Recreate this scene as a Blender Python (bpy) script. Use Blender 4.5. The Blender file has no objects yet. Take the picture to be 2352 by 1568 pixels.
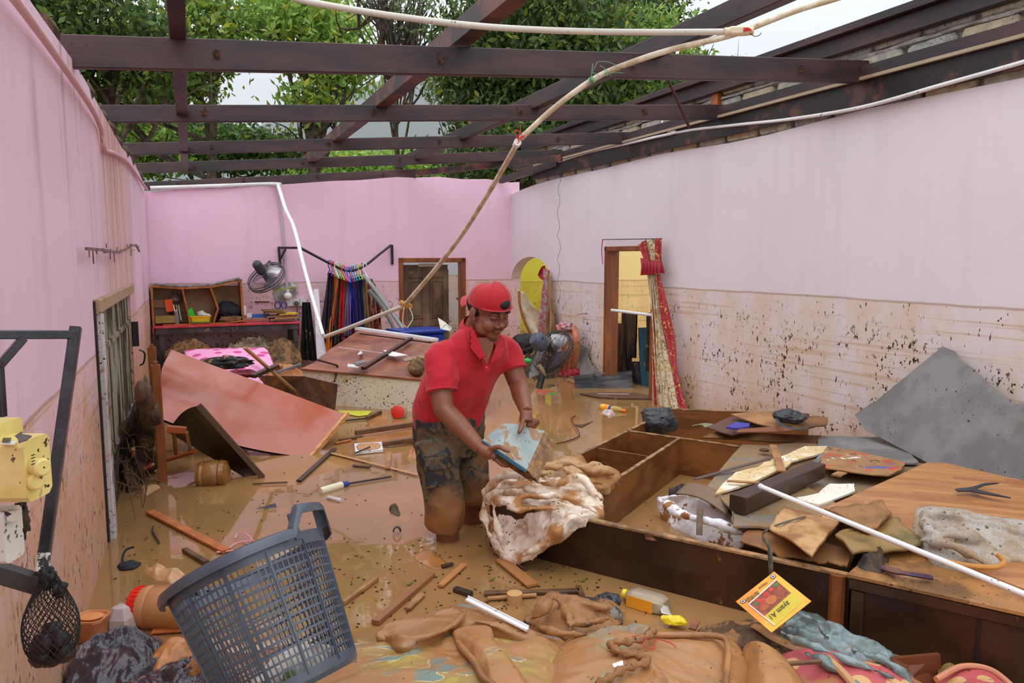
import bpy, bmesh, math, random
import numpy as np
from mathutils import Vector, Matrix, Euler
random.seed(7)
S = bpy.context.scene; COL = S.collection
F = 1724.45; TH = 0.1116; H0 = 1.5                 # focal length in px of a 2352 px wide frame, pitch, eye height over the water
ca, sa = math.cos(TH), math.sin(TH)
# ------------------------------------------------------------ camera, sky, light, exposure
cd = bpy.data.cameras.new('camera'); cam = bpy.data.objects.new('camera', cd); COL.objects.link(cam)
cam.location = (0, 0, H0); cam.rotation_euler = (math.pi/2-TH, 0, 0)
cd.sensor_width = 36; cd.lens = F*36/2352; cd.clip_start = .05; cd.clip_end = 600
S.camera = cam
S.view_settings.view_transform = 'Standard'; S.view_settings.look = 'None'
S.view_settings.exposure = 0.27; S.view_settings.gamma = 1; S.view_settings.use_curve_mapping = False
SKY = 1.75                                          # zenith brightness of the overcast sky
W = bpy.data.worlds.new('overcast_sky'); S.world = W; W.use_nodes = True
nt = W.node_tree; nt.nodes.clear()
o = nt.nodes.new('ShaderNodeOutputWorld'); b = nt.nodes.new('ShaderNodeBackground'); nt.links.new(b.outputs[0], o.inputs[0])
tc = nt.nodes.new('ShaderNodeTexCoord'); sx = nt.nodes.new('ShaderNodeSeparateXYZ'); nt.links.new(tc.outputs['Generated'], sx.inputs[0])
m1 = nt.nodes.new('ShaderNodeMath'); m1.operation = 'MAXIMUM'; m1.inputs[1].default_value = 0; nt.links.new(sx.outputs[2], m1.inputs[0])
m2 = nt.nodes.new('ShaderNodeMath'); m2.operation = 'MULTIPLY_ADD'; m2.inputs[1].default_value = .50*SKY; m2.inputs[2].default_value = .50*SKY; nt.links.new(m1.outputs[0], m2.inputs[0])
nz = nt.nodes.new('ShaderNodeTexNoise'); nz.inputs['Scale'].default_value = 2.2; nz.inputs['Detail'].default_value = 5; nt.links.new(tc.outputs['Generated'], nz.inputs[0])
mr = nt.nodes.new('ShaderNodeMapRange'); mr.inputs[3].default_value = .9; mr.inputs[4].default_value = 1.1; nt.links.new(nz.outputs[0], mr.inputs[0])
m3 = nt.nodes.new('ShaderNodeMath'); m3.operation = 'MULTIPLY'; nt.links.new(m2.outputs[0], m3.inputs[0]); nt.links.new(mr.outputs[0], m3.inputs[1])
b.inputs[0].default_value = (.90, .95, 1.0, 1); nt.links.new(m3.outputs[0], b.inputs[1])
sd = bpy.data.lights.new('veiled_sun', 'SUN'); sd.energy = .45; sd.angle = math.radians(50); sd.color = (1, .97, .93)
so = bpy.data.objects.new('veiled_sun', sd); COL.objects.link(so); so.rotation_euler = (math.radians(28), math.radians(-14), 0)

# ------------------------------------------------------------ points
def ray(px, py):
    a = (px-1176)/F; v = (784-py)/F
    return np.array([a, ca+v*sa, -sa+v*ca])
O3 = np.array([0, 0, H0])
def P(px, py, z=0.0):                               # point at height z
    r = ray(px, py); return O3+r*((z-H0)/r[2])
def D(px, py, Y):                                   # point at depth Y
    r = ray(px, py); return O3+r*(Y/r[1])
g_ = .4031; gb_ = .4362
N_ = np.array([math.cos(g_), math.sin(g_), 0]); E_ = np.array([-math.sin(g_), math.cos(g_), 0])   # room: right, deep
NB = np.array([-math.sin(gb_), math.cos(gb_), 0]); EB = np.array([math.cos(gb_), math.sin(gb_), 0])
LW, RW, BW = -.4663, 4.4233, 10.2439
def hit(px, py, n, o_):
    r = ray(px, py); return O3+r*(o_/float(n@r))
def WL(px, py, off=0): return hit(px, py, N_, LW+off)
def WR(px, py, off=0): return hit(px, py, N_, RW-off)
def WB(px, py, off=0): return hit(px, py, NB, BW-off)
def RM(u, v, z): return N_*u+E_*v+np.array([0, 0, z])
def V3(p, v): return hit(*p, E_, v)                # on the plane of constant room depth v
nrm = lambda a: np.array(a, float)/max(1e-9, np.linalg.norm(a))
UP = np.array([0, 0, 1.])

# ------------------------------------------------------------ noise
def _h(i, j, k, s):
    n = (i*374761393+j*668265263+k*2147483647+s*1274126177) & 0xffffffff
    n = ((n ^ (n >> 13))*1274126177) & 0xffffffff
    n = ((n ^ (n >> 15))*2246822519) & 0xffffffff
    return ((n ^ (n >> 16)) & 0xffff)/32767.5-1
def noise(Q, s=0):
    Q = np.asarray(Q, float); I = np.floor(Q).astype(np.int64); f = Q-I; f = f*f*f*(f*(f*6-15)+10)
    r = 0
    for a in (0, 1):
        for b_ in (0, 1):
            for c in (0, 1):
                w = (f[:, 0] if a else 1-f[:, 0])*(f[:, 1] if b_ else 1-f[:, 1])*(f[:, 2] if c else 1-f[:, 2])
                r = r+w*_h(I[:, 0]+a, I[:, 1]+b_, I[:, 2]+c, s)
    return r
def fbm(Q, s=0, o=3):
    Q = np.asarray(Q, float); r = 0; a = 1.
    for i in range(o): r = r+a*noise(Q*2**i+17.3*i, s+i); a *= .5
    return r/1.75
def ridge(Q, s=0, o=3):                             # cloth like creases, 0..1
    Q = np.asarray(Q, float); r = 0; a = 1.
    w = Q+.45*np.stack([noise(Q*.7, s+5), noise(Q*.7, s+6), noise(Q*.7, s+7)], 1)
    for i in range(o): r = r+a*(1-np.abs(noise(w*2**i+9.1*i, s+i))*1.6); a *= .5
    return r/1.75

# ------------------------------------------------------------ mesh builder
class MB:
    def __init__(s): s.v = []; s.f = []; s.n = 0
    def add(s, v, f):
        v = np.asarray(v, float).reshape(-1, 3); s.v.append(v); k = s.n
        s.f += [tuple(i+k for i in q) for q in f]; s.n += len(v); return s
    def verts(s): return np.concatenate(s.v) if s.v else np.zeros((0, 3))
    def fr(s, c, ax, ay, az):                       # box from centre and half vectors
        c = np.array(c, float); vs = [c+i*np.array(ax)+j*np.array(ay)+k*np.array(az) for i in (-1, 1) for j in (-1, 1) for k in (-1, 1)]
        return s.add(vs, [(0, 1, 3, 2), (4, 6, 7, 5), (0, 4, 5, 1), (2, 3, 7, 6), (0, 2, 6, 4), (1, 5, 7, 3)])
    def beam(s, p, q, w, h, up=UP, bev=0):          # w across, h along up
        p = np.array(p, float); q = np.array(q, float); d = nrm(q-p); x = np.cross(d, up)
        if np.linalg.norm(x) < 1e-4: x = np.cross(d, [1, 0, 0])
        x = nrm(x); y = nrm(np.cross(x, d))
        if bev <= 0: return s.fr((p+q)/2, (q-p)/2, x*w/2, y*h/2)
        a, c = w/2, h/2; e = bev
        sec = [(-a+e, -c), (a-e, -c), (a, -c+e), (a, c-e), (a-e, c), (-a+e, c), (-a, c-e), (-a, -c+e)]
        v = [t+x*i+y*j for t in (p, q) for i, j in sec]
        return s.add(v, [tuple(range(7, -1, -1)), tuple(range(8, 16))]+[(i, (i+1) % 8, (i+1) % 8+8, i+8) for i in range(8)])
    def tube(s, pts, r, n=8, cap=True, flat=1):
        pts = np.array(pts, float); m = len(pts); r = np.atleast_1d(np.array(r, float)); r = np.interp(np.linspace(0, 1, m), np.linspace(0, 1, len(r)), r) if len(r) > 1 else np.full(m, r[0])
        T = np.gradient(pts, axis=0); T /= np.maximum(1e-9, np.linalg.norm(T, axis=1))[:, None]
        x = np.cross(T[0], UP); x = nrm(x) if np.linalg.norm(x) > 1e-3 else np.array([1., 0, 0]); V = []
        an = np.arange(n)/n*2*math.pi
        for i in range(m):
            x = nrm(x-T[i]*(x@T[i])); y = np.cross(T[i], x)
            V.append(pts[i]+r[i]*(np.outer(np.cos(an), x)+flat*np.outer(np.sin(an), y)))
        f = [(i*n+j, i*n+(j+1) % n, (i+1)*n+(j+1) % n, (i+1)*n+j) for i in range(m-1) for j in range(n)]
        if cap: f += [tuple(range(n-1, -1, -1)), tuple((m-1)*n+j for j in range(n))]
        return s.add(np.concatenate(V), f)
    def rings(s, R, cap=True):                      # loft over equal length rings
        n = len(R[0]); m = len(R)
        f = [(i*n+j, i*n+(j+1) % n, (i+1)*n+(j+1) % n, (i+1)*n+j) for i in range(m-1) for j in range(n)]
        if cap: f += [tuple(range(n-1, -1, -1)), tuple((m-1)*n+j for j in range(n))]
        return s.add(np.concatenate([np.asarray(r, float) for r in R]), f)
    def lathe(s, prof, c, ax=UP, n=20, cap=True, xs=1):   # prof = (r, h)
        c = np.array(c, float); ax = nrm(ax); x = np.cross(ax, [0, 1, 0.01]); x = nrm(x); y = np.cross(ax, x)
        an = np.arange(n)/n*2*math.pi
        return s.rings([c+ax*h+r*(np.outer(np.cos(an), x)*xs+np.outer(np.sin(an), y)) for r, h in prof], cap)
    def prism(s, poly, t, d=None):                  # polygon extruded by -d*t
        poly = np.array(poly, float); n = len(poly)
        if d is None:
            d = np.zeros(3)
            for i in range(n): d += np.cross(poly[i]-poly[0], poly[(i+1) % n]-poly[0])
            d = nrm(d); d = d if d[2] > 0 or (abs(d[2]) < .05 and d[1] < 0) else -d
        d = np.array(d, float); q = poly-d*t
        return s.add(np.concatenate([poly, q]), [tuple(range(n)), tuple(range(2*n-1, n-1, -1))]+[(i, i+n, (i+1) % n+n, (i+1) % n) for i in range(n)])
    def ell(s, c, a, b_, d, n=12, m=8):             # ellipsoid with half vectors a b d
        c, a, b_, d = [np.array(t, float) for t in (c, a, b_, d)]; R = []
        for i in range(1, m):
            p = math.pi*i/m-math.pi/2; an = np.arange(n)/n*2*math.pi
            R.append(c+math.sin(p)*d+math.cos(p)*(np.outer(np.cos(an), a)+np.outer(np.sin(an), b_)))
        return s.rings(R)
    def grid(s, A, thick=None):                     # A (m,n,3)
        m, n = A.shape[:2]; f = [(i*n+j, i*n+j+1, (i+1)*n+j+1, (i+1)*n+j) for i in range(m-1) for j in range(n-1)]
        return s.add(A.reshape(-1, 3), f)
    def heap(s, out, h, amp=.03, fs=(6, 6, 6), seed=0, nt_=140, nr=46, pw=2.2, drop=.05, c=None, flat=0, base=True, o=3, tilt=None):
        out = np.array(out, float); n = len(out)
        L = np.concatenate([[0], np.cumsum(np.linalg.norm(np.roll(out, -1, 0)-out, axis=1))]); oo = np.vstack([out, out[:1]])
        # smooth the outline (Catmull-Rom)
        Q = []
        for k in range(nt_):
            t = L[-1]*k/nt_; i = min(n-1, np.searchsorted(L, t, 'right')-1); u = (t-L[i])/max(1e-9, L[i+1]-L[i])
            p0, p1, p2, p3 = out[(i-1) % n], out[i], out[(i+1) % n], out[(i+2) % n]
            Q.append(.5*((2*p1)+(-p0+p2)*u+(2*p0-5*p1+4*p2-p3)*u*u+(-p0+3*p1-3*p2+p3)*u**3))
        Q = np.array(Q); c = Q.mean(0) if c is None else np.array(c, float); A = []
        for i in range(nr+1):
            t = i/nr
            R = c+(Q-c)*t
            z = (1-t**pw)*h
            A.append(R+np.array([0, 0, 1])*z)
        A = np.array(A); sh = A.shape; B_ = A.reshape(-1, 3).copy()
        t = np.repeat(np.arange(nr+1)/nr, nt_)
        e = np.minimum(1, (1-t)*5+.25)
        d = ridge(B_*np.array(fs), seed, o)-.55
        d2 = fbm(B_*np.array(fs)*2.3, seed+3, 2)
        B_[:, 2] += (amp*d*e+amp*.25*d2*e)*(1-flat)
        B_[:, 0] += amp*.35*noise(B_*8, seed+11); B_[:, 1] += amp*.35*noise(B_*8, seed+12)
        A = B_.reshape(sh)
        if base:
            b1 = A[-1].copy(); b1[:, 2] -= drop; A = np.concatenate([A, (c+(b1-c)*.97)[None]])
        m = len(A)
        f = [(i*nt_+j, i*nt_+(j+1) % nt_, (i+1)*nt_+(j+1) % nt_, (i+1)*nt_+j) for i in range(m-1) for j in range(nt_)]
        f.append(tuple((m-1)*nt_+j for j in range(nt_)))
        return s.add(A.reshape(-1, 3), f)
    def ball(s, c, ax, ay, az, amp=.15, fs=3, seed=0, n=56, m=36, o=3):   # crumpled ball
        s2 = MB(); s2.ell((0, 0, 0), (1, 0, 0), (0, 1, 0), (0, 0, 1), n, m); Q = s2.verts()
        r = 1+amp*(1.5*fbm(Q*fs*.8, seed+4, 2)+1.3*(ridge(Q*fs*.9+3, seed, o)-.6))
        Q = Q*r[:, None]; M_ = np.array([ax, ay, az], float)
        return s.add(Q@M_+np.array(c, float), s2.f)

def smoothpath(pts, n=8):
    pts = np.array(pts, float); m = len(pts); Q = []
    for i in range(m-1):
        p0, p1, p2, p3 = pts[max(0, i-1)], pts[i], pts[i+1], pts[min(m-1, i+2)]
        for k in range(n):
            u = k/n; Q.append(.5*((2*p1)+(-p0+p2)*u+(2*p0-5*p1+4*p2-p3)*u*u+(-p0+3*p1-3*p2+p3)*u**3))
    Q.append(pts[-1]); return np.array(Q)

# ------------------------------------------------------------ things
def mkmesh(name, mb, mat, smooth=False):
    me = bpy.data.meshes.new(name); me.from_pydata(mb.verts().tolist(), [], mb.f); me.validate(); me.update()
    bm = bmesh.new(); bm.from_mesh(me); bmesh.ops.recalc_face_normals(bm, faces=bm.faces); bm.to_mesh(me); bm.free()
    if mat: me.materials.append(mat)
    if smooth:
        me.polygons.foreach_set('use_smooth', [True]*len(me.polygons))
        if smooth != 2: me.set_sharp_from_angle(angle=math.radians(42 if smooth is True else smooth))
    return me
class T:
    """a thing: an empty at its base with its parts below it"""
    def __init__(s, name, label, cat, group=None, kind=None):
        s.e = bpy.data.objects.new(name, None); COL.objects.link(s.e); s.e.empty_display_size = .1
        if label: s.e['label'] = label
        if cat: s.e['category'] = cat
        if group: s.e['group'] = group
        if kind: s.e['kind'] = kind
        s.ch = []
    def part(s, name, mb, mat, smooth=False, parent=None, label=None, kind=None, me=None):
        me = me or mkmesh(name, mb, mat, smooth); ob = bpy.data.objects.new(name, me); COL.objects.link(ob)
        ob.parent = parent or s.e
        if label: ob['label'] = label
        if kind: ob['kind'] = kind
        s.ch.append(ob); return ob
    def done(s):
        lo = np.full(3, 1e9); hi = -lo; seen = {}
        for ob in s.ch:
            if ob.data.name in seen: continue
            n = len(ob.data.vertices); a = np.empty(n*3); ob.data.vertices.foreach_get('co', a); a = a.reshape(-1, 3)
            seen[ob.data.name] = (ob.data, a); lo = np.minimum(lo, a.min(0)); hi = np.maximum(hi, a.max(0))
        c = np.array([(lo[0]+hi[0])/2, (lo[1]+hi[1])/2, lo[2]])
        for me, a in seen.values(): me.vertices.foreach_set('co', (a-c).ravel()); me.update()
        s.e.location = c; return s.e
def one(name, label, cat, mb, mat, smooth=False, group=None, kind=None, me=None):
    me = me or mkmesh(name, mb, mat, smooth); n = len(me.vertices); a = np.empty(n*3); me.vertices.foreach_get('co', a); a = a.reshape(-1, 3)
    c = np.array([(a[:, 0].min()+a[:, 0].max())/2, (a[:, 1].min()+a[:, 1].max())/2, a[:, 2].min()])
    if kind == 'structure': c = c*0
    me.vertices.foreach_set('co', (a-c).ravel()); me.update()
    ob = bpy.data.objects.new(name, me); COL.objects.link(ob); ob.location = c
    if label: ob['label'] = label
    if cat: ob['category'] = cat
    if group: ob['group'] = group
    if kind: ob['kind'] = kind
    return ob
def struct(name, mb, mat, smooth=False, parent=None):
    ob = one(name, None, None, mb, mat, smooth, kind='structure')
    if parent: ob.parent = parent; del ob['kind']
    return ob

# ------------------------------------------------------------ materials
def lin(c):
    return tuple(((x/255)/12.92 if x/255 <= .04045 else ((x/255+.055)/1.055)**2.4) for x in c)
class NT:
    def __init__(s, name):
        s.m = bpy.data.materials.new(name); s.m.use_nodes = True; s.t = s.m.node_tree; s.t.nodes.clear()
        s.out = s.t.nodes.new('ShaderNodeOutputMaterial'); s.p = s.t.nodes.new('ShaderNodeBsdfPrincipled'); s.t.links.new(s.p.outputs[0], s.out.inputs[0])
        s.tc = s.t.nodes.new('ShaderNodeTexCoord'); s.geo = s.t.nodes.new('ShaderNodeNewGeometry')
    def n(s, k, **kw):
        x = s.t.nodes.new(k)
        for a, v in kw.items():
            if a in x.bl_rna.properties: setattr(x, a, v)
        return x
    def l(s, a, b_): s.t.links.new(a, b_)
    def val(s, a, i, v):
        if hasattr(v, 'type') and hasattr(v, 'links'): s.l(v, a.inputs[i])
        else: a.inputs[i].default_value = v
    def math(s, op, a, b_=0, c=0, clamp=False):
        x = s.n('ShaderNodeMath', operation=op); x.use_clamp = clamp
        s.val(x, 0, a); s.val(x, 1, b_); s.val(x, 2, c); return x.outputs[0]
    def noise(s, scale=5, detail=4, rough=.55, vec=None, stretch=None, dist=0, seed=0):
        v = vec or s.tc.outputs['Object']
        mp = s.n('ShaderNodeMapping'); s.l(v, mp.inputs[0]); mp.inputs['Scale'].default_value = stretch or (1, 1, 1); mp.inputs['Location'].default_value = (seed*3.7, seed*1.3, seed*2.1)
        x = s.n('ShaderNodeTexNoise'); s.l(mp.outputs[0], x.inputs[0]); x.inputs['Scale'].default_value = scale
        x.inputs['Detail'].default_value = detail; x.inputs['Roughness'].default_value = rough; x.inputs['Distortion'].default_value = dist; return x.outputs[0]
    def ramp(s, f, a, b_, lo=0., hi=1.):
        x = s.n('ShaderNodeMapRange'); x.interpolation_type = 'SMOOTHSTEP'; s.val(x, 0, f); s.val(x, 1, a); s.val(x, 2, b_); s.val(x, 3, lo); s.val(x, 4, hi); return x.outputs[0]
    def mix(s, f, a, b_, mode='MIX'):
        x = s.n('ShaderNodeMix'); x.data_type = 'RGBA'; x.blend_type = mode
        def st(i, v):
            if isinstance(v, (tuple, list)): x.inputs[i].default_value = (*v[:3], 1)
            else: s.l(v, x.inputs[i])
        if isinstance(f, (int, float)): x.inputs[0].default_value = f
        else: s.l(f, x.inputs[0])
        st(6, a); st(7, b_); return x.outputs[2]
    def col(s, c):
        if isinstance(c, tuple): s.p.inputs['Base Color'].default_value = (*c[:3], 1)
        else: s.l(c, s.p.inputs['Base Color'])
    def bump(s, h, st=.3, dist=.01):
        x = s.n('ShaderNodeBump'); x.inputs['Strength'].default_value = st; x.inputs['Distance'].default_value = dist
        s.l(h, x.inputs['Height']); s.l(x.outputs[0], s.p.inputs['Normal'])
MUD = lin((172, 122, 74)); MUDD = lin((120, 78, 42)); BLK = lin((30, 24, 20))
_mc = {}
def mat(name, c, r=.55, c2=None, sc=6, lo=.4, hi=.6, mud=0, msc=5, mc=MUD, bump=.15, bsc=40, bd=.004, st=None, metal=0, specks=0, spec=.5, trans=0, alpha=1, sheen=0, wet=0, mst=None, coat=0, det=5):
    """base colour c blotched with c2, mud over a share `mud` of it, dark specks, fine relief"""
    if name in _mc: return _mc[name]
    t = NT(name); base = lin(c)
    if c2 is not None:
        base = t.mix(t.ramp(t.noise(sc, det, .6, stretch=st), lo, hi), lin(c), lin(c2))
    else: base = t.mix(t.noise(sc, 3, stretch=st), tuple(x*.85 for x in lin(c)), tuple(min(1, x*1.15) for x in lin(c)))
    if mud > 0:
        mk = t.ramp(t.noise(msc, 6, .62, seed=2, stretch=mst, dist=.4), .78-mud*.56, .84-mud*.56)
        mcol = t.mix(t.noise(9, 3, seed=5), tuple(x*.75 for x in mc), tuple(x*1.15 for x in mc))
        base = t.mix(mk, base, mcol)
    if specks > 0:
        sk = t.ramp(t.noise(55, 2, .6, seed=7), .685-specks*.075, .70-specks*.075); base = t.mix(t.math('MULTIPLY', sk, t.ramp(t.noise(4, 4, .6, seed=15), .44, .58)), base, BLK)
    t.col(base); t.p.inputs['Roughness'].default_value = r; t.p.inputs['Metallic'].default_value = metal
    t.p.inputs['Specular IOR Level'].default_value = spec; t.p.inputs['Transmission Weight'].default_value = trans
    t.p.inputs['Alpha'].default_value = alpha; t.p.inputs['Sheen Weight'].default_value = sheen; t.p.inputs['Coat Weight'].default_value = coat
    t.p.inputs['Coat Roughness'].default_value = .15
    if wet: t.l(t.ramp(t.noise(4, 4, seed=9), .35, .65, r, max(.05, r-wet)), t.p.inputs['Roughness'])
    if bump: t.bump(t.noise(bsc, 4, .6, stretch=st), bump, bd)
    _mc[name] = t.m; return t.m
# ============================================================ surfaces of the house
def wallmat(name, c, seed=0, line=1.19, mudc=(205, 180, 160), speck=1., streak=0, rough=.55, deep=0., zone=None):
    t = NT(name); z = t.n('ShaderNodeSeparateXYZ'); t.l(t.geo.outputs['Position'], z.inputs[0]); z = z.outputs[2]; pos = t.geo.outputs['Position']
    base = t.mix(t.noise(.9, 4, vec=pos, seed=seed), tuple(x*.93 for x in lin(c)), tuple(min(1, x*1.05) for x in lin(c)))
    # grey bloom and thin vertical runs of dirt
    base = t.mix(t.math('MULTIPLY', t.ramp(t.noise(2.2, 5, vec=pos, stretch=(3, 3, .25), seed=seed+1), .5, .75), .10 if not streak else .20), base, lin((168, 150, 158)))
    if streak:
        f = t.ramp(t.noise(3.2, 6, .7, vec=pos, stretch=(3.6, 3.6, .14), seed=seed+3), .50, .62)
        g2 = t.ramp(t.noise(.8, 3, vec=pos, seed=seed+4, stretch=(1, 1, .3)), .46, .60)
        base = t.mix(t.math('MULTIPLY', t.math('MULTIPLY', f, g2), streak), base, lin((150, 105, 62)))
    if zone:
        dv = t.n('ShaderNodeVectorMath', operation='DOT_PRODUCT'); t.l(pos, dv.inputs[0]); dv.inputs[1].default_value = tuple(E_); dv = dv.outputs['Value']
        zn = t.math('MULTIPLY', t.ramp(dv, zone[0]-.5, zone[0]+.3), t.ramp(dv, zone[1]+.6, zone[1]-.3))
        st2 = t.ramp(t.noise(7, 5, .7, vec=pos, stretch=(2.2, 2.2, .07), seed=seed+17), .46, .66)
        base = t.mix(t.math('MULTIPLY', t.math('MULTIPLY', zn, st2), .7), base, lin((160, 108, 62)))
        base = t.mix(t.math('MULTIPLY', zn, .35), base, lin((214, 150, 110)))
    zl = t.math('ADD', z, t.math('MULTIPLY', t.noise(1.1, 3, vec=pos, seed=seed+2), .05))
    below = t.ramp(zl, line+.035, line+.025, 0, 1)
    thick = t.ramp(t.noise(2.4, 6, .62, vec=pos, stretch=(1.6, 1.6, .7), seed=seed+6), .36, .66, .25, 1)
    mud = t.math('MULTIPLY', below, thick); base = t.mix(t.math('MULTIPLY', mud, .9), base, lin(mudc))
    # bands left as the water sank
    wv = t.noise(1, 4, .7, vec=pos, stretch=(.35, .35, 26), seed=seed+8)
    base = t.mix(t.math('MULTIPLY', t.math('MULTIPLY', below, t.ramp(wv, .56, .62)), .5), base, lin((196, 160, 112)))
    ln = t.math('MULTIPLY', t.ramp(zl, line+.045, line+.033), t.ramp(zl, line+.018, line+.03)); base = t.mix(t.math('MULTIPLY', ln, .6), base, lin((160, 115, 70)))
    # brown staining rising from the water
    low = t.ramp(t.math('ADD', z, t.math('MULTIPLY', t.noise(2, 5, .6, vec=pos, stretch=(1.5, 1.5, .5), seed=seed+9), .7)), .95+deep, .2+deep)
    base = t.mix(t.math('MULTIPLY', low, .7), base, lin((198, 150, 100)))
    # dark specks of dried debris, in bands
    s1 = t.ramp(t.noise(30, 3, .75, vec=pos, stretch=(1, 1, .6), seed=seed+10), .585, .60)
    gate = t.ramp(t.noise(2.3, 4, .6, vec=pos, stretch=(1, 1, 1.6), seed=seed+11), .46, .54)
    bl2 = t.ramp(z, line-.05, line-.3)
    base = t.mix(t.math('MULTIPLY', t.math('MULTIPLY', s1, gate), t.math('MULTIPLY', bl2, speck)), base, lin((62, 42, 22)))
    s2 = t.ramp(t.noise(30, 3, .6, vec=pos, stretch=(1.6, 1.6, .5), seed=seed+13), .66, .675)
    base = t.mix(t.math('MULTIPLY', s2, t.math('MULTIPLY', below, speck)), base, lin((50, 34, 18)))
    t.col(base); t.p.inputs['Roughness'].default_value = rough; t.p.inputs['Specular IOR Level'].default_value = .35
    t.bump(t.math('ADD', t.noise(3, 3, vec=pos), t.math('MULTIPLY', t.noise(60, 3, vec=pos), .12)), .5, .012)
    return t.m
M_WR = wallmat('lilac_plaster', (232, 220, 226), 1, mudc=(222, 198, 176), speck=1)
M_WL = wallmat('pink_plaster_stained', (238, 204, 222), 21, line=1.0, mudc=(226, 174, 146), speck=.75, streak=.9, deep=.45, zone=(5.3, 7.4))
M_WB = wallmat('rose_plaster', (250, 206, 228), 41, line=1.16, mudc=(226, 186, 178), speck=.8, deep=.0)
M_YEL = wallmat('yellow_plaster', (214, 206, 70), 61, line=1.05, mudc=(190, 170, 50), speck=.8)
M_CRM = wallmat('cream_plaster', (250, 226, 160), 71, line=1.19, mudc=(232, 196, 140), speck=.5)

def colwall(name, o3, ax, nd, th, cols, top, opening, mt, zb=-.4, parent=None):
    """wall of vertical strips; o3 start, ax direction, nd outward; cols distances; top(s); opening(s)->height or None"""
    mb = MB()
    for a, b_ in zip(cols[:-1], cols[1:]):
        m = (a+b_)/2; op = opening(m)
        za = (opening(a) or op) if op else zb; zc = (opening(b_) or op) if op else zb
        q = []
        for s_, zz in ((a, za), (b_, zc)):
            for dd in (0, th):
                p = np.array(o3)+np.array(ax)*s_+np.array(nd)*dd
                q.append((p[0], p[1], zz)); q.append((p[0], p[1], top(s_)))
        # 0 a front bottom,1 a front top,2 a back bottom,3 a back top,4..7 same for b
        mb.add(q, [(0, 4, 5, 1), (2, 3, 7, 6), (1, 5, 7, 3), (0, 2, 6, 4)]+([(0, 1, 3, 2)] if a == cols[0] or (op is None) != (opening(a-1e-4) is None) else [])+([(4, 6, 7, 5)] if b_ == cols[-1] or (op is None) != (opening(b_+1e-4) is None) else []))
    return struct(name, mb, mt, parent=parent)
rn = random.Random(3)
# --- right wall: s = room depth v from -1 to the far corner
cR = WR(1172, 560); vR = float(cR@E_)
ztR = 2.52
def topR(s):
    k = max(0, (s-(vR-1.6))/1.6); return ztR-.10*k+.02*math.sin(s*2.1)
va, vb = float(WR(1267, 645)@E_), vR-.04           # arch from the near side to the corner
ac, ar = (va+vb)/2, (vb-va)/2
z_sp, z_ap = float(WR(1267, 650)[2]), float(WR(1222, 590)[2])
d2a, d2b = float(WR(1502, 700)@E_), float(WR(1388, 700)@E_); zd2 = float(WR(1395, 566)[2])
def opR(s):
    if va-1e-5 <= s <= vb+1e-5: return z_sp+(z_ap-z_sp)*math.sqrt(max(0, 1-((s-ac)/ar)**2))+.001
    if d2a-1e-5 <= s <= d2b+1e-5: return zd2
cols = sorted(set([-1.5, 0, 1, 2, 3, 4, 5, 5.5, 6, d2a, d2b, va, vb, vR+.12]+[ac+ar*math.cos(math.pi*k/18) for k in range(1, 18)]+[vR-.8, vR-1.6]))
cols = [c for c in cols]
colwall('wall_right', RM(RW, 0, 0), E_, N_, .15, cols, topR, opR, M_WR)
# --- left wall with the metal door
cL = WL(341, 600); vL = float(cL@E_)
ztL = 2.40
def topL(s): return ztL+.03*math.sin(s*1.7)+(.05 if s < 2.4 else 0)
d1a, d1b = float(WL(222, 800)@E_), float(WL(300, 700)@E_); zd1 = float(WL(222, 688)[2])
colwall('wall_left', RM(LW, 0, 0), E_, -N_, .15, sorted([-1.5, 0, .6, 1.2, 1.8, 2.4, 3, 3.4, 3.8, 4.2, d1a, d1b]+[x for x in (7.4, 8., 8.6, vL) if x > d1b]), topL, lambda s: zd1 if d1a-1e-5 <= s <= d1b+1e-5 else None, M_WL)
# --- back wall: s along EB from left corner
sL, sR = float(WB(339, 600)@EB), float(WB(1172, 560)@EB)
ds3, de3 = float(WB(916, 640)@EB), float(WB(1069, 640)@EB); zd3 = float(WB(990, 592)[2])
tops = [(339, 440), (480, 432), (640, 424), (760, 416), (955, 406), (1080, 410), (1172, 417)]
tp = [(float(WB(*p)@EB), float(WB(*p)[2])) for p in tops]
def topB(s): return float(np.interp(s, [a for a, _ in tp], [b_ for _, b_ in tp]))+.012*math.sin(s*9)
colwall('wall_back', NB*BW, EB, NB, .15, sorted([sL-.15, ds3, de3, sR+.15]+list(np.linspace(sL, sR, 14))), topB, lambda s: zd3 if ds3-1e-5 <= s <= de3+1e-5 else None, M_WB)
# --- rooms behind the openings
def slabwall(name, u0, v0, u1, v1, z1, mt, th=.12):
    a, b_ = RM(u0, v0, 0), RM(u1, v1, 0); d = nrm(b_-a); n = np.cross(UP, d)
    mb = MB(); c = (a+b_)/2; mb.fr(c+UP*(z1-.4)/2+n*th/2, (b_-a)/2, n*th/2, UP*(z1+.4)/2); return struct(name, mb, mt)
slabwall('wall_side_room_end', RW+.16, va-.28, RW+3.6, va-.28, 2.45, M_CRM)
slabwall('wall_side_room_far', RW+3.6, va-.3, RW+3.6, 3.2, 2.45, M_CRM)
slabwall('wall_yellow_room', RW+.1, vR+2.2, RW+3.8, vR+2.2, 2.3, M_YEL)
slabwall('wall_yellow_side', RW+3.6, vR+2.2, RW+3.6, va-.1, 2.3, M_YEL)
# room seen past the back door
mb = MB(); p = NB*(BW+1.6)+EB*((ds3+de3)/2)
mb.fr(p+UP*1.0, EB*1.6, NB*.06, UP*1.4); struct('wall_back_room', mb, wallmat('grey_plaster', (190, 196, 204), 81))

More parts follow.
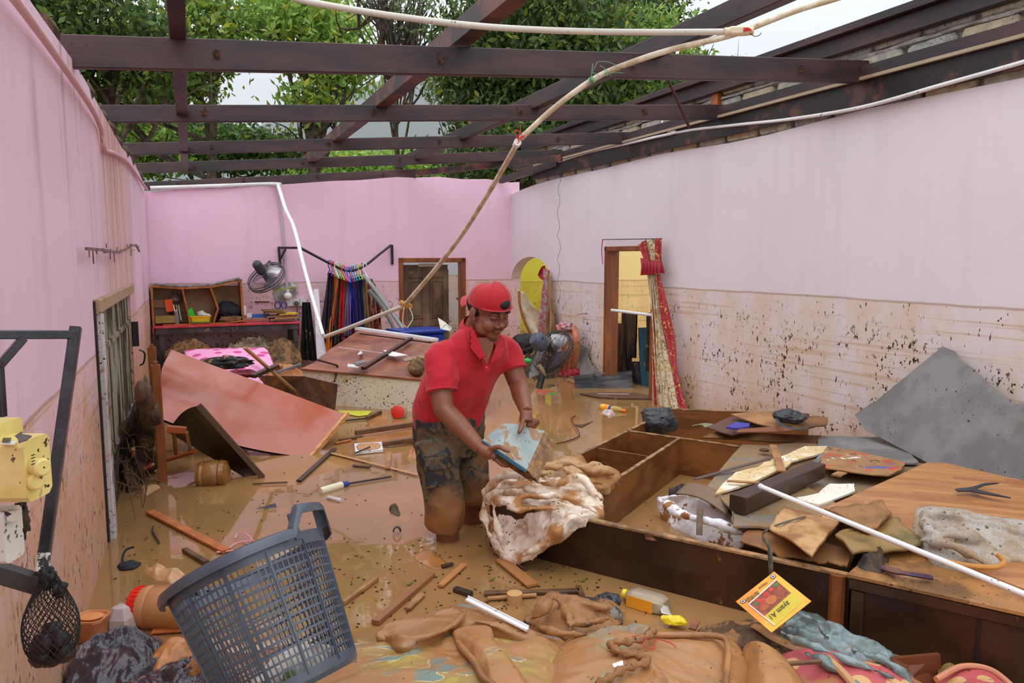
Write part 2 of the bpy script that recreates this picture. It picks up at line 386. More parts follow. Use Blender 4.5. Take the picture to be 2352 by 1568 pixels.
# --- mud bed and water
t = NT('settled_mud'); t.col(t.mix(t.noise(3, 6), tuple(x*.7 for x in MUD), MUD)); t.p.inputs['Roughness'].default_value = .5; t.bump(t.noise(6, 6), .5, .04)
A = np.array([[(x, y, -.33) for x in np.linspace(-14, 16, 40)] for y in np.linspace(-4, 24, 40)]); B_ = A.reshape(-1, 3); B_[:, 2] += .03*fbm(B_*.9, 3)
mb = MB(); mb.grid(B_.reshape(A.shape)); struct('floor', mb, t.m, 2)
t = NT('muddy_water'); pos = t.geo.outputs['Position']
f = t.noise(.8, 5, .6, vec=pos, dist=.6); f2 = t.noise(3.5, 6, .65, vec=pos, seed=4, dist=.5)
c = t.mix(t.ramp(f, .38, .62), lin((168, 124, 78)), lin((150, 114, 72)))
c = t.mix(t.math('MULTIPLY', t.ramp(f2, .6, .74), .55), c, lin((190, 146, 98)))
c = t.mix(t.ramp(t.noise(1.6, 4, vec=pos, seed=8), .6, .75, 0, .35), c, lin((120, 84, 46)))
# scum and floating specks
c = t.mix(t.math('MULTIPLY', t.ramp(t.noise(70, 2, .5, vec=pos, seed=3), .72, .74), t.ramp(t.noise(1.5, 3, vec=pos, seed=6), .48, .62)), c, lin((52, 36, 20)))
fo = t.math('MULTIPLY', t.ramp(t.noise(9, 8, .75, vec=pos, seed=12, dist=1), .6, .68), t.ramp(t.noise(1.0, 3, vec=pos, seed=13), .6, .72))
c = t.mix(t.math('MULTIPLY', fo, .5), c, lin((216, 186, 150)))
t.col(c); t.l(t.ramp(f2, .55, .75, .03, .16), t.p.inputs['Roughness']); t.p.inputs['IOR'].default_value = 1.45; t.p.inputs['Specular IOR Level'].default_value = .8
t.bump(t.math('ADD', t.noise(2.2, 3, vec=pos), t.math('MULTIPLY', t.noise(16, 3, vec=pos), .05)), .12, .02)
mb = MB(); A = np.array([[(x, y, 0.) for x in np.linspace(-14, 16, 8)] for y in np.linspace(-4, 24, 8)]); mb.grid(A)
struct('water', mb, t.m, 2)
# ground outside
t = NT('jungle_floor'); t.col(t.mix(t.noise(.5, 5), lin((70, 90, 40)), lin((95, 120, 50)))); t.p.inputs['Roughness'].default_value = .9
def gz(x, y): return .05+max(0, (y-22))*.045
A = np.array([[(x, y, gz(x, y)) for x in np.linspace(-60, 70, 30)] for y in np.linspace(12.5, 90, 30)]); A[0, :, 2] = -.5
mb = MB(); mb.grid(A); struct('ground', mb, t.m, 2)

# --- doors
M_WOOD = mat('orange_brown_wood', (150, 84, 42), .4, (118, 62, 28), 8, st=(1, 1, .15), bump=.2, mud=.12)
M_OLD = mat('old_door_wood', (88, 66, 50), .45, (140, 112, 88), 4, .4, .7, mud=.25, msc=7, mc=lin((130, 98, 68)), st=(1, 1, .5), bump=.3)
M_STEEL = mat('dull_steel', (120, 118, 116), .4, metal=.7, mud=.2)
def frame3(a, b_, zt, w, dpt, nd, off, mt, name, nside):
    """jambs and lintel; a,b wall points, nd outward normal"""
    e = bpy.data.objects.new(name, None); COL.objects.link(e); e['kind'] = 'structure'
    d = nrm((b_-a)*np.array([1, 1, 0])); a = a*np.array([1, 1, 0]); b_ = b_*np.array([1, 1, 0])
    for k, (p, q) in enumerate([(a+d*w/2, None), (b_-d*w/2, None), (a, b_)]):
        mb = MB(); n = np.array(nd)
        if q is None: mb.beam(p+n*off-UP*.35, p+n*off+UP*zt, w, dpt, n, .006)
        else: mb.beam(p+n*off+UP*(zt-w/2), q+n*off+UP*(zt-w/2), w, dpt, n, .006)
        struct('jamb' if q is None else 'lintel', mb, mt, parent=e)
    return e
# right door frame
fr2 = frame3(RM(RW, d2a, 0), RM(RW, d2b, 0), zd2, .055, .17, N_, .075, M_WOOD, 'door_2', 1)
# back door frame + leaf
fr3 = frame3(NB*BW+EB*ds3, NB*BW+EB*de3, zd3, .065, .16, NB, .06, M_WOOD, 'door_3', 1)
lw = de3-ds3-.13; hb = NB*(BW+.10)+EB*(ds3+.065)
mb = MB(); LD = nrm(EB+NB*.12); L_ = lw-.14; c0 = hb+LD*L_/2
mb.fr(c0+UP*(zd3/2-.2), LD*L_/2, NB*.014, UP*(zd3/2+.1)); leaf = struct('door_leaf', mb, M_OLD, parent=fr3)
for i in (0, 1):
    for j, (z0, z1) in enumerate([(.62, 1.17), (-.05, .5)]):
        xa, xb = .10+i*(L_/2-.02), L_/2-.04+i*(L_/2-.02)
        p = hb+LD*(xa+xb)/2+UP*(z0+z1)/2-NB*.02; hw, hh = (xb-xa)/2, (z1-z0)/2
        R = []
        for k_, o_ in ((1., 0), (1., .004), (.86, .012), (.74, .002), (.62, .016)):
            R.append([p+LD*sx_*hw*(1-(1-k_))+UP*sz_*(hh-hw*(1-k_))-NB*o_ for sx_, sz_ in ((-1, -1), (1, -1), (1, 1), (-1, 1))])
        mb = MB(); mb.rings(R); ob = struct('door_panel', mb, M_OLD, parent=leaf)
for z_ in (.56, 1.26, -.1):                       # rails
    mb = MB(); mb.fr(c0+UP*z_-NB*.02, LD*(L_/2-.0), NB*.012, UP*.045); struct('rail', mb, M_OLD, parent=leaf)
for x_ in (.04, L_/2, L_-.04):
    mb = MB(); mb.fr(hb+LD*x_+UP*.6-NB*.021, LD*.045, NB*.012, UP*.72); struct('stile', mb, M_OLD, parent=leaf)
mb = MB(); q = hb+LD*(L_-.06)+UP*.56-NB*.04; mb.tube([q-LD*.09, q+LD*.1], .008, 6); mb.fr(q-LD*.04, LD*.01, NB*.01, UP*.03); struct('bolt', mb, M_STEEL, parent=leaf)
mb = MB(); q = hb+LD*L_*.55+UP*1.39-NB*.02; mb.fr(q, LD*.14, NB*.006, UP*.022); struct('paper_label', mb, mat('white_paper', (225, 222, 215), .6), parent=leaf)
# left door: upright metal slats in a frame
M_SLAT = mat('grimy_slat_metal', (170, 166, 146), .4, (70, 62, 48), 7, .42, .56, mud=.28, msc=8, mc=lin((128, 92, 52)), st=(1, 1, .12), bump=.4, metal=.1)
M_FRM = mat('bare_wood_frame', (176, 146, 118), .6, mud=.3, specks=.6)
M_JAMB = mat('blotched_white_jamb', (206, 196, 200), .5, (60, 70, 84), 9, .6, .66, mud=.4, specks=1)
e1 = bpy.data.objects.new('door_1', None); COL.objects.link(e1); e1['kind'] = 'structure'
mb = MB(); mb.beam(RM(LW-.02, d1a-.03, zd1-.03), RM(LW-.02, d1b+.04, zd1-.03), .1, .075, UP, .006); struct('lintel', mb, M_FRM, parent=e1)
mb = MB(); mb.beam(RM(LW-.01, d1a+.05, -.3), RM(LW-.01, d1a+.05, zd1-.07), .10, .09, N_, .006); struct('jamb', mb, M_JAMB, parent=e1)
mb = MB(); mb.beam(RM(LW-.06, d1b-.0, -.3), RM(LW-.06, d1b-.0, zd1-.07), .04, .06, N_, .006); struct('jamb', mb, M_SLAT, parent=e1)
mb = MB(); mb.beam(RM(LW-.004, d1a-.035, -.3), RM(LW-.004, d1a-.035, zd1), .03, .03, N_); struct('edge_strip', mb, mat('dark_gap', (50, 34, 26), .8), parent=e1)
ns = 24; span = d1b-.03-(d1a+.1)
for k in range(ns):
    v_ = d1a+.1+span*(k+.5)/ns; mb = MB(); w = span/ns*.38
    pts = [RM(LW-.05, v_-w, 0), RM(LW-.02+.006*rn.random(), v_-w*.5, 0), RM(LW-.02, v_+w*.5, 0), RM(LW-.05, v_+w, 0)]
    q = np.array(pts); lo = q.copy(); lo[:, 2] = -.3; hi = q.copy(); hi[:, 2] = zd1-.075-.01*rn.random(); mb.rings([lo, hi]); struct('slat', mb, M_SLAT, parent=e1)
mb = MB(); mb.fr(RM(LW-.075, (d1a+d1b)/2, zd1/2-.2), N_*.005, E_*(d1b-d1a)/2, UP*(zd1/2+.1)); struct('back_panel', mb, mat('dark_backing', (58, 48, 38), .6, mud=.3), parent=e1)
for z_ in (.3, .98):
    mb = MB(); mb.beam(RM(LW-.015, d1a+.1, z_), RM(LW-.015, d1b-.03, z_), .03, .02, N_); struct('cross_bar', mb, M_SLAT, parent=e1)

# --- gable of concrete blocks on top of the right wall
M_BLK = [mat('concrete_block_%s' % n_, c_, .9, c2_, 14, bump=.9, bsc=60, bd=.01, specks=.5) for n_, c_, c2_ in (('warm', (206, 198, 178), (178, 170, 154)), ('grey', (192, 190, 180), (164, 162, 154)), ('tan', (208, 190, 158), (184, 168, 142)))]
M_MORT = mat('mortar', (196, 190, 178), .95, (160, 156, 146), 10, bump=1, bsc=30, bd=.02)
eg = bpy.data.objects.new('wall_gable', None); COL.objects.link(eg); eg['kind'] = 'structure'
mb = MB(); z0g = 2.50; z2b = float(WR(1900, 120)[2]); z1g = z2b+.03
mb.fr(RM(RW+.115, 4.3, (z0g+z1g)/2), N_*.045, E_*5.2, UP*((z1g-z0g)/2-.02)); struct('mortar_bed', mb, M_MORT, parent=eg)
bi = 0
for r_ in range(3):
    v_ = .4+(.2 if r_ % 2 else 0)
    while v_ < 9.3:
        L1 = .36+.05*rn.random(); mb = MB(); zz = z0g+.10+r_*.205; c = RM(RW+.065+.014*rn.random(), v_+L1/2, zz+.01*rn.random())
        hx, hy, hz = .06, L1/2-.012, .09; b8 = .02
        rg = []
        for o_, k_ in ((0, 1), (hx*2-b8, 1), (hx*2, .9)):
            sec = [(-hy+b8, -hz), (hy-b8, -hz), (hy, -hz+b8), (hy, hz-b8), (hy-b8, hz), (-hy+b8, hz), (-hy, hz-b8), (-hy, -hz+b8)]
            rg.append([c+N_*(hx-o_)+E_*(a*k_+.006*rn.uniform(-1, 1))+UP*(b_*k_+.006*rn.uniform(-1, 1)) for a, b_ in sec])
        mb.rings(rg); struct('concrete_block', mb, M_BLK[bi % 3], parent=eg); bi += rn.choice((1, 2)); v_ += L1+.018
# lumpy mortar ridge
for k, z_ in enumerate((z0g+.205, z0g+.41, z0g+.615)):
    mb = MB(); pts = [RM(RW+.012+.012*rn.random(), .4+j*.12, z_+.008*rn.uniform(-1, 1)) for j in range(76)]
    mb.tube(pts, [.008+.012*rn.random() for _ in pts], 6); struct('mortar_ridge', mb, M_MORT, True, parent=eg)

# ============================================================ roof timbers
M_TIM = mat('dark_purple_timber', (74, 46, 46), .5, (40, 28, 32), 3, .35, .65, st=(.5, .5, 2), bump=.35, bsc=30, specks=.15, mud=.06)
M_TIMR = mat('red_brown_timber', (104, 56, 44), .5, (50, 32, 32), 4, bump=.35, mud=.06)
M_RUST = mat('rusted_iron', (92, 44, 26), .8, (50, 26, 18), 30)
M_BLKT = mat('black_painted_board', (34, 26, 24), .5, (92, 54, 42), 5, .55, .68, bump=.3, specks=0, mud=.14, mc=lin((190, 165, 130)), msc=9)
raf = []                                            # cross rafters: left px, right px, thickness px
RV = [3.937+1.672*k for k in range(5)]
edge = [((110, 118), (1990, 166), .15, 'nearest and thickest dark cross beam'), ((228, 262), (1665, 258), .125, 'second dark cross beam from the camera'), ((283, 343), (1445, 317), .12, 'third dark cross beam with pale drips'),
        ((312, 387), (1290, 355), .125, 'fourth dark cross beam, reddish'), ((330, 428), (955, 398), .12, 'farthest dark cross beam along the top of the back wall')]
for k, (a, b_, h, lb) in enumerate(edge):
    pa = WL(*a, -.10); pb = WR(*b_) if k < 4 else WB(*b_)
    va_, vb_ = float(pa@E_), float(pb@E_) if k < 4 else float(pb@E_)
    # one straight depth for both ends
    if k < 4:
        t = T('roof_beam', lb+' spanning from the left wall to the right wall', 'roof beam')
    else: t = T('roof_beam', lb, 'roof beam')
    mb = MB(); mb.beam(pa, pb, .05, h, UP, .004); t.part('timber', mb, M_TIM)
    for j in range(4):                              # rusty nails and brackets left on the side
        f_ = .12+.24*j+.05*rn.random(); c = pa+(pb-pa)*f_; d = nrm(pb-pa); n = np.cross(d, UP); n = n if n[1] < 0 else -n
        mb = MB()
        for q in range(5): s_ = c+n*.026+d*rn.uniform(-.02, .02)+UP*rn.uniform(-.03, .03); mb.tube([s_, s_+n*.03+d*rn.uniform(-.02, .02)+UP*rn.uniform(-.02, .02)], .003, 4)
        mb.fr(c+n*.026, d*.016, n*.003, UP*.02); t.part('rusty_nail_plate', mb, M_RUST)
    t.done(); raf.append((pa, pb, h))
def raf_at(px, py, k=0, up=0):
    pa, pb, h = raf[k]; d = nrm((pb-pa)*np.array([1, 1, 0])); n = np.array([-d[1], d[0], 0]); return hit(px, py, n, float(pa@n))
def purlin(px, py, w, h, lb, v0, v1, k=0, up=.0, mt=M_TIM):
    c = raf_at(px, py, k); u = float(c@N_); mb = MB(); mb.beam(RM(u, v0, c[2]+up), RM(u, v1, c[2]+up), w, h, UP, .004)
    return one('purlin', lb, 'roof beam', mb, mt)
purlin(408, 82, .075, .05, 'narrow dark timber running lengthwise on the left, crossing above the five beams', .3, 10.6)
purlin(1060, 78, .10, .12, 'wide reddish timber running lengthwise through the middle of the roof', .6, 10.4, mt=M_TIMR)
purlin(1500, 112, .07, .12, 'dark timber running lengthwise right of the middle one', .6, 10.4)
def wallbeam(z, du, w, h, lb, v0, v1, mt, name='wall_plate'):
    mb = MB(); mb.beam(RM(RW-du, v0, z), RM(RW-du, v1, z), w, h, UP, .004); return one(name, lb, 'roof beam', mb, mt)
zb1 = float(WR(1900, 194)[2])
wallbeam(float(WR(1900, 93)[2]), .06, .12, .055, 'upper dark timber lying along the very top of the block gable', .6, 10.6, M_TIM, 'purlin')
wallbeam(z2b, .03, .07, .115, 'dark timber right under the top of the gable blocks', .6, 9.9, M_TIM)
wallbeam(zb1, .05, .08, .075, 'dark timber plate bolted along the foot of the gable blocks', .9, vR-.3, M_TIM)
mb = MB(); zc = float(WR(1900, 236)[2]); mb.beam(RM(RW-.035, .9, zc), RM(RW-.035, vR-.9, zc), .03, .17, UP); one('fascia_board', 'black painted board with peeling paint on top of the lilac wall', 'board', mb, M_BLKT)
mb = MB(); zc = float(WR(1900, 207)[2]); mb.beam(RM(RW-.075, 1.1, zc), RM(RW-.075, vR-1.0, zc), .028, .03, UP); one('trim_strip', 'pale wooden strip along the dark plate above the lilac wall', 'strip', mb, mat('pale_strip', (168, 148, 124), .6, mud=.3))
# short blocks, thin strut
mb = MB(); a = WR(1648, 198, .0); mb.beam(a+UP*.0, a-UP*.26, .09, .06, N_); one('timber_stub', 'short orange-brown upright post between plate and gable', 'post', mb, mat('fresh_orange_wood', (168, 92, 30), .5, (140, 70, 20)))
mb = MB(); mb.beam(V3((1530, 172), 5.0), V3((1583, 292), 5.4), .018, .018); one('strut', 'thin rusty rod slanting below the nearest cross beam near the right wall', 'rod', mb, mat('rust_strut', (82, 44, 40), .7))
mb = MB(); a, b_ = WR(1290, 372, .06), WR(1165, 412, .1); mb.beam(a+E_*.1, WB(1150, 414, .05), .06, .09); one('corner_rafter', 'short dark timber over the far corner of the lilac wall', 'roof beam', mb, M_TIM)
mb = MB(); mb.beam(WB(960, 397, .25), WR(1290, 362, .2), .045, .08); one('broken_rafter', 'broken dark beam with split pale end above the far corner', 'roof beam', mb, M_TIMR)
# left wall cap: torn board and rubble along the top
mb = MB(); mb.beam(RM(LW-.16, 1.2, ztL+.13), RM(LW-.16, 3.9, ztL+.10), .06, .10, UP); one('wall_plate', 'grey weathered timber along the top of the left wall', 'roof beam', mb, mat('grey_weathered', (112, 92, 84), .7, (70, 52, 46), 6))
mb = MB(); pts = [RM(LW-.06+.02*rn.random(), 3.6+.12*j, ztL+.015+.02*rn.random()) for j in range(int((vL-3.6)/.12))]; mb.tube(pts, [.03+.035*rn.random() for _ in pts], 7); one('rubble_edge', 'crumbled plaster and dirt along the top of the left wall', 'rubble', mb, mat('crumbled_rubble', (110, 84, 62), .9, (70, 52, 40), 16, bump=1, bd=.02, specks=1), True)
# ============================================================ trees and hills
def leafmat(name, a, b_, c):
    t = NT(name); r = t.geo.outputs['Random Per Island']
    k = t.mix(t.ramp(r, .2, .8), lin(a), lin(b_)); k = t.mix(t.ramp(r, .9, .93), k, lin(c))
    t.col(k); t.p.inputs['Roughness'].default_value = .45; t.p.inputs['Specular IOR Level'].default_value = .3
    tr = t.n('ShaderNodeBsdfTranslucent'); t.l(k, tr.inputs[0]); mx = t.n('ShaderNodeMixShader'); mx.inputs[0].default_value = .38
    t.l(t.p.outputs[0], mx.inputs[1]); t.l(tr.outputs[0], mx.inputs[2]); t.l(mx.outputs[0], t.out.inputs[0]); return t.m
LF = {'mid': leafmat('leaves_mid_green', (92, 122, 52), (150, 178, 84), (176, 176, 50)), 'dark': leafmat('leaves_dark_green', (52, 74, 38), (100, 126, 62), (140, 150, 50)),
      'lime': leafmat('leaves_light_green', (124, 160, 72), (176, 204, 104), (196, 186, 60)), 'grey': leafmat('leaves_grey_green', (92, 110, 76), (132, 150, 104), (140, 150, 100))}
M_BARK = mat('tree_bark', (92, 80, 66), .9, (60, 50, 42), 8, bump=.6)
R_ = np.random.RandomState(5)
def leaves(cents, rad, n_per, size):
    n = len(cents)*n_per; c = np.repeat(cents, n_per, 0)+R_.normal(0, 1, (n, 3))*np.array([rad, rad, rad*.62])
    a = R_.normal(0, 1, (n, 3)); a[:, 2] -= .5; a /= np.linalg.norm(a, axis=1)[:, None]
    b_ = np.cross(a, R_.normal(0, 1, (n, 3))); b_ /= np.maximum(1e-6, np.linalg.norm(b_, axis=1))[:, None]
    s = size*(.6+.8*R_.rand(n, 1)); v = np.stack([c-a*s, c+b_*s*.42, c+a*s, c-b_*s*.42], 1).reshape(-1, 3)
    return v, n
def fastmesh(name, v, nq, mt):
    me = bpy.data.meshes.new(name); me.vertices.add(len(v)); me.vertices.foreach_set('co', v.astype(np.float32).ravel())
    me.loops.add(nq*4); me.loops.foreach_set('vertex_index', np.arange(nq*4, dtype=np.int32)); me.polygons.add(nq)
    me.polygons.foreach_set('loop_start', np.arange(0, nq*4, 4, dtype=np.int32)); me.polygons.foreach_set('loop_total', np.full(nq, 4, np.int32))
    me.update(calc_edges=True); me.materials.append(mt); return me
def tree(px, Y, crowns, lm, label, trunk_r=.14, dens=1., lsize=.10, lean=0, spread=.30, bare=0, cat='tree', nb=5, name='tree'):
    """crowns: (cx px, cy px, rx px, ry px) ellipsoids at depth Y"""
    t = T(name, label, cat, 'trees behind the house')
    base = D(px, 590, Y); base[2] = gz(base[0], Y)-.1; s = Y/F; mb = MB(); cc = []
    top = D(crowns[0][0], crowns[0][1], Y)
    pts = [base+(top-base)*f_+np.array([lean*math.sin(f_*5), .25*math.sin(f_*4+px), 0]) for f_ in np.linspace(0, 1, 9)]
    mb.tube(pts, np.linspace(trunk_r, trunk_r*.35, 9), 8)
    V = []; n = 0
    for (cx, cy, rx, ry) in crowns:
        c = D(cx, cy, Y); Rx, Rz = rx*s, ry*s
        k = max(8, int(Rx*Rz*85*dens))
        q = R_.normal(0, 1, (k, 3)); q /= np.linalg.norm(q, axis=1)[:, None]; q *= (.35+.65*R_.rand(k, 1)**.6)
        cen = c+q*np.array([Rx, min(Rx, 2.6), Rz]); cc.append(cen)
        v, m = leaves(cen, spread, int(46), lsize); V.append(v); n += m
        for j in range(nb):
            e = cen[R_.randint(k)]; a = pts[R_.randint(4, 8)]; mid = (a+e)/2+R_.normal(0, .2, 3)
            mb.tube(smoothpath([a, mid, e], 4), np.linspace(trunk_r*.42, .012, 9), 5)
            for _ in range(2+bare):
                f_ = e+R_.normal(0, .5, 3); mb.tube(smoothpath([mid, (mid+f_)/2+R_.normal(0, .12, 3), f_], 3), np.linspace(.03, .006, 7), 4)
    t.part('trunk', mb, M_BARK, True)
    V = np.concatenate(V); ob = t.part('foliage', None, None, me=fastmesh('foliage', V, n, LF[lm])); ob['kind'] = 'stuff'
    t.done()
tree(250, 15, [(230, 60, 150, 90), (120, 180, 90, 90), (330, 150, 60, 60)], 'dark', 'dark green tree with see-through crown above the left wall', .17, 1.0, .085)
tree(60, 14, [(60, 40, 130, 90), (30, 150, 90, 60)], 'dark', 'very dark tree at the top left corner of the view', .2, 1.2, .085)
tree(470, 17, [(480, 60, 90, 80), (430, 190, 60, 50), (310, 230, 80, 50)], 'mid', 'bright mid-green tree right of the dark left trees', .16, .9, .095)
tree(735, 18, [(690, 50, 130, 80), (790, 150, 75, 55), (730, 230, 60, 30)], 'lime', 'light green broad tree behind the middle of the back wall', .2, .9, .10)
tree(930, 16, [(890, 0, 70, 26), (950, 60, 30, 20)], 'grey', 'sparse grey-green branches reaching in from the top, mostly bare', .08, .8, .07, bare=4, nb=8)
tree(1060, 26, [(1050, 170, 85, 60), (1075, 245, 50, 40)], 'grey', 'slender pale tree standing farther back in front of the mist', .16, .5, .08, spread=.35)
tree(1250, 15.5, [(1230, 90, 210, 120), (1150, 180, 130, 90), (1340, 220, 150, 110), (1220, 300, 150, 70)], 'dark', 'large dense dark evergreen tree behind the house', .3, 1.5, .08)
tree(1500, 17, [(1490, 140, 95, 110), (1440, 240, 110, 80), (1560, 210, 50, 60)], 'mid', 'green tree with drooping leaves near the gable', .18, 1.0, .085)
tree(1420, 19, [(1400, 20, 130, 50), (1520, 40, 60, 40)], 'dark', 'tall tree whose dark top shows above the roof timbers', .2, .9, .08)
tree(210, 20, [(180, 300, 120, 80), (300, 330, 120, 60)], 'mid', 'low leafy tree seen between the beams at the left', .15, 1.2, .10)
tree(520, 22, [(480, 330, 130, 45), (620, 350, 90, 40)], 'dark', 'low dark thicket between the lower beams left of the middle', .15, 1.2, .10)
tree(820, 30, [(820, 385, 160, 35), (960, 395, 110, 28)], 'lime', 'pale green bush line just over the back wall', .12, 1.0, .12)
tree(1130, 14, [(1120, 380, 110, 50), (1220, 350, 90, 60)], 'dark', 'dark bush above the far corner of the house', .12, 1.2, .08)
tree(1690, 40, [(1690, 150, 6, 6)], 'grey', 'bare twiggy treetop above the gable, beside the junction box', .05, .1, .05, bare=3, nb=4)
# hills in the mist
t = NT('forested_hill'); t.col(t.mix(t.noise(.35, 6, .7), lin((44, 66, 40)), lin((78, 104, 58)))); t.p.inputs['Roughness'].default_value = .95; t.bump(t.noise(.5, 6, .7), 1, 2)
for k, (Y, zt, x0, x1, ph, lb) in enumerate([(95, 17, -70, 75, 1, 'wooded hill in mist close behind the trees'), (150, 36, -120, 60, 2.2, 'higher wooded hill fading into the cloud')]):
    xs = np.linspace(x0, x1, 90); ys = np.linspace(Y-35, Y+18, 26); A = np.zeros((26, 90, 3))
    for i, y in enumerate(ys):
        f_ = min(1, (y-(Y-35))/35.)
        A[i, :, 0] = xs; A[i, :, 1] = y; A[i, :, 2] = .5+zt*f_**1.2*(.72+.28*np.sin(xs*.045+ph))*np.minimum(1, (xs-x0)/14.)*np.minimum(1, (x1-xs)/14.)
    B_ = A.reshape(-1, 3); B_[:, 2] += np.abs(fbm(B_*.22, k))*2.2; mb = MB(); mb.grid(B_.reshape(A.shape)); one('hill', lb, 'hill', mb, t.m, 2)
mt_ = bpy.data.materials.new('mist'); mt_.use_nodes = True; n_ = mt_.node_tree; n_.nodes.clear(); oo = n_.nodes.new('ShaderNodeOutputMaterial'); vs = n_.nodes.new('ShaderNodeVolumePrincipled')
vs.inputs['Density'].default_value = .008; vs.inputs['Color'].default_value = (.93, .96, 1, 1); vs.inputs['Anisotropy'].default_value = .2; n_.links.new(vs.outputs[0], oo.inputs['Volume'])
mb = MB(); mb.fr((-10, 95, 17), (100, 0, 0), (0, 62, 0), (0, 0, 20)); ob = one('mist_bank', 'pale mist hanging in front of the wooded hills', 'mist', mb, mt_); ob['kind'] = 'stuff'
# ============================================================ helpers for soft and broken things
def remesh(mb, vox=.01, it=4, disp=None, name='cloth', mt=None):
    me = bpy.data.meshes.new(name); me.from_pydata(mb.verts().tolist(), [], mb.f); me.update()
    bm = bmesh.new(); bm.from_mesh(me); bmesh.ops.recalc_face_normals(bm, faces=bm.faces); bm.to_mesh(me); bm.free()
    ob = bpy.data.objects.new(name, me); COL.objects.link(ob)
    m = ob.modifiers.new('r', 'REMESH'); m.mode = 'VOXEL'; m.voxel_size = vox; m.use_smooth_shade = True
    if it: q = ob.modifiers.new('s', 'SMOOTH'); q.iterations = it; q.factor = .5
    bpy.context.view_layer.update(); dg = bpy.context.evaluated_depsgraph_get()
    r = bpy.data.meshes.new_from_object(ob.evaluated_get(dg)); r.name = name; bpy.data.objects.remove(ob); bpy.data.meshes.remove(me)
    if disp:
        n = len(r.vertices); a = np.empty(n*3); r.vertices.foreach_get('co', a); a = a.reshape(-1, 3); nn = np.empty(n*3); r.vertices.foreach_get('normal', nn); nn = nn.reshape(-1, 3)
        a = a+nn*disp(a, nn)[:, None]; r.vertices.foreach_set('co', a.ravel()); r.update()
    r.polygons.foreach_set('use_smooth', [True]*len(r.polygons))
    r.materials.clear()
    if mt: r.materials.append(mt)
    return r
def PP(l, z=0): return [P(*(q if len(q) == 3 else (q[0], q[1], z))) for q in l]
def jag(poly, k=3, a=.012, seed=0):                 # broken edge
    r = random.Random(seed); poly = [np.array(p, float) for p in poly]; o = []
    for i, p in enumerate(poly):
        q = poly[(i+1) % len(poly)]; o.append(p); d = q-p; n = np.cross(nrm(d), UP)
        for j in range(1, k): o.append(p+d*(j+r.uniform(-.25, .25))/k+n*r.uniform(-a, a))
    return o
def fan_prism(mb, poly, t, d=None):                 # same as prism but with a centre fan on both faces
    return mb.prism(poly, t, d)
def slab(name, label, cat, pts, t, mt, z=0, seed=None, k=3, a=.01, group=None, d=None):
    q = PP(pts, z)
    if seed is not None: q = jag(q, k, a, seed)
    mb = MB(); mb.prism(q, t, d); return one(name, label, cat, mb, mt, group=group)
def stick(name, label, cat, a, b_, w, h, mt, group=None, bev=.002):
    mb = MB(); mb.beam(P(*a), P(*b_), w, h, UP, bev); return one(name, label, cat, mb, mt, group=group)

M_CHOC = mat('wet_dark_veneer', (66, 40, 24), .35, (44, 26, 16), 3, .35, .65, mud=.22, msc=9, mc=lin((150, 92, 42)), bump=.25, wet=.15)
M_VEN = mat('brown_wood_veneer', (140, 88, 44), .38, (104, 60, 26), 5, .35, .65, st=(.3, 1, 2), mud=.12, mc=lin((160, 120, 80)), bump=.15)
M_EDGE = mat('chipboard_edge', (176, 136, 92), .7, (120, 84, 52), 12, mud=.3)
M_TAN = mat('tan_chipboard', (178, 130, 82), .6, (150, 104, 62), 5, mud=.4, specks=.4, bump=.3)
M_PARQ = None
def parquet():
    t = NT('strip_wood_laminate'); v = t.n('ShaderNodeMapping'); t.l(t.tc.outputs['Object'], v.inputs[0]); v.inputs['Rotation'].default_value = (0, 0, math.radians(18))
    br = t.n('ShaderNodeTexBrick'); t.l(v.outputs[0], br.inputs[0]); br.inputs['Scale'].default_value = 1; br.inputs['Brick Width'].default_value = .5; br.inputs['Row Height'].default_value = .045; br.inputs['Mortar Size'].default_value = .0006
    br.inputs['Color1'].default_value = (*lin((196, 140, 88)), 1); br.inputs['Color2'].default_value = (*lin((164, 106, 58)), 1); br.inputs['Mortar'].default_value = (*lin((120, 74, 40)), 1)
    c = t.mix(t.math('MULTIPLY', t.ramp(t.noise(14, 4, .6, stretch=(.25, 3, 1)), .4, .7), .35), br.outputs[0], lin((140, 86, 46)))
    c = t.mix(t.ramp(t.noise(2.5, 6, .6, seed=3), .55, .75, 0, .55), c, lin((170, 128, 84)))
    t.col(c); t.p.inputs['Roughness'].default_value = .32; t.bump(t.noise(40), .1, .002); return t.m
M_PARQ = parquet()
# ============================================================ big wardrobe on its back, front right
zr = .25
FL, FR_, BL, BR = P(1128, 1146, zr), P(1946, 1322, zr), P(1532, 946, zr), P(2092, 966, zr)
t = T('wardrobe', 'large dark wooden wardrobe lying open on its back in the water by the lilac wall', 'wardrobe')
def plank(a, b_, th, zt, zb, bev=0): mb = MB(); a = np.array(a); b_ = np.array(b_); m = np.array([0, 0, 1]); mb.beam(a*[1, 1, 0]+m*(zt+zb)/2, b_*[1, 1, 0]+m*(zt+zb)/2, th, zt-zb, UP, bev); return mb
t.part('front_panel', plank(FL, FR_, .022, zr, -.3), M_CHOC)
for a, b_, o_ in ((FL, FR_, .012),):
    dd = nrm(b_-a); mb = MB(); mb.beam(a+UP*.004, b_+UP*.004, .034, .010, UP); t.part('rim_strip', mb, M_EDGE)
mb = MB(); dd = nrm(FR_-FL); nn = np.array([dd[1], -dd[0], 0]); mb.beam(FR_-dd*.03+nn*.02-UP*.28, FR_-dd*.03+nn*.02+UP*.005, .04, .06, dd, .012); t.part('corner_post', mb, M_WOOD)
t.part('side_panel', plank(FL, BL, .02, zr, -.3), M_VEN)
t.part('side_panel', plank(FR_, BR, .02, zr-.02, -.3), M_CHOC)
t.part('top_panel', plank(BL, BR, .02, zr+.02, -.3), M_VEN)
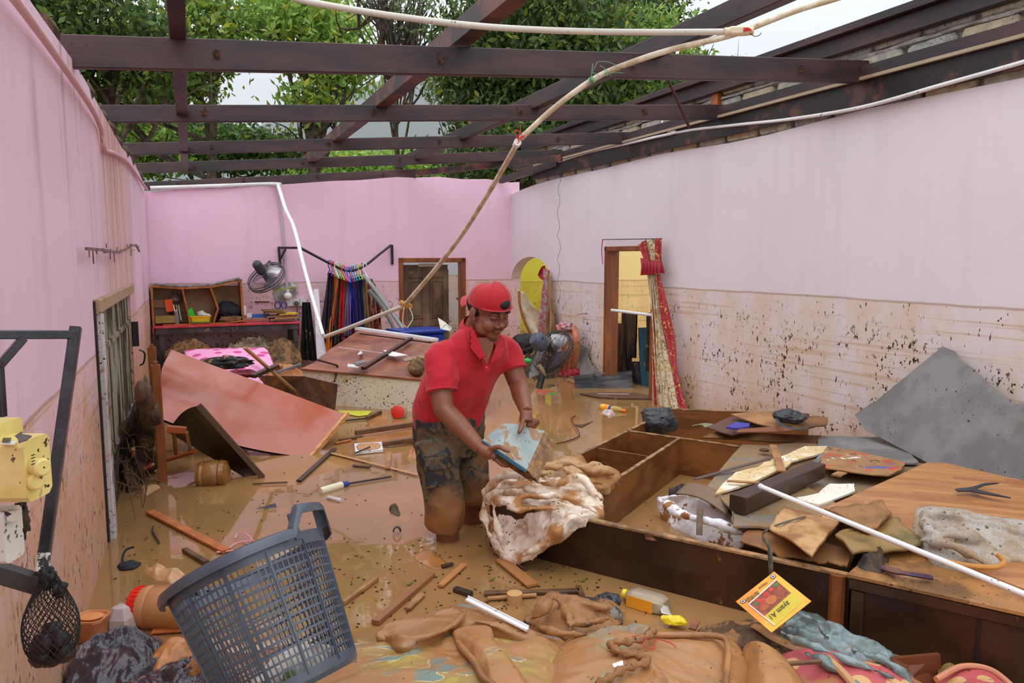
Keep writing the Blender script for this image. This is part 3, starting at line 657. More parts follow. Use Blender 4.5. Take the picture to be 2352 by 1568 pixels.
r1 = P(1439, 990, zr); r2 = P(1700, 1027, zr); r2b = r1+(r2-r1)*1.9
t.part('divider', plank(r1, r2b, .02, zr, -.1), M_VEN)
q1 = P(1560, 1008, zr); q2 = P(1378, 1126, zr); q3 = q1+(q2-q1)*1.28
t.part('divider', plank(q1, q3, .02, zr, -.1), M_VEN)
t.part('shelf', plank(P(1366, 1027, zr), P(1494, 1048, zr), .016, zr, -.05), M_VEN)
for a, b_ in ((r1, r2b), (q1, q3), (FL, BL), (BL, BR)):
    mb = MB(); mb.beam(a+UP*.006+(UP*.02 if a is BL else 0), b_+UP*.006+(UP*.02 if a is BL else 0), .024, .006, UP); t.part('edge_band', mb, M_EDGE)
mb = MB(); mb.prism([FL-UP*.27, FR_-UP*.27, BR-UP*.27, BL-UP*.27], .02); t.part('back_board', mb, M_VEN)
mb = MB(); mb.beam(P(2100, 962, zr+.03), P(2072, 1046, zr), .035, .05, UP); t.part('end_rail', mb, M_CHOC)
mb = MB(); mb.prism(jag([P(1480, 1228, zr), P(1551, 1230, zr), P(1520, 1242, zr-.02), P(1484, 1240, zr-.03)], 2, .006, 3), .004); t.part('peeling_veneer', mb, mat('peeling_veneer', (120, 72, 50), .5, mud=.2))
t.done()
# second cabinet
t = T('cabinet', 'dark low cabinet with a framed front, cut by the right edge of the photo', 'cabinet')
ca1, ca2 = P(1963, 1318, .27), P(2420, 1418, .27); dc = nrm(ca2-ca1); nc = nrm(np.cross(UP, dc)); cb = nc*.8
f_ = lambda s_, z_, o_=0: ca1+dc*s_+UP*(z_-.27)-nc*o_
Lc = np.linalg.norm(ca2-ca1)+.5
mb = MB(); mb.fr(f_(Lc/2, -.02)+nc*.4, dc*Lc/2, nc*.4, UP*.27); t.part('carcass', mb, M_CHOC)
mb = MB(); mb.beam(f_(0, -.01, .012), f_(Lc, -.01, .012), .02, .5, UP, 0); t.part('front_panel', mb, M_CHOC)
mb = MB(); mb.beam(f_(-.01, .245, .03), f_(Lc, .245, .03), .03, .045, UP, .004); t.part('top_rail', mb, M_CHOC)
mb = MB(); mb.beam(f_(.02, -.2, .03), f_(.02, .22, .03), .045, .03, -nc, .004); t.part('stile', mb, M_CHOC)
mb = MB(); mb.beam(f_(.42, -.2, .025), f_(.42, .22, .025), .012, .008, -nc, .001); t.part('panel_joint', mb, mat('joint_dark', (24, 16, 12), .6))
mb = MB(); mb.prism([f_(-.02, .283, .05), f_(Lc, .283, .05), f_(Lc, .283, -.5), f_(.05, .283, -.4)], .012); t.part('top_board', mb, mat('muddy_top', (176, 122, 66), .5, (120, 84, 48), 4, .4, .6, mud=.4, specks=.5))
t.done()
mb = MB(); z_ = .30; poly = [P(2128, 1062, z_+.05), P(2172, 1063, z_+.05), P(2470, 1130, z_+.03), P(2470, 1400, z_), P(2352, 1352, z_), P(2250, 1312, z_), P(2110, 1266, z_), P(1894, 1166, z_+.02)]
mb.prism(poly, .018); one('laminate_panel', 'large wood strip panel lying flat on the right, with a grey patterned cloth on it', 'board', mb, M_PARQ)

# grey cement sheets
M_GREY = mat('grey_cement_sheet', (132, 128, 126), .75, (110, 106, 104), 3, .4, .6, bump=.2, specks=.25, mud=.05)
M_GREYM = mat('muddy_grey_sheet', (142, 130, 114), .5, (122, 112, 100), 4, .4, .6, mud=.62, msc=3, mc=lin((150, 120, 84)), specks=.4, bump=.2)
sl = [(2165, 795, .05), (2192, 806, .05), (2206, 826, .07), (2236, 846, .09), (2262, 872, .11), (2312, 912, .14), (2334, 926, .15), (2400, 930, .17), (2400, 1125, .42), (2240, 1090, .44), (2130, 1062, .46), (1985, 985, .33), (1963, 952, .28), (2002, 925, .24), (2010, 922, .23)]
zt_s = float(WR(2165, 795)[2]); k_s = .41/(zt_s-.2); n_s = N_-UP*k_s
mb = MB(); mb.prism([hit(a, b_, n_s, (RW-.04-k_s*zt_s)-float(n_s@O3)) for a, b_, c in sl], .012, -nrm(n_s)); one('cement_sheet', 'large grey cement sheet with a broken corner leaning on the lilac wall at the right', 'sheet', mb, M_GREY)
slab('cement_sheet', 'muddy grey sheet bridging the wardrobe, under the squared dark timber', 'sheet', [(1706, 1020), (1776, 1022), (1900, 1006), (2046, 1004), (2056, 1022), (2084, 1040), (2096, 1062), (2130, 1064), (1900, 1168), (1880, 1190), (1700, 1215), (1684, 1200), (1680, 1170), (1655, 1142), (1620, 1122)], .01, M_GREYM, .275, 5, 3, .008)
slab('cement_sheet', 'broken grey sheet pieces between the dark timber and the folded brown cloth', 'sheet', [(1684, 1152), (1765, 1122), (1850, 1115), (1930, 1160), (1900, 1215), (1800, 1222), (1745, 1208), (1684, 1208)], .01, M_GREYM, .30, 8, 3, .01)
slab('cement_sheet', 'clean grey strip of sheet behind the splintered boards', 'sheet', [(1880, 1000), (2045, 1004), (2062, 1030), (2092, 1042), (2110, 1062), (2060, 1064), (1990, 1040), (1880, 1040)], .01, M_GREY, .30, 9, 3, .006)
mb = MB(); mb.prism([WR(a, b_, c) for a, b_, c in [(1329, 787, .04), (1352, 800, .04), (1349, 818, .06), (1356, 838, .09), (1372, 852, .11), (1390, 858, .12), (1332, 872, .14)]], .012, -N_); one('cement_sheet', 'grey offcut with a curved edge propped on the lilac wall left of the doorway', 'sheet', mb, M_GREY)
# dark squared timber and the white pipe
M_BEAM = mat('wet_black_brown_timber', (62, 42, 34), .4, (84, 58, 42), 6, .5, .7, mud=.12, bump=.4, specks=.2)
stick('timber_baulk', 'short squared dark timber lying across the grey sheets', 'timber', (1694, 1158, .35), (1878, 1078, .35), .085, .08, M_BEAM, bev=.004)
M_PVC = mat('white_pvc', (232, 230, 230), .28, bump=.0, specks=.25, mud=.16, msc=14)
M_PVCG = mat('grey_pvc', (206, 200, 188), .35, mud=.22, msc=16, specks=.2, bump=0)
M_PVCT = mat('weathered_conduit', (226, 214, 194), .4, (190, 170, 140), 9, mud=.1, specks=.2, bump=0)
mb = MB(); mb.tube(np.linspace(P(1750, 1118, .42), P(2420, 1392, .36), 12), .0115, 14); mb.tube([P(1750, 1118, .42), P(1746, 1116, .42)], .0135, 14); one('pvc_pipe', 'long straight white plastic pipe lying over the debris at the right', 'pipe', mb, M_PVC, True)

# ============================================================ overturned cream cabinet in the middle
M_CRE = mat('stained_cream_panel', (228, 216, 192), .5, (204, 158, 104), 5, .55, .72, mud=.18, msc=6, mc=lin((150, 104, 60)), specks=.9, st=(1, 1, .5))
M_TOPB = mat('red_brown_hardboard', (158, 98, 72), .45, (128, 76, 54), 4, .4, .6, mud=.25, specks=.5, wet=.12)
t = T('overturned_cabinet', 'cream sided cabinet lying on its side with a red-brown board on top, behind the man', 'cabinet')
a0, a1 = P(690, 846, .36), P(1110, 886, .30)
dk = nrm((a1-a0)*np.array([1, 1, 0]))
w0, w1 = P(690, 846, .36)*[1, 1, 0], P(1110, 886, .30)*[1, 1, 0]
mb = MB(); mb.rings([[w0-UP*.3, w0+UP*.36, w0+UP*.36+NB*.02, w0-UP*.3+NB*.02], [w1-UP*.3, w1+UP*.30, w1+UP*.30+NB*.02, w1-UP*.3+NB*.02]]); t.part('side_panel', mb, M_CRE)
b1, b0 = P(985, 776, .62), P(835, 758, .62); tp_ = [P(690, 846, .365), P(722, 832, .40), P(760, 800, .50), P(826, 757, .62), P(860, 760, .62), P(985, 778, .60), P(1110, 812, .5), P(1110, 884, .31)]
mb = MB(); mb.prism(tp_, .02); t.part('back_board', mb, M_TOPB)
mb = MB(); mb.beam(P(822, 754, .63), P(1000, 780, .60), .09, .03, UP); t.part('white_trim', mb, mat('white_laminate', (236, 234, 238), .3, mud=.12))
mb = MB(); mb.beam(P(826, 766, .615), P(990, 787, .595), .01, .012, UP); t.part('black_strip', mb, mat('black_strip', (36, 34, 40), .4))
mb = MB(); mb.beam(P(834, 846, .40), P(944, 777, .615), .05, .03, UP); t.part('batten', mb, M_CHOC)
mb = MB(); mb.tube([P(728, 826, .44), P(772, 838, .40), P(776, 842, .38), P(768, 876, .27)], .011, 6); t.part('strap', mb, M_CHOC)
mb = MB(); mb.beam(P(777, 797, .52), P(905, 814, .49), .006, .006, UP); mb.beam(P(905, 815, .49), P(968, 824, .47), .006, .006, UP); t.part('white_edge', mb, M_PVC)
t.done()
slab('ceiling_shard', 'pointed white shard lying on the red-brown board beside the batten', 'shard', [(880, 803, .52), (900, 806, .52), (936, 815, .5), (906, 818, .49), (894, 816, .49)], .006, M_PVC)
slab('ceiling_shard', 'tiny white shard left of the batten', 'shard', [(821, 812, .49), (829, 805, .5), (833, 811, .49), (823, 814, .49)], .006, M_PVC)
slab('ceiling_shard', 'small white block at the foot of the batten', 'shard', [(799, 835, .44), (825, 838, .43), (823, 843, .42), (798, 841, .43)], .01, M_PVC)
slab('ceiling_shard', 'grey curved scrap just above the small white block', 'shard', [(812, 832, .45), (836, 825, .46), (843, 830, .45), (820, 838, .44)], .01, M_GREY)
slab('splinter', 'grey splintered lath on the red-brown board next to the man', 'lath', [(925, 823, .49), (968, 815, .5), (980, 820, .49), (930, 829, .47)], .01, mat('grey_lath', (150, 124, 98), .6))
mb = MB(); mb.heap([P(938, 840, .43), P(945, 828, .45), (P(962, 822, .46)), P(975, 826, .45), P(972, 846, .41), P(950, 850, .41)], .06, .05, (20, 20, 20), 4, 60, 16); one('rag', 'crumpled brown rag on the overturned cabinet beside the man', 'rag', mb, mat('brown_rag', (140, 104, 64), .8, (90, 64, 36), 12, bump=.5), 2)
# grey brown flat panel in front of it
slab('door_panel_board', 'muddy grey-brown panel standing in the water behind the big red-brown board', 'board', [(590, 862, .5), (700, 864, .36), (776, 882, .32), (770, 940, 0), (768, 960, -.05), (640, 920, .1)], .02, mat('grey_brown_panel', (136, 104, 84), .5, (112, 76, 70), 6, mud=.45, specks=.3), d=-E_)
# ============================================================ large red-brown board at the left
M_RED = mat('red_brown_board', (176, 78, 40), .30, (186, 104, 84), 3, .38, .6, mud=.26, msc=7, mc=lin((178, 126, 86)), mst=(1, .35, 1), bump=.12, wet=.12, spec=.6)
t = T('sloping_board', 'huge red-brown board sloping into the water at the left', 'board')
pl = [P(367, 842, .62), P(394, 803, .74), P(796, 948, .22), P(712, 1052, -.02), P(590, 1046, -.02), P(450, 1000, .12), P(372, 960, .3)]
mb = MB()
A = []                                              # slightly sagging sheet
L_ = [P(394, 803, .74), P(372, 842, .64), P(366, 900, .46), P(372, 962, .30)]; Rr = [P(790, 950, .22), P(762, 985, .13), P(736, 1018, .055), P(708, 1050, -.02)]
for u in np.linspace(0, 1, 24):
    row = []
    for v_ in np.linspace(0, 1, 12):
        l = np.array([np.interp(v_*3, range(4), [q[i] for q in L_]) for i in range(3)]); r = np.array([np.interp(v_*3, range(4), [q[i] for q in Rr]) for i in range(3)])
        p = l+(r-l)*u; p[2] -= .05*math.sin(math.pi*u)*v_*v_+.0*u; row.append(p)
    A.append(row)
A = np.array(A); mb.grid(A); t.part('board', mb, M_RED, 2)
bo = mb; me = t.ch[-1].data
mb = MB(); A2 = A.copy(); A2[:, :, 2] -= .018; mb.grid(A2); t.part('underside', mb, M_CHOC, 2)
mb = MB(); mb.beam(Rr[0]+[.03, .01, .0], Rr[3]+[.02, -.02, 0], .028, .035, UP); t.part('raw_edge_batten', mb, mat('raw_wood_edge', (218, 160, 100), .55, (190, 130, 78), 8, st=(1, 1, 4)))
t.done()
# dark bent board in front of it
t = T('bent_board', 'dark warped board propped like a tent in front of the red-brown board', 'board')
A = []
L_ = [P(385, 990, .33), P(455, 934, .50)]; 
for u in np.linspace(0, 1, 16):
    a = np.array(P(385, 992, .22))*(1-u)+np.array(P(458, 932, .52))*u; a[2] += .05*math.sin(u*3.1)
    b_ = np.array(P(560, 1095, 0))*(1-u)+np.array(P(604, 1096, -.02))*u
    A.append([a+(b_-a)*v_ for v_ in np.linspace(0, 1, 12)])
A = np.array(A); mb = MB(); mb.grid(A); t.part('face', mb, M_CHOC, 2)
mb = MB(); mb.beam(P(456, 930, .53), P(604, 1096, 0), .03, .035, UP); t.part('edge', mb, mat('dark_ply_edge', (92, 66, 48), .6, mud=.2)); 
mb = MB(); A2 = A+np.array([0.01, .03, 0]); mb.grid(A2); t.part('backing', mb, M_CHOC, 2)
t.done()
# posts
M_POST = mat('orange_brown_post', (156, 88, 36), .4, (134, 70, 28), 5, mud=.15, specks=.5, wet=.1)
for nm, a, zt, w in (('square orange-brown wooden post standing in the water, nearer of the two at the left', (376, 1106), 1.0, .055), ('square orange-brown wooden post behind the nearer one, beside the slatted metal door', (366, 1010), 1.0, .06)):
    b_ = P(*a, 0); pt = (357, 838) if 'nearer of' in nm else (348, 797); tt = D(*pt, b_[1]); t = T('post', nm, 'post'); mb = MB(); mb.beam(b_-UP*.33, tt, w, w, N_, .004); t.part('shaft', mb, M_POST)
    mb = MB(); mb.beam(tt, tt+UP*.025, w*.55, w*.5, N_, .003); t.part('tenon', mb, M_POST); t.done()

# ============================================================ table, shelf unit and things on it
M_TBL = mat('grimy_table_frame', (84, 70, 76), .6, (60, 50, 52), 6, mud=.3)
M_REDC = mat('red_plastic_cloth', (214, 52, 66), .35, (232, 110, 110), 5, .5, .7, mud=.12, wet=.1)
sA, sB = float(WB(352, 745)@EB), float(WB(690, 740)@EB); zt_ = .68
def TB(s_, d_, z_): return NB*(BW-d_)+EB*s_+UP*z_
s1_, s2_ = float(hit(352, 742, NB, BW-.50)@EB), float(D(690, 742, 9.45)@EB)
t = T('table', 'long grimy table with a red plastic cover against the back wall', 'table')
mb = MB(); mb.fr(TB((s1_+s2_)/2, .30, zt_), EB*(s2_-s1_)/2, NB*.26, UP*.008); t.part('red_cover', mb, M_REDC)
mb = MB(); mb.fr(TB(s2_+.01, .30, zt_-.09), EB*.006, NB*.1, UP*.09); t.part('cover_flap', mb, M_REDC); mb = MB(); mb.fr(TB(s1_-.005, .5, zt_-.03), EB*.006, NB*.05, UP*.03); t.part('cover_flap', mb, M_REDC)
mb = MB(); mb.fr(TB((s1_+s2_)/2, .53, zt_-.045), EB*(s2_-s1_)/2*.97, NB*.012, UP*.035); mb.fr(TB((s1_+s2_)/2, .07, zt_-.045), EB*(s2_-s1_)/2*.97, NB*.012, UP*.035); t.part('apron', mb, M_TBL)
for s_ in (s1_+.08, s2_-.06):
    for d_ in (.08, .50): mb = MB(); mb.beam(TB(s_, d_, -.33), TB(s_, d_, zt_-.012), .055, .055, NB, .004); t.part('leg', mb, M_TBL)
t.done()
M_ORW = mat('orange_wood_edge', (190, 116, 48), .5, (150, 86, 36), 7, mud=.15)
M_SHB = mat('shelf_back', (176, 146, 106), .6, (150, 116, 78), 5, mud=.2)
se = float(D(552, 700, 9.7)@EB); sb = s1_+.0; zs0, zs1 = zt_+.008, float(D(450, 650, 9.6)[2])
sb = float(hit(350, 690, NB, BW-.34)@EB)
t = T('shelf_unit', 'wooden pigeonhole shelf with three open bays standing on the red table', 'shelf')
W3 = (se-sb); bx = [0, .335*W3, .655*W3, W3]; zq = [zs1-.015, zs1-.045, zs1-.03, zs1+.045]
for k, x_ in enumerate(bx):
    mb = MB()
    if k == 2:
        mb.beam(TB(sb+x_-.02, .2, zs1-.03), TB(sb+x_+.06, .2, zs0+.18), .02, .3, NB); mb.beam(TB(sb+x_+.06, .2, zs0+.19), TB(sb+x_-.0, .2, zs0+.01), .02, .3, NB)
    elif k == 1: mb.beam(TB(sb+x_-.01, .2, zs1-.04), TB(sb+x_+.06, .2, zs0+.01), .02, .3, NB)
    else: mb.beam(TB(sb+x_, .2, zs0), TB(sb+x_-(.02 if k == 3 else 0), .2, zq[k]), .022, .3, NB)
    t.part('upright', mb, M_ORW)
mb = MB(); R = []
for k in range(13): f = k/12; z_ = np.interp(f*3, range(4), zq); p = TB(sb+W3*f-.0, .2, z_); R.append([p-NB*.16-UP*.011, p+NB*.15-UP*.011, p+NB*.15+UP*.011, p-NB*.16+UP*.011])
mb.rings(R); t.part('top_board', mb, M_ORW)
mb = MB(); R = []
for k in range(13): f = k/12; z_ = np.interp(f*3, range(4), zq)+.022; p = TB(sb+.03+W3*.95*f, .2, z_); R.append([p-NB*.15-UP*.008, p+NB*.15-UP*.008, p+NB*.15+UP*.008, p-NB*.15+UP*.008])
mb.rings(R); t.part('soaked_paper', mb, mat('soaked_newspaper', (150, 148, 148), .7, (96, 92, 92), 14, mud=.2))
mb = MB(); mb.fr(TB(sb+W3/2, .06, (zs0+zs1)/2-.01), EB*W3/2, NB*.006, UP*((zs1-zs0)/2-.02)); t.part('back_board', mb, M_SHB)
mb = MB(); R = []
for k in range(13): f = k/12; p = TB(sb+.1+(W3*1.18)*f, .36, zs0+.006+.05*max(0, f-.55)**1.1*2); R.append([p-NB*.012-UP*.006, p+NB*.01-UP*.006, p+NB*.01+UP*.008, p-NB*.012+UP*.008])
mb.rings(R); t.part('sprung_edge_strip', mb, M_ORW)
t.done()
def tbx(name, label, cat, px, py, d_, w, h, dp, c, rot=0, **k):
    """small box standing on the table: px of its centre bottom"""
    z_ = zs0; b_ = hit(px, py, NB, BW-d_); s_ = float(b_@EB); mb = MB(); x = EB*math.cos(rot)+UP*math.sin(rot); y = -EB*math.sin(rot)+UP*math.cos(rot)
    zb_ = max(z_, float(b_[2])); mb.fr(TB(s_, d_, zb_)+y*h/2+UP*abs(math.sin(rot))*w/2, x*w/2, NB*dp/2, y*h/2); return one(name, label, cat, mb, mat('c_'+label[:24], c, .5, **k))
tbx('cardboard_box', 'small brown carton standing in the left bay of the shelf', 'box', 367, 706, .18, .13, .10, .1, (132, 98, 62))
tbx('orange_packet', 'bright orange packet standing in the left bay of the shelf', 'packet', 391, 716, .24, .085, .15, .03, (252, 92, 24), .1)
tbx('carton', 'yellowish muddy carton lying in front in the left bay', 'box', 380, 741, .3, .22, .085, .1, (150, 132, 62), mud=.3)
tbx('carton', 'flattened mauve carton between the brown carton and the yellowish one', 'box', 370, 724, .16, .17, .09, .1, (110, 82, 78))
for k, (x_, c_) in enumerate(((405, (232, 232, 226)), (411, (160, 178, 70)), (416, (190, 196, 180)))):
    tbx('booklet', ['white', 'lime green', 'grey'][k]+' thin booklet leaning upright in the left bay', 'booklet', x_, 735, .24, .012, .19, .12, c_, .12, )
def bottle(name, label, prof, c, mt, ax=UP, n=16, capc=None, capp=None, group=None, cat='bottle', extra=None):
    t = T(name, label, cat, group); mb = MB(); mb.lathe(prof, c, ax, n); t.part('body', mb, mt, True)
    if capc is not None: mb = MB(); mb.lathe(capp, c, ax, n); t.part('cap', mb, capc, True)
    if extra: extra(t)
    t.done()
q = hit(406, 742, NB, BW-.32); q[2] = zs0
bottle('bottle', 'grey plastic bottle standing in front of the booklets', [(.026, 0), (.028, .1), (.02, .13), (.012, .15), (.012, .17)], q, mat('grey_plastic', (120, 120, 132), .3), capc=mat('c_wht', (210, 210, 215), .4), capp=[(.014, .165), (.014, .18)])
q = hit(402, 690, NB, BW-.14)
bottle('funnel', 'grey bell shaped plastic cover hanging in the left bay', [(.075, 0), (.07, .03), (.045, .07), (.012, .09), (.01, .125)], q, mat('grey_clear', (130, 122, 126), .3, alpha=.9), cat='cover')
M_YPL = mat('yellow_plastic', (246, 196, 34), .3, mud=.06)
# yellow basket in the middle bay
t = T('small_basket', 'small yellow plastic basket in the middle bay of the shelf', 'basket'); q = hit(460, 731, NB, BW-.28); q[2] = zs0; R = []
for r_, z_ in ((.8, 0), (1, .085), (1.08, .088), (1.08, .1), (.96, .1), (.78, .012)):
    R.append([q+EB*a*.115*r_+NB*b_*.07*r_+UP*z_ for a, b_ in ((-1, -.8), (-.8, -1), (.8, -1), (1, -.8), (1, .8), (.8, 1), (-.8, 1), (-1, .8))])
mb = MB(); mb.rings(R); t.part('tray', mb, M_YPL); t.done()
mb = MB(); mb.fr(q+UP*.115+EB*(-.10), EB*.03+UP*.02, NB*.03, UP*.07-EB*.02); one('green_packet', 'bright green packet sticking out left of the yellow basket', 'packet', mb, mat('neon_green', (50, 214, 40), .4))
mb = MB(); mb.ball(q+UP*.11+EB*.02, (.06, 0, 0), (0, .04, 0), (0, 0, .05), .3, 2, 3, 24, 14); one('plastic_bag', 'clear crumpled bag on top of the yellow basket', 'bag', mb, mat('clear_bag', (214, 214, 206), .2, mud=.1), 2)
mb = MB(); mb.ball(q+UP*.105+EB*.085, (.035, 0, 0), (0, .03, 0), (0, 0, .02), .1, 2, 3, 20, 12); one('soap_dish', 'white rounded tub at the right end of the yellow basket', 'tub', mb, mat('white_tub', (236, 238, 244), .4), 2)
tbx('green_tray', 'flat green lid under the yellow basket', 'lid', 462, 740, .34, .22, .012, .1, (110, 150, 60))
q = hit(525, 718, NB, BW-.22); q[2] = zs0+.14
mb = MB(); mb.ball(q, (.15, .05, 0), (0, .09, 0), (0, 0, .12), .22, 1.6, 5, 60, 36); one('black_cloth', 'black cloth stuffed into the right bay of the shelf', 'cloth', mb, mat('black_cloth', (30, 32, 42), .8, bump=.4), 2)
mb = MB(); mb.ball(q+EB*.03-UP*.10-NB*.08, (.14, .05, 0), (0, .05, 0), (0, 0, .05), .35, 2.5, 6, 50, 28); one('muddy_lump', 'brown muddy rag in front of the black cloth in the right bay', 'rag', mb, mat('muddy_rag', (146, 106, 68), .8, (92, 66, 44), 10, bump=.6), 2)
for k, (x_, y_, w, h, c_, lb) in enumerate(((560, 722, .05, .11, (236, 240, 245), 'white little tube standing right of the shelf unit'), (572, 728, .06, .05, (224, 226, 230), 'white jar right of the little tube'), (598, 729, .22, .045, (60, 110, 190), 'blue and white flat box on the red table'))):
    tbx('toiletry', lb, 'container', x_, y_, .30-.02*k, w, h, .07, c_)
# damp notebooks stacked on the right end
bs = [(648, 742, .30, .020, (96, 120, 130), -.10, 'blue-grey soaked book at the bottom of the stack on the table end'), (655, 735, .28, .022, (176, 140, 88), .04, 'tan warped notebook in the stack on the table end'), (640, 728, .30, .016, (150, 116, 76), .08, 'brown warped notebook in the stack on the table end'),
      (660, 721, .22, .012, (240, 206, 40), .05, 'bright yellow booklet in the stack on the table end'), (632, 716, .26, .020, (160, 128, 84), .06, 'muddy notebook above the yellow booklet'), (625, 711, .24, .016, (128, 100, 66), -.05, 'topmost dark brown notebook of the stack on the table end')]
for k, (x_, y_, w, h, c_, rt, lb) in enumerate(bs):
    s_ = float(hit(x_, y_, NB, BW-.32)@EB); z_ = zs0+.012+k*.024; t = T('notebook', lb, 'book', 'soaked books on the red table')
    x = EB*math.cos(rt)+UP*math.sin(rt)*.5; p = TB(s_, .30+.02*(k % 2), z_+.012)
    mb = MB(); mb.fr(p, x*w/2, NB*.1, UP*h*.36); t.part('pages', mb, mat('c_pages%d' % k, tuple(min(255, v_+14) for v_ in (170, 136, 92)), .8, specks=.3))
    for sg in (-1, 1): mb = MB(); mb.fr(p+UP*sg*h*.45, x*(w/2+.005), NB*.104, UP*.002); t.part('cover', mb, mat('c_'+lb[:20], c_, .6, mud=.2))
    t.done()
# ---- wall fan
M_FAN = mat('dark_grey_plastic', (66, 68, 76), .35); M_FBL = mat('smoked_blade', (100, 90, 104), .25, trans=.45)
def fan(name, label, c, ax, R0, mt_, blades=True, motor=.15, dirt=None):
    t = T(name, label, 'fan'); ax = nrm(ax); x = nrm(np.cross(ax, [0.1, .2, 1])); y = np.cross(ax, x); c = np.array(c)
    for o_, r_ in ((-.035, R0), (.035, R0), (0, R0*1.015)):
        mb = MB(); an = np.linspace(0, 2*math.pi, 41); mb.tube([c+ax*o_+r_*(math.cos(a)*x+math.sin(a)*y) for a in an], .006 if o_ else .010, 6); t.part('guard_ring', mb, mt_, True)
    for sg in (-1, 1):
        mb = MB()
        for k in range(44):
            a = k/44*2*math.pi; e = math.cos(a)*x+math.sin(a)*y; e2 = math.cos(a+.35)*x+math.sin(a+.35)*y
            mb.tube([c+ax*sg*.035+R0*e, c+ax*sg*.075+R0*.72*e2*1., c+ax*sg*.085+R0*.25*e2], .0016, 4, False)
        t.part('wire_guard', mb, mt_, kind='stuff')
    mb = MB(); mb.lathe([(.02, .07), (.055, .085), (.06, .12), (.055, motor+.09), (.03, motor+.115)], c, ax, 20); t.part('motor_housing', mb, mt_, True)
    mb = MB(); mb.lathe([(.035, -.09), (.04, -.05), (.035, .05)], c, ax, 16); t.part('hub', mb, mt_, True)
    for k in range(3 if blades else 0):
        A = []
        for i in range(9):
            f = i/8; rr = .03+(R0*.9-.03)*f; row = []
            for j in range(7):
                a = k*2.094+(j/6-.5)*(.7+.55*math.sin(f*2.6))+f*.5; row.append(c+rr*(math.cos(a)*x+math.sin(a)*y)+ax*.05*(j/6-.5))
            A.append(row)
        mb = MB(); mb.grid(np.array(A)); t.part('blade', mb, M_FBL, 2)
    return t
fc = hit(612, 637, NB, BW-.45); t = fan('wall_fan', 'dark grey round fan hanging tilted on the rose back wall', fc, nrm(np.array([-.30, -.62, .74])), .235, M_FAN)
mb = MB(); a = fc+np.array([.0, .0, -.02]); mb.tube(smoothpath([fc+nrm([-.3, -.55, .78])*.10, hit(618, 600, NB, BW-.2), WB(622, 606, .01)], 5), .012, 8); t.part('wall_arm', mb, M_FAN, True); t.done()
# ============================================================ the man
M_SKIN = NT('brown_skin'); _t = M_SKIN; _t.col(_t.mix(_t.noise(9, 4), lin((112, 66, 46)), lin((150, 92, 66)))); _t.p.inputs['Roughness'].default_value = .42; _t.p.inputs['Subsurface Weight'].default_value = .08; _t.p.inputs['Subsurface Radius'].default_value = (.02, .008, .004); _t.bump(_t.noise(140, 3), .12, .002); M_SKIN = _t.m
M_SHIRT = mat('faded_red_cotton', (176, 16, 34), .85, (200, 34, 48), 3, .35, .65, bump=.25, bsc=160, bd=.0015, sheen=.12, mud=.02, specks=0)
M_CAP = mat('red_cap_cloth', (176, 10, 22), .75, bump=.2, bsc=150, bd=.001, sheen=.2)
M_HAIR = mat('black_hair', (18, 16, 17), .6, bump=.8, bsc=90, bd=.004)
t = NT('camouflage_cotton'); f1 = t.noise(9, 3, .6, dist=1.5); f2 = t.noise(12, 3, .6, seed=3, dist=1.5)
c = t.mix(t.ramp(f1, .5, .53), lin((104, 84, 58)), lin((38, 42, 48))); c = t.mix(t.ramp(f2, .57, .6), c, lin((66, 70, 62)))
zz = t.n('ShaderNodeSeparateXYZ'); t.l(t.geo.outputs['Position'], zz.inputs[0])
md = t.ramp(t.math('ADD', zz.outputs[2], t.math('MULTIPLY', t.noise(5, 5, .6, seed=6), .9)), .88, .56)
c = t.mix(t.math('MULTIPLY', md, .85), c, lin((150, 98, 48))); t.col(c); t.p.inputs['Roughness'].default_value = .6; t.bump(t.noise(110), .3, .002); M_CAMO = t.m
man = T('person', 'man in red polo shirt, backward red cap and camouflage shorts, looking through a soaked book', 'person')
sv = nrm([.82, .57, 0]); fw = nrm([.57, -.82, 0])   # to his left, and where the chest faces
def ring(c, a, b_, s_=sv, f_=fw, n=28, tilt=None, pw=.9):
    an = np.arange(n)/n*2*math.pi; cx = np.sign(np.cos(an))*np.abs(np.cos(an))**pw; sx = np.sign(np.sin(an))*np.abs(np.sin(an))**pw
    return np.array(c)+np.outer(cx*a, s_)+np.outer(sx*b_, f_)
C = [D(1030, 985, 4.02), D(1030, 950, 4.0), D(1042, 905, 3.93), D(1062, 860, 3.87), D(1080, 820, 3.83), D(1090, 790, 3.81), D(1095, 768, 3.80), D(1098, 752, 3.79)]
fb = nrm(fw+np.array([0, 0, -.25])); 
Wd = [(.185, .155), (.195, .17), (.20, .175), (.20, .16), (.20, .135), (.175, .105), (.125, .085), (.07, .07)]
SR, SLf = D(1012, 822, 3.70), D(1164, 806, 3.95)
ER, WRr = D(1018, 938, 3.60), D(1104, 1030, 3.48)
EL, WLf = D(1190, 884, 3.90), D(1209, 946, 3.62)
body = MB()
body.rings([ring(c-fb*.01, a-.02, b_-.02) for c, (a, b_) in zip(C, Wd)])
def limb(pts, rr, m=5, n=14):
    q = smoothpath(pts, m); s_ = np.linspace(0, len(rr)-1, len(q)); return q, np.interp(s_, range(len(rr)), rr)
def addlimb(mb, pts, rr, ex=0): q, r = limb(pts, rr); mb.tube(q, r+ex, 16)
addlimb(body, [SR, (SR+ER)/2+[-.01, 0, 0], ER], [.062, .058, .05]); addlimb(body, [ER, ER*.6+WRr*.4, WRr], [.05, .050, .031])
addlimb(body, [SLf, (SLf+EL)/2, EL], [.062, .056, .048]); addlimb(body, [EL, EL*.6+WLf*.4, WLf], [.048, .048, .030])
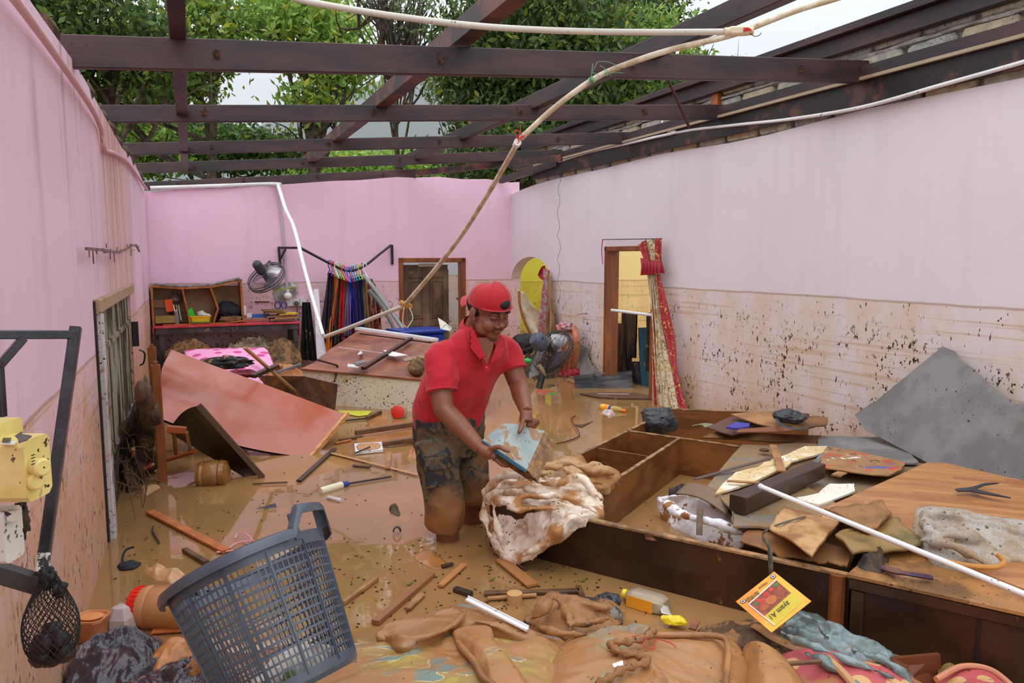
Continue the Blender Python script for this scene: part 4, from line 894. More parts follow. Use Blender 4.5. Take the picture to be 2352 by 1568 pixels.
for p, e in ((ER, .05), (EL, .048)): body.ell(p, (e, 0, 0), (0, e, 0), (0, 0, e))
# legs
HR, KR, AR = D(998, 1010, 3.93), D(1022, 1150, 3.86), D(1038, 1290, 3.93)
HL, KL, AL = D(1064, 1005, 4.14), D(1086, 1120, 4.12), D(1084, 1240, 4.2)
AR = np.array([AR[0], AR[1], -.30]); AL = np.array([AL[0], AL[1], -.30])
for h, k_, a in ((HR, KR, AR), (HL, KL, AL)):
    addlimb(body, [h, (h+k_)/2, k_, (k_*.6+a*.4), a], [.09, .085, .062, .064, .042]); body.ell(a+fw*.06-UP*.0, fw*.13, sv*.045, UP*.035)
# neck and head
hc = D(1122, 713, 3.70); hf = nrm([.58, -.70, -.34]); hs = nrm(np.cross(UP, hf)*1.0); hu = nrm(np.cross(hf, hs)); hs = nrm(hs+np.array([0, 0, .06])); 
if hu[2] < 0: hu = -hu
HS = 1.12
def h(x, y, z): return hc+(hs*x+hf*y+hu*z)*HS     # x to his left side, y ahead, z up
def he(mb, c, a, b_, d, n=20, m=14): mb.ell(h(*c), hs*a*HS, hf*b_*HS, hu*d*HS, n, m)
addlimb(body, [C[6]-fb*.01, C[7]+UP*.01+(h(0, -.02, -.06)-C[7])*.5, h(0, -.025, -.05)], [.075, .066, .062])
he(body, (0, -.012, .035), .078, .098, .088); he(body, (0, .022, -.035), .066, .072, .078); he(body, (0, .06, -.085), .035, .032, .026)
for sg in (-1, 1):
    he(body, (sg*.036, .066, -.034), .031, .028, .03); he(body, (sg*.046, .034, -.058), .024, .038, .036)
    he(body, (sg*.082, -.008, -.008), .009, .02, .033); he(body, (sg*.078, .002, -.03), .010, .014, .014)
    he(body, (sg*.032, .078, .006), .018, .014, .011); he(body, (sg*.030, .086, .026), .024, .012, .008); he(body, (sg*.014, .098, -.034), .010, .011, .009)
he(body, (0, .09, .0), .009, .014, .026); he(body, (0, .104, -.026), .0125, .016, .013); he(body, (0, .083, .022), .02, .012, .012)
he(body, (0, .092, -.056), .024, .010, .006); he(body, (0, .090, -.067), .021, .010, .0065); he(body, (0, .078, -.045), .024, .018, .012)
# hands: palm, knuckles, fingers of unequal length, thumb from the side of the palm
def finger(mb, pts, r0, r1): q, r = limb(pts, [r0, (r0+r1)/2, r1]); mb.tube(q, r, 10); mb.ell(q[-1], (r1, 0, 0), (0, r1, 0), (0, 0, r1), 8, 6)
pr = D(1130, 1042, 3.465); kn = []
body.ell((WRr+pr)/2, nrm(pr-WRr)*.055, np.array([.0, .012, .03]), np.array([0, .022, .0]), 14, 10)
q, r = limb([WRr, pr], [.030, .034]); body.tube(q, r, 12)
finger(body, [WRr*.35+pr*.65+np.array([0, -.01, .014]), D(1146, 1026, 3.425), D(1158, 1032, 3.41), D(1168, 1036, 3.405)], .0135, .0095)
finger(body, [pr+np.array([.0, .01, -.012]), D(1152, 1066, 3.475), D(1166, 1070, 3.485)], .0125, .0095)
finger(body, [pr+np.array([.008, .02, -.006]), D(1160, 1060, 3.515), D(1182, 1062, 3.53)], .0125, .009)
finger(body, [pr+np.array([.012, .03, .002]), D(1162, 1048, 3.535), D(1188, 1046, 3.56)], .0125, .009)
finger(body, [pr+np.array([.010, .04, .012]), D(1158, 1036, 3.55), D(1182, 1032, 3.57)], .0125, .009)
pL = D(1208, 968, 3.60); q, r = limb([WLf, pL], [.030, .035]); body.tube(q, r, 12)
finger(body, [WLf*.3+pL*.7+np.array([-.014, -.01, 0]), D(1199, 975, 3.56), D(1195, 987, 3.535), D(1192, 993, 3.53)], .0135, .0095)
for k in range(4):
    a = pL+np.array([.004+.008*k, .012*k-.005, -.014+.006*k]); finger(body, [a, a+np.array([.022+.003*k, .02, -.012]), a+np.array([.03, .055, -.035]), a+np.array([.018, .06, -.06+.006*k])], .012-.0006*k, .009)
man.part('body', None, None, me=remesh(body, .0038, 6, None, 'body', M_SKIN))
# face details
for sg in (-1, 1):
    mb = MB(); mb.tube(smoothpath([h(sg*.016, .099, .028), h(sg*.032, .1, .034), h(sg*.052, .082, .028)], 4), [.0022, .0035, .0042, .0045, .0045, .004, .0034, .0028, .002], 6); man.part('eyebrow', mb, M_HAIR, True)
    mb = MB(); mb.tube(smoothpath([h(sg*.018, .0925, .001), h(sg*.032, .096, -.004), h(sg*.048, .083, .000)], 4), .0018, 6); man.part('eyelashes', mb, M_HAIR, True)
mb = MB(); mb.tube(smoothpath([h(-.026, .088, -.0615), h(0, .1025, -.0615), h(.026, .088, -.0615)], 5), .0012, 6); man.part('mouth_line', mb, mat('mouth_dark', (70, 30, 26), .5), True)
mb = MB(); mb.tube(smoothpath([h(-.03, .082, -.056), h(-.014, .1, -.047), h(.014, .1, -.047), h(.03, .082, -.056)], 5), .0028, 6, flat=.6); man.part('moustache', mb, mat('stubble', (66, 42, 32), .7), True)
mb = MB(); mb.ell(h(0, .078, -.104), hs*.022, hf*.014, hu*.010); man.part('chin_beard', mb, mat('stubble', (58, 36, 28), .7), True)
# hair under the cap
mb = MB(); he(mb, (0, -.028, .018), .083, .092, .066, 28, 18); me_ = mb
man.part('hair', mb, M_HAIR, True)
# cap worn backwards, opening over the forehead
mb = MB(); R = []
for i in range(13):
    a = i/12*math.pi/2; z_ = .044+.084*math.sin(a); k_ = math.cos(a)**.8 if i < 12 else .02
    R.append([h(.088*k_*math.cos(b_), -.008+.108*k_*math.sin(b_), z_+.012*math.sin(b_)) for b_ in np.arange(40)/40*2*math.pi])
lo = [h(.087*math.cos(b_), -.008+.107*math.sin(b_), .026+.010*math.sin(b_)) for b_ in np.arange(40)/40*2*math.pi]
mb.rings([lo]+R, cap=False); cap_ob = man.part('cap', mb, M_CAP, 2)
mb = MB(); mb.ell(h(0, -.008, .128), hs*.007, hf*.007, hu*.005); man.part('button', mb, M_CAP, True, parent=cap_ob)
for k in range(6):
    b_ = k*math.pi/3+.3; mb = MB(); mb.tube([h(.0885*math.cos(a)**.8*math.cos(b_), -.008+.1085*math.cos(a)**.8*math.sin(b_), .044+.085*math.sin(a)+.012*math.sin(b_)) for a in np.linspace(0, 1.45, 9)], .0012, 4); man.part('seam', mb, M_CAP, parent=cap_ob)
A = []
for i in range(9):
    f = i/8; row = []
    for j in range(9):
        b_ = -math.pi/2+(j/8-.5)*1.9; e = .06*f*math.cos((j/8-.5)*1.7); row.append(h((.087+e*.3)*math.cos(b_), -.008+(.107+e)*math.sin(b_), .028-.010-.018*f-.012*(abs(j-4)/4)**2))
    A.append(row)
A = np.array(A); mb = MB(); mb.grid(A); mb.grid(A-hu*.004); man.part('visor', mb, M_CAP, 2, parent=cap_ob)
# dark hair showing in the strap opening above the forehead
mb = MB(); mb.ell(h(.004, .080, .064), hs*.040, hf*.028, hu*.030, 20, 12); man.part('fringe', mb, M_HAIR, True, parent=cap_ob)
mb = MB(); mb.tube([h(.092*math.cos(b_), -.006+.110*math.sin(b_), .032+.010*math.sin(b_)) for b_ in np.linspace(.5, math.pi-.5, 14)], .0075, 6, flat=.5); man.part('strap', mb, M_CAP, True, parent=cap_ob)
mb = MB(); mb.tube([h(.005+.036*math.cos(a), .1035-.012*abs(math.cos(a))-.02*max(0, math.sin(a)), .042+.046*max(0, math.sin(a))) for a in np.linspace(0, math.pi, 12)], .003, 5); man.part('opening_edge', mb, M_CAP, True, parent=cap_ob)
# shirt
sh = MB(); sh.rings([ring(c, a+.004, b_+.006) for c, (a, b_) in zip(C, Wd)][0:8])
hem = [D(1018, 975, 4.0)-UP*.0]
qR, rR = limb([SR-sv*-.05+UP*.012, SR+UP*.006, SR*.30+ER*.70], [.068, .078, .080]); sh.tube(qR, rR, 18)
qL, rL = limb([SLf-sv*.05+UP*.012, SLf+UP*.006, SLf*.42+EL*.58+[.0, 0, 0]], [.066, .076, .076]); sh.tube(qL, rL, 18)
def shf(a, n):
    d = .022*(ridge(a*np.array([4.5, 4.5, 2.4]), 31, 3)-.6)+.004*fbm(a*14, 5, 2)
    # diagonal pulls from shoulder to belly
    s_ = a@np.array([.7, .2, .7]); d += .005*np.sin(s_*38+3*noise(a*4, 3))*np.clip(1-np.abs(a[:, 2]-.85)*3, 0, 1); return d
shirt = man.part('polo_shirt', None, None, me=remesh(sh, .0065, 22, shf, 'polo_shirt', M_SHIRT))
for qq, rr in ((qR, rR), (qL, rL)):                 # sleeve hems
    c = qq[-1]; ax = nrm(qq[-1]-qq[-3]); x = nrm(np.cross(ax, [0, 0, 1.])); y = np.cross(ax, x)
    mb = MB(); mb.tube([c-ax*.012+(rr[-1]-.001)*(math.cos(a)*x+math.sin(a)*y) for a in np.linspace(0, 2*math.pi, 29)], .0045, 6); man.part('sleeve_hem', mb, M_SHIRT, True, parent=shirt)
    mb = MB(); mb.lathe([(rr[-1]*.985, -.004), (rr[-1]*.985, .004), (rr[-1]*.8, .002)], c, ax, 24); 
# collar: two flaps round the neck
nb = C[7]+UP*.005; A = []
for i, b_ in enumerate(np.linspace(-2.75, 2.75, 34)):   # 0 = nape
    e = -fb*math.cos(b_)*1.0+sv*math.sin(b_); dr = (1-math.cos(b_))/2; p0 = nb+e*np.array([.076]*3)+UP*(.035-.075*dr)-fb*(-.02*dr)
    row = []
    for j in range(6):
        f = j/5; row.append(p0+e*(.010*math.sin(f*3.1)+.022*f)+UP*(-.052*f)+(UP*(-.02*f*max(0, dr-.8)*5)))
    A.append(row)
A = np.array(A); mb = MB(); mb.grid(A); mb.grid(A-UP*.004); man.part('collar', mb, M_SHIRT, 2, parent=shirt)
# placket with buttons, small chest mark
v0, v1 = D(1108, 806, 3.655), D(1120, 852, 3.665); mb = MB(); mb.beam(v0, v1, .030, .006, -fb, .001); man.part('placket', mb, M_SHIRT, parent=shirt)
for f in (.35, .8): mb = MB(); c = v0+(v1-v0)*f; mb.lathe([(.0055, 0), (.0055, .004)], c-np.array([0, .006, 0]), -np.array([0, 1, -.2]), 12); man.part('shirt_button', mb, mat('red_button', (240, 60, 50), .3), parent=shirt)
for fl in ([(1064, 738, 3.725), (1082, 744, 3.66), (1100, 778, 3.632), (1117, 818, 3.622), (1103, 826, 3.628), (1083, 802, 3.645), (1069, 768, 3.69)], [(1149, 770, 3.69), (1161, 778, 3.73), (1160, 802, 3.70), (1146, 826, 3.655), (1128, 834, 3.632), (1137, 804, 3.645)]):
    mb = MB(); mb.prism([D(*q) for q in fl], .006, -fb if False else fw); man.part('collar_flap', None, None, me=remesh(mb, .003, 2, None, 'collar_flap', M_SHIRT), parent=shirt)
skin_v = MB(); skin_v.prism([D(1090, 775, 3.66), D(1136, 775, 3.66), D(1132, 800, 3.655), D(1118, 838, 3.65), D(1100, 800, 3.655)], .004); man.part('open_neck', skin_v, M_SKIN, parent=shirt)
# shorts
so_ = MB(); so_.rings([ring(c, a, b_) for c, a, b_ in ((D(1034, 938, 4.0), .185, .155), (C[1], .196, .172), (C[0], .205, .18), (D(1030, 1020, 4.04), .205, .175), (D(1032, 1045, 4.04), .17, .14))])
zR_, zL_ = D(1020, 1208, 3.88), D(1088, 1152, 4.12)
for a, k_, b_, rr in ((HR, KR, zR_, [.115, .118, .112, .10]), (HL, KL, zL_, [.115, .112, .10, .09])):
    q, r = limb([a, a*.5+k_*.5, k_*.7+b_*.3, b_], rr); so_.tube(q, r, 20)
def sof(a, n): return .022*(ridge(a*np.array([5, 5, 4.]), 51, 3)-.6)+.005*fbm(a*14, 8, 2)
shorts = man.part('camouflage_shorts', None, None, me=remesh(so_, .0075, 5, sof, 'camouflage_shorts', M_CAMO))
pc = D(1008, 1078, 3.77)
mb = MB(); pk = [pc+sv*-.07+UP*.06-fw*.02, pc+sv*.06+UP*.06+fw*.015, pc+sv*.065-UP*.10+fw*.012, pc+sv*-.06-UP*.10-fw*.02]; mb.heap([p+fw*.02 for p in pk], .0, .01, (8, 8, 8), 3, 60, 12, drop=.0)
mb = MB(); mb.prism(pk, .02, fw); mb2 = MB(); mb2.prism([pk[0]+fw*.008+UP*.01-sv*.006, pk[1]+fw*.008+UP*.01+sv*.006, pk[1]-UP*.055+fw*.012+sv*.004, (pk[0]+pk[1])/2-UP*.068+fw*.014, pk[0]-UP*.055+fw*.012-sv*.004], .012, fw)
man.part('cargo_pocket', None, None, me=remesh(mb, .006, 4, lambda a, n: .006*(ridge(a*12, 4, 2)-.6), 'cargo_pocket', M_CAMO), parent=shorts)
man.part('pocket_flap', None, None, me=remesh(mb2, .005, 3, lambda a, n: .004*(ridge(a*14, 4, 2)-.6), 'pocket_flap', M_CAMO), parent=shorts)
man.done()
# ---- the soaked book
bk = T('soaked_book', 'thick mud-soaked ring book with a grey-blue cover held in both hands of the man', 'book')
A_, B2, C2, D2 = D(1108, 1010, 3.47), D(1155, 972, 3.60), D(1252, 986, 3.60), D(1210, 1078, 3.42)
nB = nrm(np.cross(C2-A_, B2-A_)); nB = nB if nB[1] < 0 else -nB
t_ = NT('muddy_blue_cover'); k = t_.mix(t_.ramp(t_.noise(6, 5, dist=.5), .35, .65), lin((160, 168, 164)), lin((128, 144, 146)))
k = t_.mix(t_.ramp(t_.noise(11, 6, .65, seed=3, dist=.6), .50, .57), k, lin((148, 110, 72))); k = t_.mix(t_.ramp(t_.noise(30, 4, seed=6), .64, .68), k, lin((92, 66, 36)))
t_.col(k); t_.p.inputs['Roughness'].default_value = .3; t_.bump(t_.noise(22, 4), .3, .004)
def quad4(n=14, off=0, curl=0):
    A = []
    for u in np.linspace(0, 1, n):
        row = []
        for v_ in np.linspace(0, 1, n):
            p = (A_*(1-u)+D2*u)*(1-v_)+(B2*(1-u)+C2*u)*v_; row.append(p-nB*off+nB*.008*math.sin(u*5)*v_*v_)
        A.append(row)
    return np.array(A)
A = quad4(); mb = MB(); mb.grid(A); mb.grid(A-nB*.004); bk.part('cover', mb, t_.m, 2)
M_PG = mat('mud_soaked_pages', (168, 118, 66), .5, (120, 80, 42), 30, bump=.6, mud=.3, wet=.1)
rb = random.Random(4)
for i in range(11):
    o_ = .006+.0058*i; sh_ = .006+.0042*i
    A = quad4(9, 0)-nB*o_; e = nrm(C2-B2)*sh_
    for u in range(9):
        f = u/8; A[u] += e*f*f*1.3+nB*.004*math.sin(f*6+i)
    mb = MB(); mb.grid(A); mb.grid(A-nB*.0045); bk.part('page_clump', mb, M_PG, 2)
A = quad4(9)-nB*.072+nrm(C2-B2)*.035; mb = MB(); mb.grid(A); mb.grid(A-nB*.004); bk.part('back_cover', mb, M_PG, 2)
mb = MB(); mb.prism([A_+UP*.0-nB*.002, D2-nB*.002, D2-nB*.016-UP*.002, A_*.66+D2*.34-nB*.024], .003); bk.part('blue_spine_edge', mb, mat('blue_edge', (62, 132, 176), .35, mud=.1))
bk.done()
# ============================================================ conduits broken loose
def pipe(name, label, pts, r, mt, sm=8, cat='pipe', n=10, raw=False):
    mb = MB(); q = np.array(pts) if raw else smoothpath(pts, sm); mb.tube(q, r, n); return one(name, label, cat, mb, mt, True)
t = T('conduit', 'white conduit bowing across the sky from the top edge to the junction box', 'pipe')
mb = MB(); mb.tube(smoothpath([D(250, -150, 2.9), D(440, -66, 2.95), D(640, -14, 3.0), D(720, 6, 3.0), D(900, 36, 3.0), D(1100, 60, 3.02), D(1300, 71, 3.05), D(1480, 74, 3.08), D(1672, 73, 3.1)], 8), .0125, 12); t.part('tube', mb, M_PVCG, True); t.done()
t = T('conduit', 'white conduit arching down from the top right to the broken joint with red wires', 'pipe')
mb = MB(); mb.tube(smoothpath([D(2350, -160, 3.1), D(2150, -84, 3.1), D(1960, -16, 3.1), D(1830, 24, 3.1), D(1716, 68, 3.1), D(1660, 86, 3.1), D(1550, 112, 3.12), D(1460, 140, 3.15), D(1370, 178, 3.2), D(1275, 246, 3.25), D(1196, 318, 3.3)], 8), .0120, 12); t.part('tube', mb, M_PVCT, True)
mb = MB()
for k, (p, q) in enumerate((((1352, 190), (1372, 142)), ((1372, 142), (1412, 148)), ((1412, 148), (1424, 168)), ((1360, 168), (1378, 176)), ((1356, 190), (1362, 146)), ((1378, 150), (1405, 176)), ((1392, 172), (1432, 168)))): mb.tube(smoothpath([D(*p, 3.17), (D(*p, 3.15)+D(*q, 3.15))/2+UP*.006, D(*q, 3.17)], 4), .0012, 5)
for px_ in (1356, 1362, 1392): mb.lathe([(.0145, -.003), (.0145, .003)], D(px_, 186-(px_-1356)*.52, 3.19), nrm(D(1420, 155, 3.17)-D(1370, 178, 3.2)), 12)
t.part('green_string', mb, mat('green_string', (110, 170, 120), .6)); t.done()
t = T('junction_box', 'cream plastic junction box with red wires where the conduits meet under the sky', 'junction box'); c = D(1697, 72, 3.09)
mb = MB(); mb.beam(c-[.035, 0, 0], c+[.032, 0, .002], .034, .034, UP, .007); t.part('box', mb, mat('cream_plastic', (222, 208, 172), .4, mud=.12), True)
for x_ in (-1, 1): mb = MB(); mb.lathe([(.0165, -.014), (.0165, .012)], c+[x_*.043, 0, .001*x_], [1, 0, .1], 14); t.part('collar', mb, mat('cream_plastic', (222, 208, 172)), True)
M_RW = mat('red_wire', (206, 40, 34), .4, bump=0); mb = MB()
for k in range(4): mb.tube(smoothpath([c+[.012, -.02, .004*k-.006], c+[.03, -.026, .003*k-.004], c+[.046, -.016, -.002]], 4), .0018, 5)
t.part('red_wire', mb, M_RW, True); mb = MB(); mb.tube(smoothpath([c+[.04, -.012, -.008], c+[.058, -.012, -.022], c+[.078, -.01, -.018], c+[.085, -.01, -.008]], 5), .0016, 5); t.part('brown_wire', mb, mat('brown_wire', (96, 30, 30), .4), True); t.done()
t = T('conduit', 'tan weathered conduit hanging from the red-wire joint down to the taped elbow beside the door', 'pipe')
mb = MB(); mb.tube(smoothpath([D(1190, 326, 3.32), D(1130, 430, 3.9), D(1060, 540, 4.6), D(1000, 618, 5.1), D(930, 700, 5.6)], 6), np.linspace(.0115, .0165, 25), 10); t.part('tube', mb, M_PVCT, True)
mb = MB(); mb.lathe([(.0155, -.02), (.017, .02)], D(1187, 330, 3.33), nrm(D(1190, 326, 3.3)-D(1130, 430, 3.9)), 12); t.part('socket_joint', mb, M_PVC, True)
mb = MB(); j = D(1190, 312, 3.3)
for q in ([(1190, 322), (1182, 300), (1198, 306), (1190, 324)], [(1190, 322), (1196, 296), (1194, 284)], [(1194, 318), (1204, 310), (1188, 330)]): mb.tube(smoothpath([D(*p, 3.28) for p in q], 5), .0018, 5)
t.part('red_wire', mb, M_RW, True)
mb = MB()
for k in range(5): mb.lathe([(.020+.003*(k % 2), -.012), (.021, .012)], D(932, 699, 5.58)+[-.03+.015*k, 0, .01-.006*k], nrm([.6, -.3, .5-.15*k]), 8)
t.part('tape', mb, mat('ochre_tape', (196, 140, 70), .6, bump=.6))
mb = MB()
for k, c_ in enumerate(((928, 705, 925, 740, 934, 752), (940, 706, 948, 730, 936, 752))): mb.tube(smoothpath([D(c_[0], c_[1], 5.5), D(c_[2], c_[3], 5.5), D(c_[4], c_[5], 5.5)], 6), .004, 5)
t.part('pale_wire', mb, mat('pale_green_wire', (200, 214, 190), .4), True)
mb = MB(); mb.tube(smoothpath([D(932, 706, 5.5), D(924, 728, 5.5), D(934, 752, 5.5)], 6), .0035, 5); t.part('red_wire', mb, M_RW, True); t.done()
pipe('conduit', 'off-white conduit slanting up from the left elbow to the taped elbow, crossing the hung clothes', [D(747, 773, 6.3), D(800, 753, 6.15), D(870, 725, 5.9), D(930, 702, 5.62)], .0165, M_PVCG)
pipe('conduit', 'white conduit hanging down from the top edge of the back wall beside the fan', [WB(345, 432, .03), WB(500, 427, .03), WB(632, 423, .03), D(640, 430, 9.3), D(656, 480, 8.6), D(676, 525, 8.0), D(700, 620, 7.3), D(722, 700, 6.8), D(742, 770, 6.4)], [.026]*17+list(np.linspace(.024, .018, 48)), M_PVC)
pipe('conduit', 'thin pinkish pipe following the top of the left wall', [WL(20, -20, .04), WL(120, 116, .03), WL(205, 240, .03), WL(232, 296, .02), WL(240, 342, .02), WL(262, 352, .02), WL(292, 372, .02), WL(318, 408, .02), WL(338, 436, .04)], .014, mat('pink_painted_pipe', (214, 170, 172), .5, mud=.22))
pipe('conduit', 'white conduit sagging along the top of the lilac wall to the right edge', [WR(2420, 118, .06), WR(2352, 142, .06), WR(2160, 196, .06), WR(1980, 246, .06), WR(1820, 273, .05), WR(1700, 286, .05), WR(1600, 297, .05), WR(1552, 305, .05)], .0135, M_PVC)
pipe('conduit', 'white hooked conduit end dangling beside the sagging one', [WR(1522, 272, .05), WR(1523, 288, .05), WR(1532, 300, .05), WR(1552, 304, .06), WR(1500, 316, .07), WR(1440, 330, .06), WR(1350, 350, .05), WR(1268, 376, .05), WR(1252, 378, .06), WR(1243, 368, .06)], .015, M_PVC)
pipe('downpipe', 'thin grey conduit running down the back wall to the socket plate', [WB(636, 430, .02), WB(648, 520, .02), WB(655, 600, .02), WB(660, 676, .02)], .018, mat('grey_conduit', (196, 180, 192), .5), 3)
q = WB(661, 680, .06); mb = MB(); mb.ell(q, (.055, 0, 0), (0, .05, 0), (0, 0, .05), 16, 10); mb.lathe([(.02, .04), (.028, .09)], q, UP, 12); one('light_bulb', 'round white bulb above the socket plate', 'bulb', mb, mat('bulb_white', (240, 240, 238), .25), True)
# newspaper on the wall, sockets, shelf slot
t = T('wall_sheet', 'water-stained newspaper sheet taped to the back wall below the fan', 'newspaper'); A = []
for i in range(10):
    f = i/9; a = WB(626+10*f*f, 655+36*f, .02+.03*f*f); b_ = WB(679+2*f, 646+42*f, .02+.03*math.sin(f*3)); A.append([a+(b_-a)*v_-NB*.015*math.sin(v_*5+i) for v_ in np.linspace(0, 1, 8)])
mb = MB(); mb.grid(np.array(A)); t.part('sheet', mb, mat('newsprint', (186, 182, 176), .7, (140, 136, 134), 16, mud=.15), 2)
mb = MB(); mb.beam(WB(630, 668, .06), WB(678, 659, .06), .004, .018, UP); t.part('yellow_headline_bar', mb, mat('olive_bar', (166, 158, 40), .6))
for k in range(5): mb = MB(); mb.beam(WB(633+k, 672+k*3.6, .062), WB(676, 666+k*3.8, .062), .002, .006, UP); t.part('text_line', mb, mat('newsprint_grey', (120, 116, 118), .7))
t.done()
t = T('socket_plate', 'white three-gang socket plate with a black plug under the round bulb', 'socket')
for k in range(3): mb = MB(); c = WB(664+16*k, 694, .03); mb.fr(c, EB*.042, NB*.02, UP*.048); t.part('socket', mb, mat('switch_white', (232, 228, 226), .4, specks=.3))
mb = MB(); mb.lathe([(.03, 0), (.032, .04), (.02, .06)], WB(680, 696, .05), -NB, 12); t.part('plug', mb, mat('plug_grey', (96, 92, 90), .5)); mb = MB(); mb.tube(smoothpath([WB(680, 700, .1), WB(683, 715, .1), WB(676, 728, .12)], 4), .008, 6); t.part('cable', mb, mat('plug_grey', (96, 92, 90)), True); t.done()
mb = MB(); mb.beam(WB(585, 693, .01), WB(619, 693, .01), .01, .014, UP); one('wall_slot', 'thin dark metal strip on the back wall under the fan', 'strip', mb, M_RUST)
t = T('scissors', 'blue scissors hanging upright behind the books on the table', 'scissors'); c = WB(645, 697, .1)
for s_ in (-1, 1): mb = MB(); an = np.linspace(0, 6.28, 17); mb.tube([c+EB*(s_*.04+.035*math.cos(a))+UP*(-.02+.045*math.sin(a)) for a in an], .009, 6); t.part('handle', mb, mat('blue_plastic_s', (60, 84, 150), .4), True)
mb = MB(); mb.beam(c+UP*.02, c+UP*.12+EB*.03, .012, .02, NB); t.part('blade', mb, M_STEEL); t.done()

# ============================================================ soft things helper: cloth between two edge lines
def strip(fn, L, Rr, n, amp, m=40, nu=None, ph=0, nrm_=None, fold=.006, fs=6):
    L = smoothpath([fn(*p) for p in L], 8); Rr = smoothpath([fn(*p) for p in Rr], 8); nu = nu or max(12, int(n*10)); A = []
    sl_ = np.linspace(0, len(L)-1, m); sr_ = np.linspace(0, len(Rr)-1, m); Li = np.stack([np.interp(sl_, range(len(L)), L[:, i]) for i in range(3)], 1); Ri = np.stack([np.interp(sr_, range(len(Rr)), Rr[:, i]) for i in range(3)], 1)
    for i in range(m):
        f = i/(m-1); row = []
        for j in range(nu):
            u = j/(nu-1); row.append(Li[i]*(1-u)+Ri[i]*u+nrm_*amp*(math.sin(u*n*2*math.pi+ph+.6*math.sin(f*4+ph))*(.5+.5*f)))
        A.append(row)
    A = np.array(A); B_ = A.reshape(-1, 3); B_ += nrm_*(fold*fbm(B_*fs, int(ph*7)+3))[:, None]; return B_.reshape(A.shape)
def double(A, n_, th=.004): mb = MB(); mb.grid(A); mb.grid(A+n_*th); return mb
# curtain materials
def brocade(name, base, c2, c3, sc=14, mud=.3):
    t = NT(name); k = t.mix(t.ramp(t.noise(sc, 3, .5, dist=2.5), .5, .53), lin(base), lin(c2)); k = t.mix(t.ramp(t.noise(sc*1.4, 3, .5, seed=4, dist=2), .60, .62), k, lin(c3))
    k = t.mix(t.ramp(t.noise(6, 5, .6, seed=9, stretch=(2, 2, .4)), .78-mud*.5, .84-mud*.5, 0, .8), k, lin((150, 108, 60))); t.col(k); t.p.inputs['Roughness'].default_value = .65; t.bump(t.noise(80), .2, .002); return t.m
M_CUR = brocade('cream_brocade', (236, 224, 196), (206, 178, 124), (120, 104, 74), 11, .36)
M_CURR = brocade('red_brocade', (156, 22, 36), (170, 36, 44), (204, 160, 90), 16, .15)
M_CRED = mat('crimson_ruffle', (158, 16, 40), .6, bump=.3)
nR = -N_
fo = lambda x, y, o_=.05: WR(x, y, o_)
t = T('door_curtain', 'long cream and red brocade curtain with a red ruffle hanging beside the right doorway', 'curtain')
A = strip(fo, [(1468, 560, .08), (1482, 590, .08), (1490, 640, .07), (1498, 720, .07), (1500, 840, .07), (1503, 950, .06)], [(1505, 548, .07), (1508, 640, .07), (1520, 760, .09), (1546, 860, .14), (1562, 950, .16)], 5, .018, 60, 70, .4, nR); t.part('cream_panel', double(A, N_), M_CUR, 2)
A = strip(fo, [(1466, 562, .10), (1478, 590, .10), (1484, 622, .10)], [(1485, 549, .12), (1492, 590, .12), (1496, 622, .12)], 2, .015, 16, 20, 1, nR); t.part('red_top_pleat', double(A, N_), M_CURR, 2)
A = strip(fo, [(1504, 547, .10), (1506, 590, .10), (1508, 614, .10)], [(1519, 547, .09), (1520, 590, .09), (1519, 614, .09)], 1, .012, 16, 16, 2, nR); t.part('red_top_pleat', double(A, N_), M_CURR, 2)
A = strip(fo, [(1472, 592, .12), (1476, 610, .13), (1474, 632, .13)], [(1520, 602, .12), (1522, 615, .13), (1522, 627, .13)], 6, .03, 16, 60, 0, nR); t.part('ruffle', double(A, N_), M_CRED, 2)
A = strip(fo, [(1490, 640, .10), (1497, 700, .10), (1499, 800, .10), (1502, 950, .10)], [(1496, 640, .10), (1503, 700, .10), (1505, 800, .10), (1514, 950, .10)], 1, .008, 50, 10, 0, nR); t.part('red_border', double(A, N_), M_CURR, 2)
A = strip(fo, [(1509, 630, .10), (1518, 720, .13), (1530, 780, .14), (1546, 860, .18), (1562, 948, .20)], [(1513, 630, .10), (1532, 705, .13), (1548, 780, .14), (1556, 860, .18), (1578, 948, .20)], 1.5, .014, 60, 16, 1, nR); t.part('red_frill_edge', double(A, N_), M_CURR, 2)
for k, (x0, x1, x2) in enumerate(((1493, 1504, 1518), (1497, 1512, 1530), (1501, 1522, 1546))):
    mb = MB(); mb.tube(smoothpath([fo(x0, 640, .11), fo((x0+x1)/2+1, 740, .12), fo(x1, 820, .14), fo(x2-6, 945, .15)], 6), .008, 6, flat=.6); t.part('fold_roll', mb, mat('mud_streaked_fold', (172, 140, 92), .6, (214, 200, 170), 10, mud=.3), True)
t.done()
pipe('curtain_rod', 'thin curtain rod over the right doorway with a pink ribbon at its end', [WR(1384, 550, .06), WR(1520, 548, .08)], .006, M_STEEL, 2)
mb = MB(); mb.tube(smoothpath([WR(1384, 550, .06), WR(1382, 575, .05), WR(1384, 606, .05)], 4), .006, 5, flat=.3); one('ribbon', 'pink ribbon hanging from the left end of the curtain rod', 'ribbon', mb, mat('pink_ribbon', (206, 60, 140), .5))
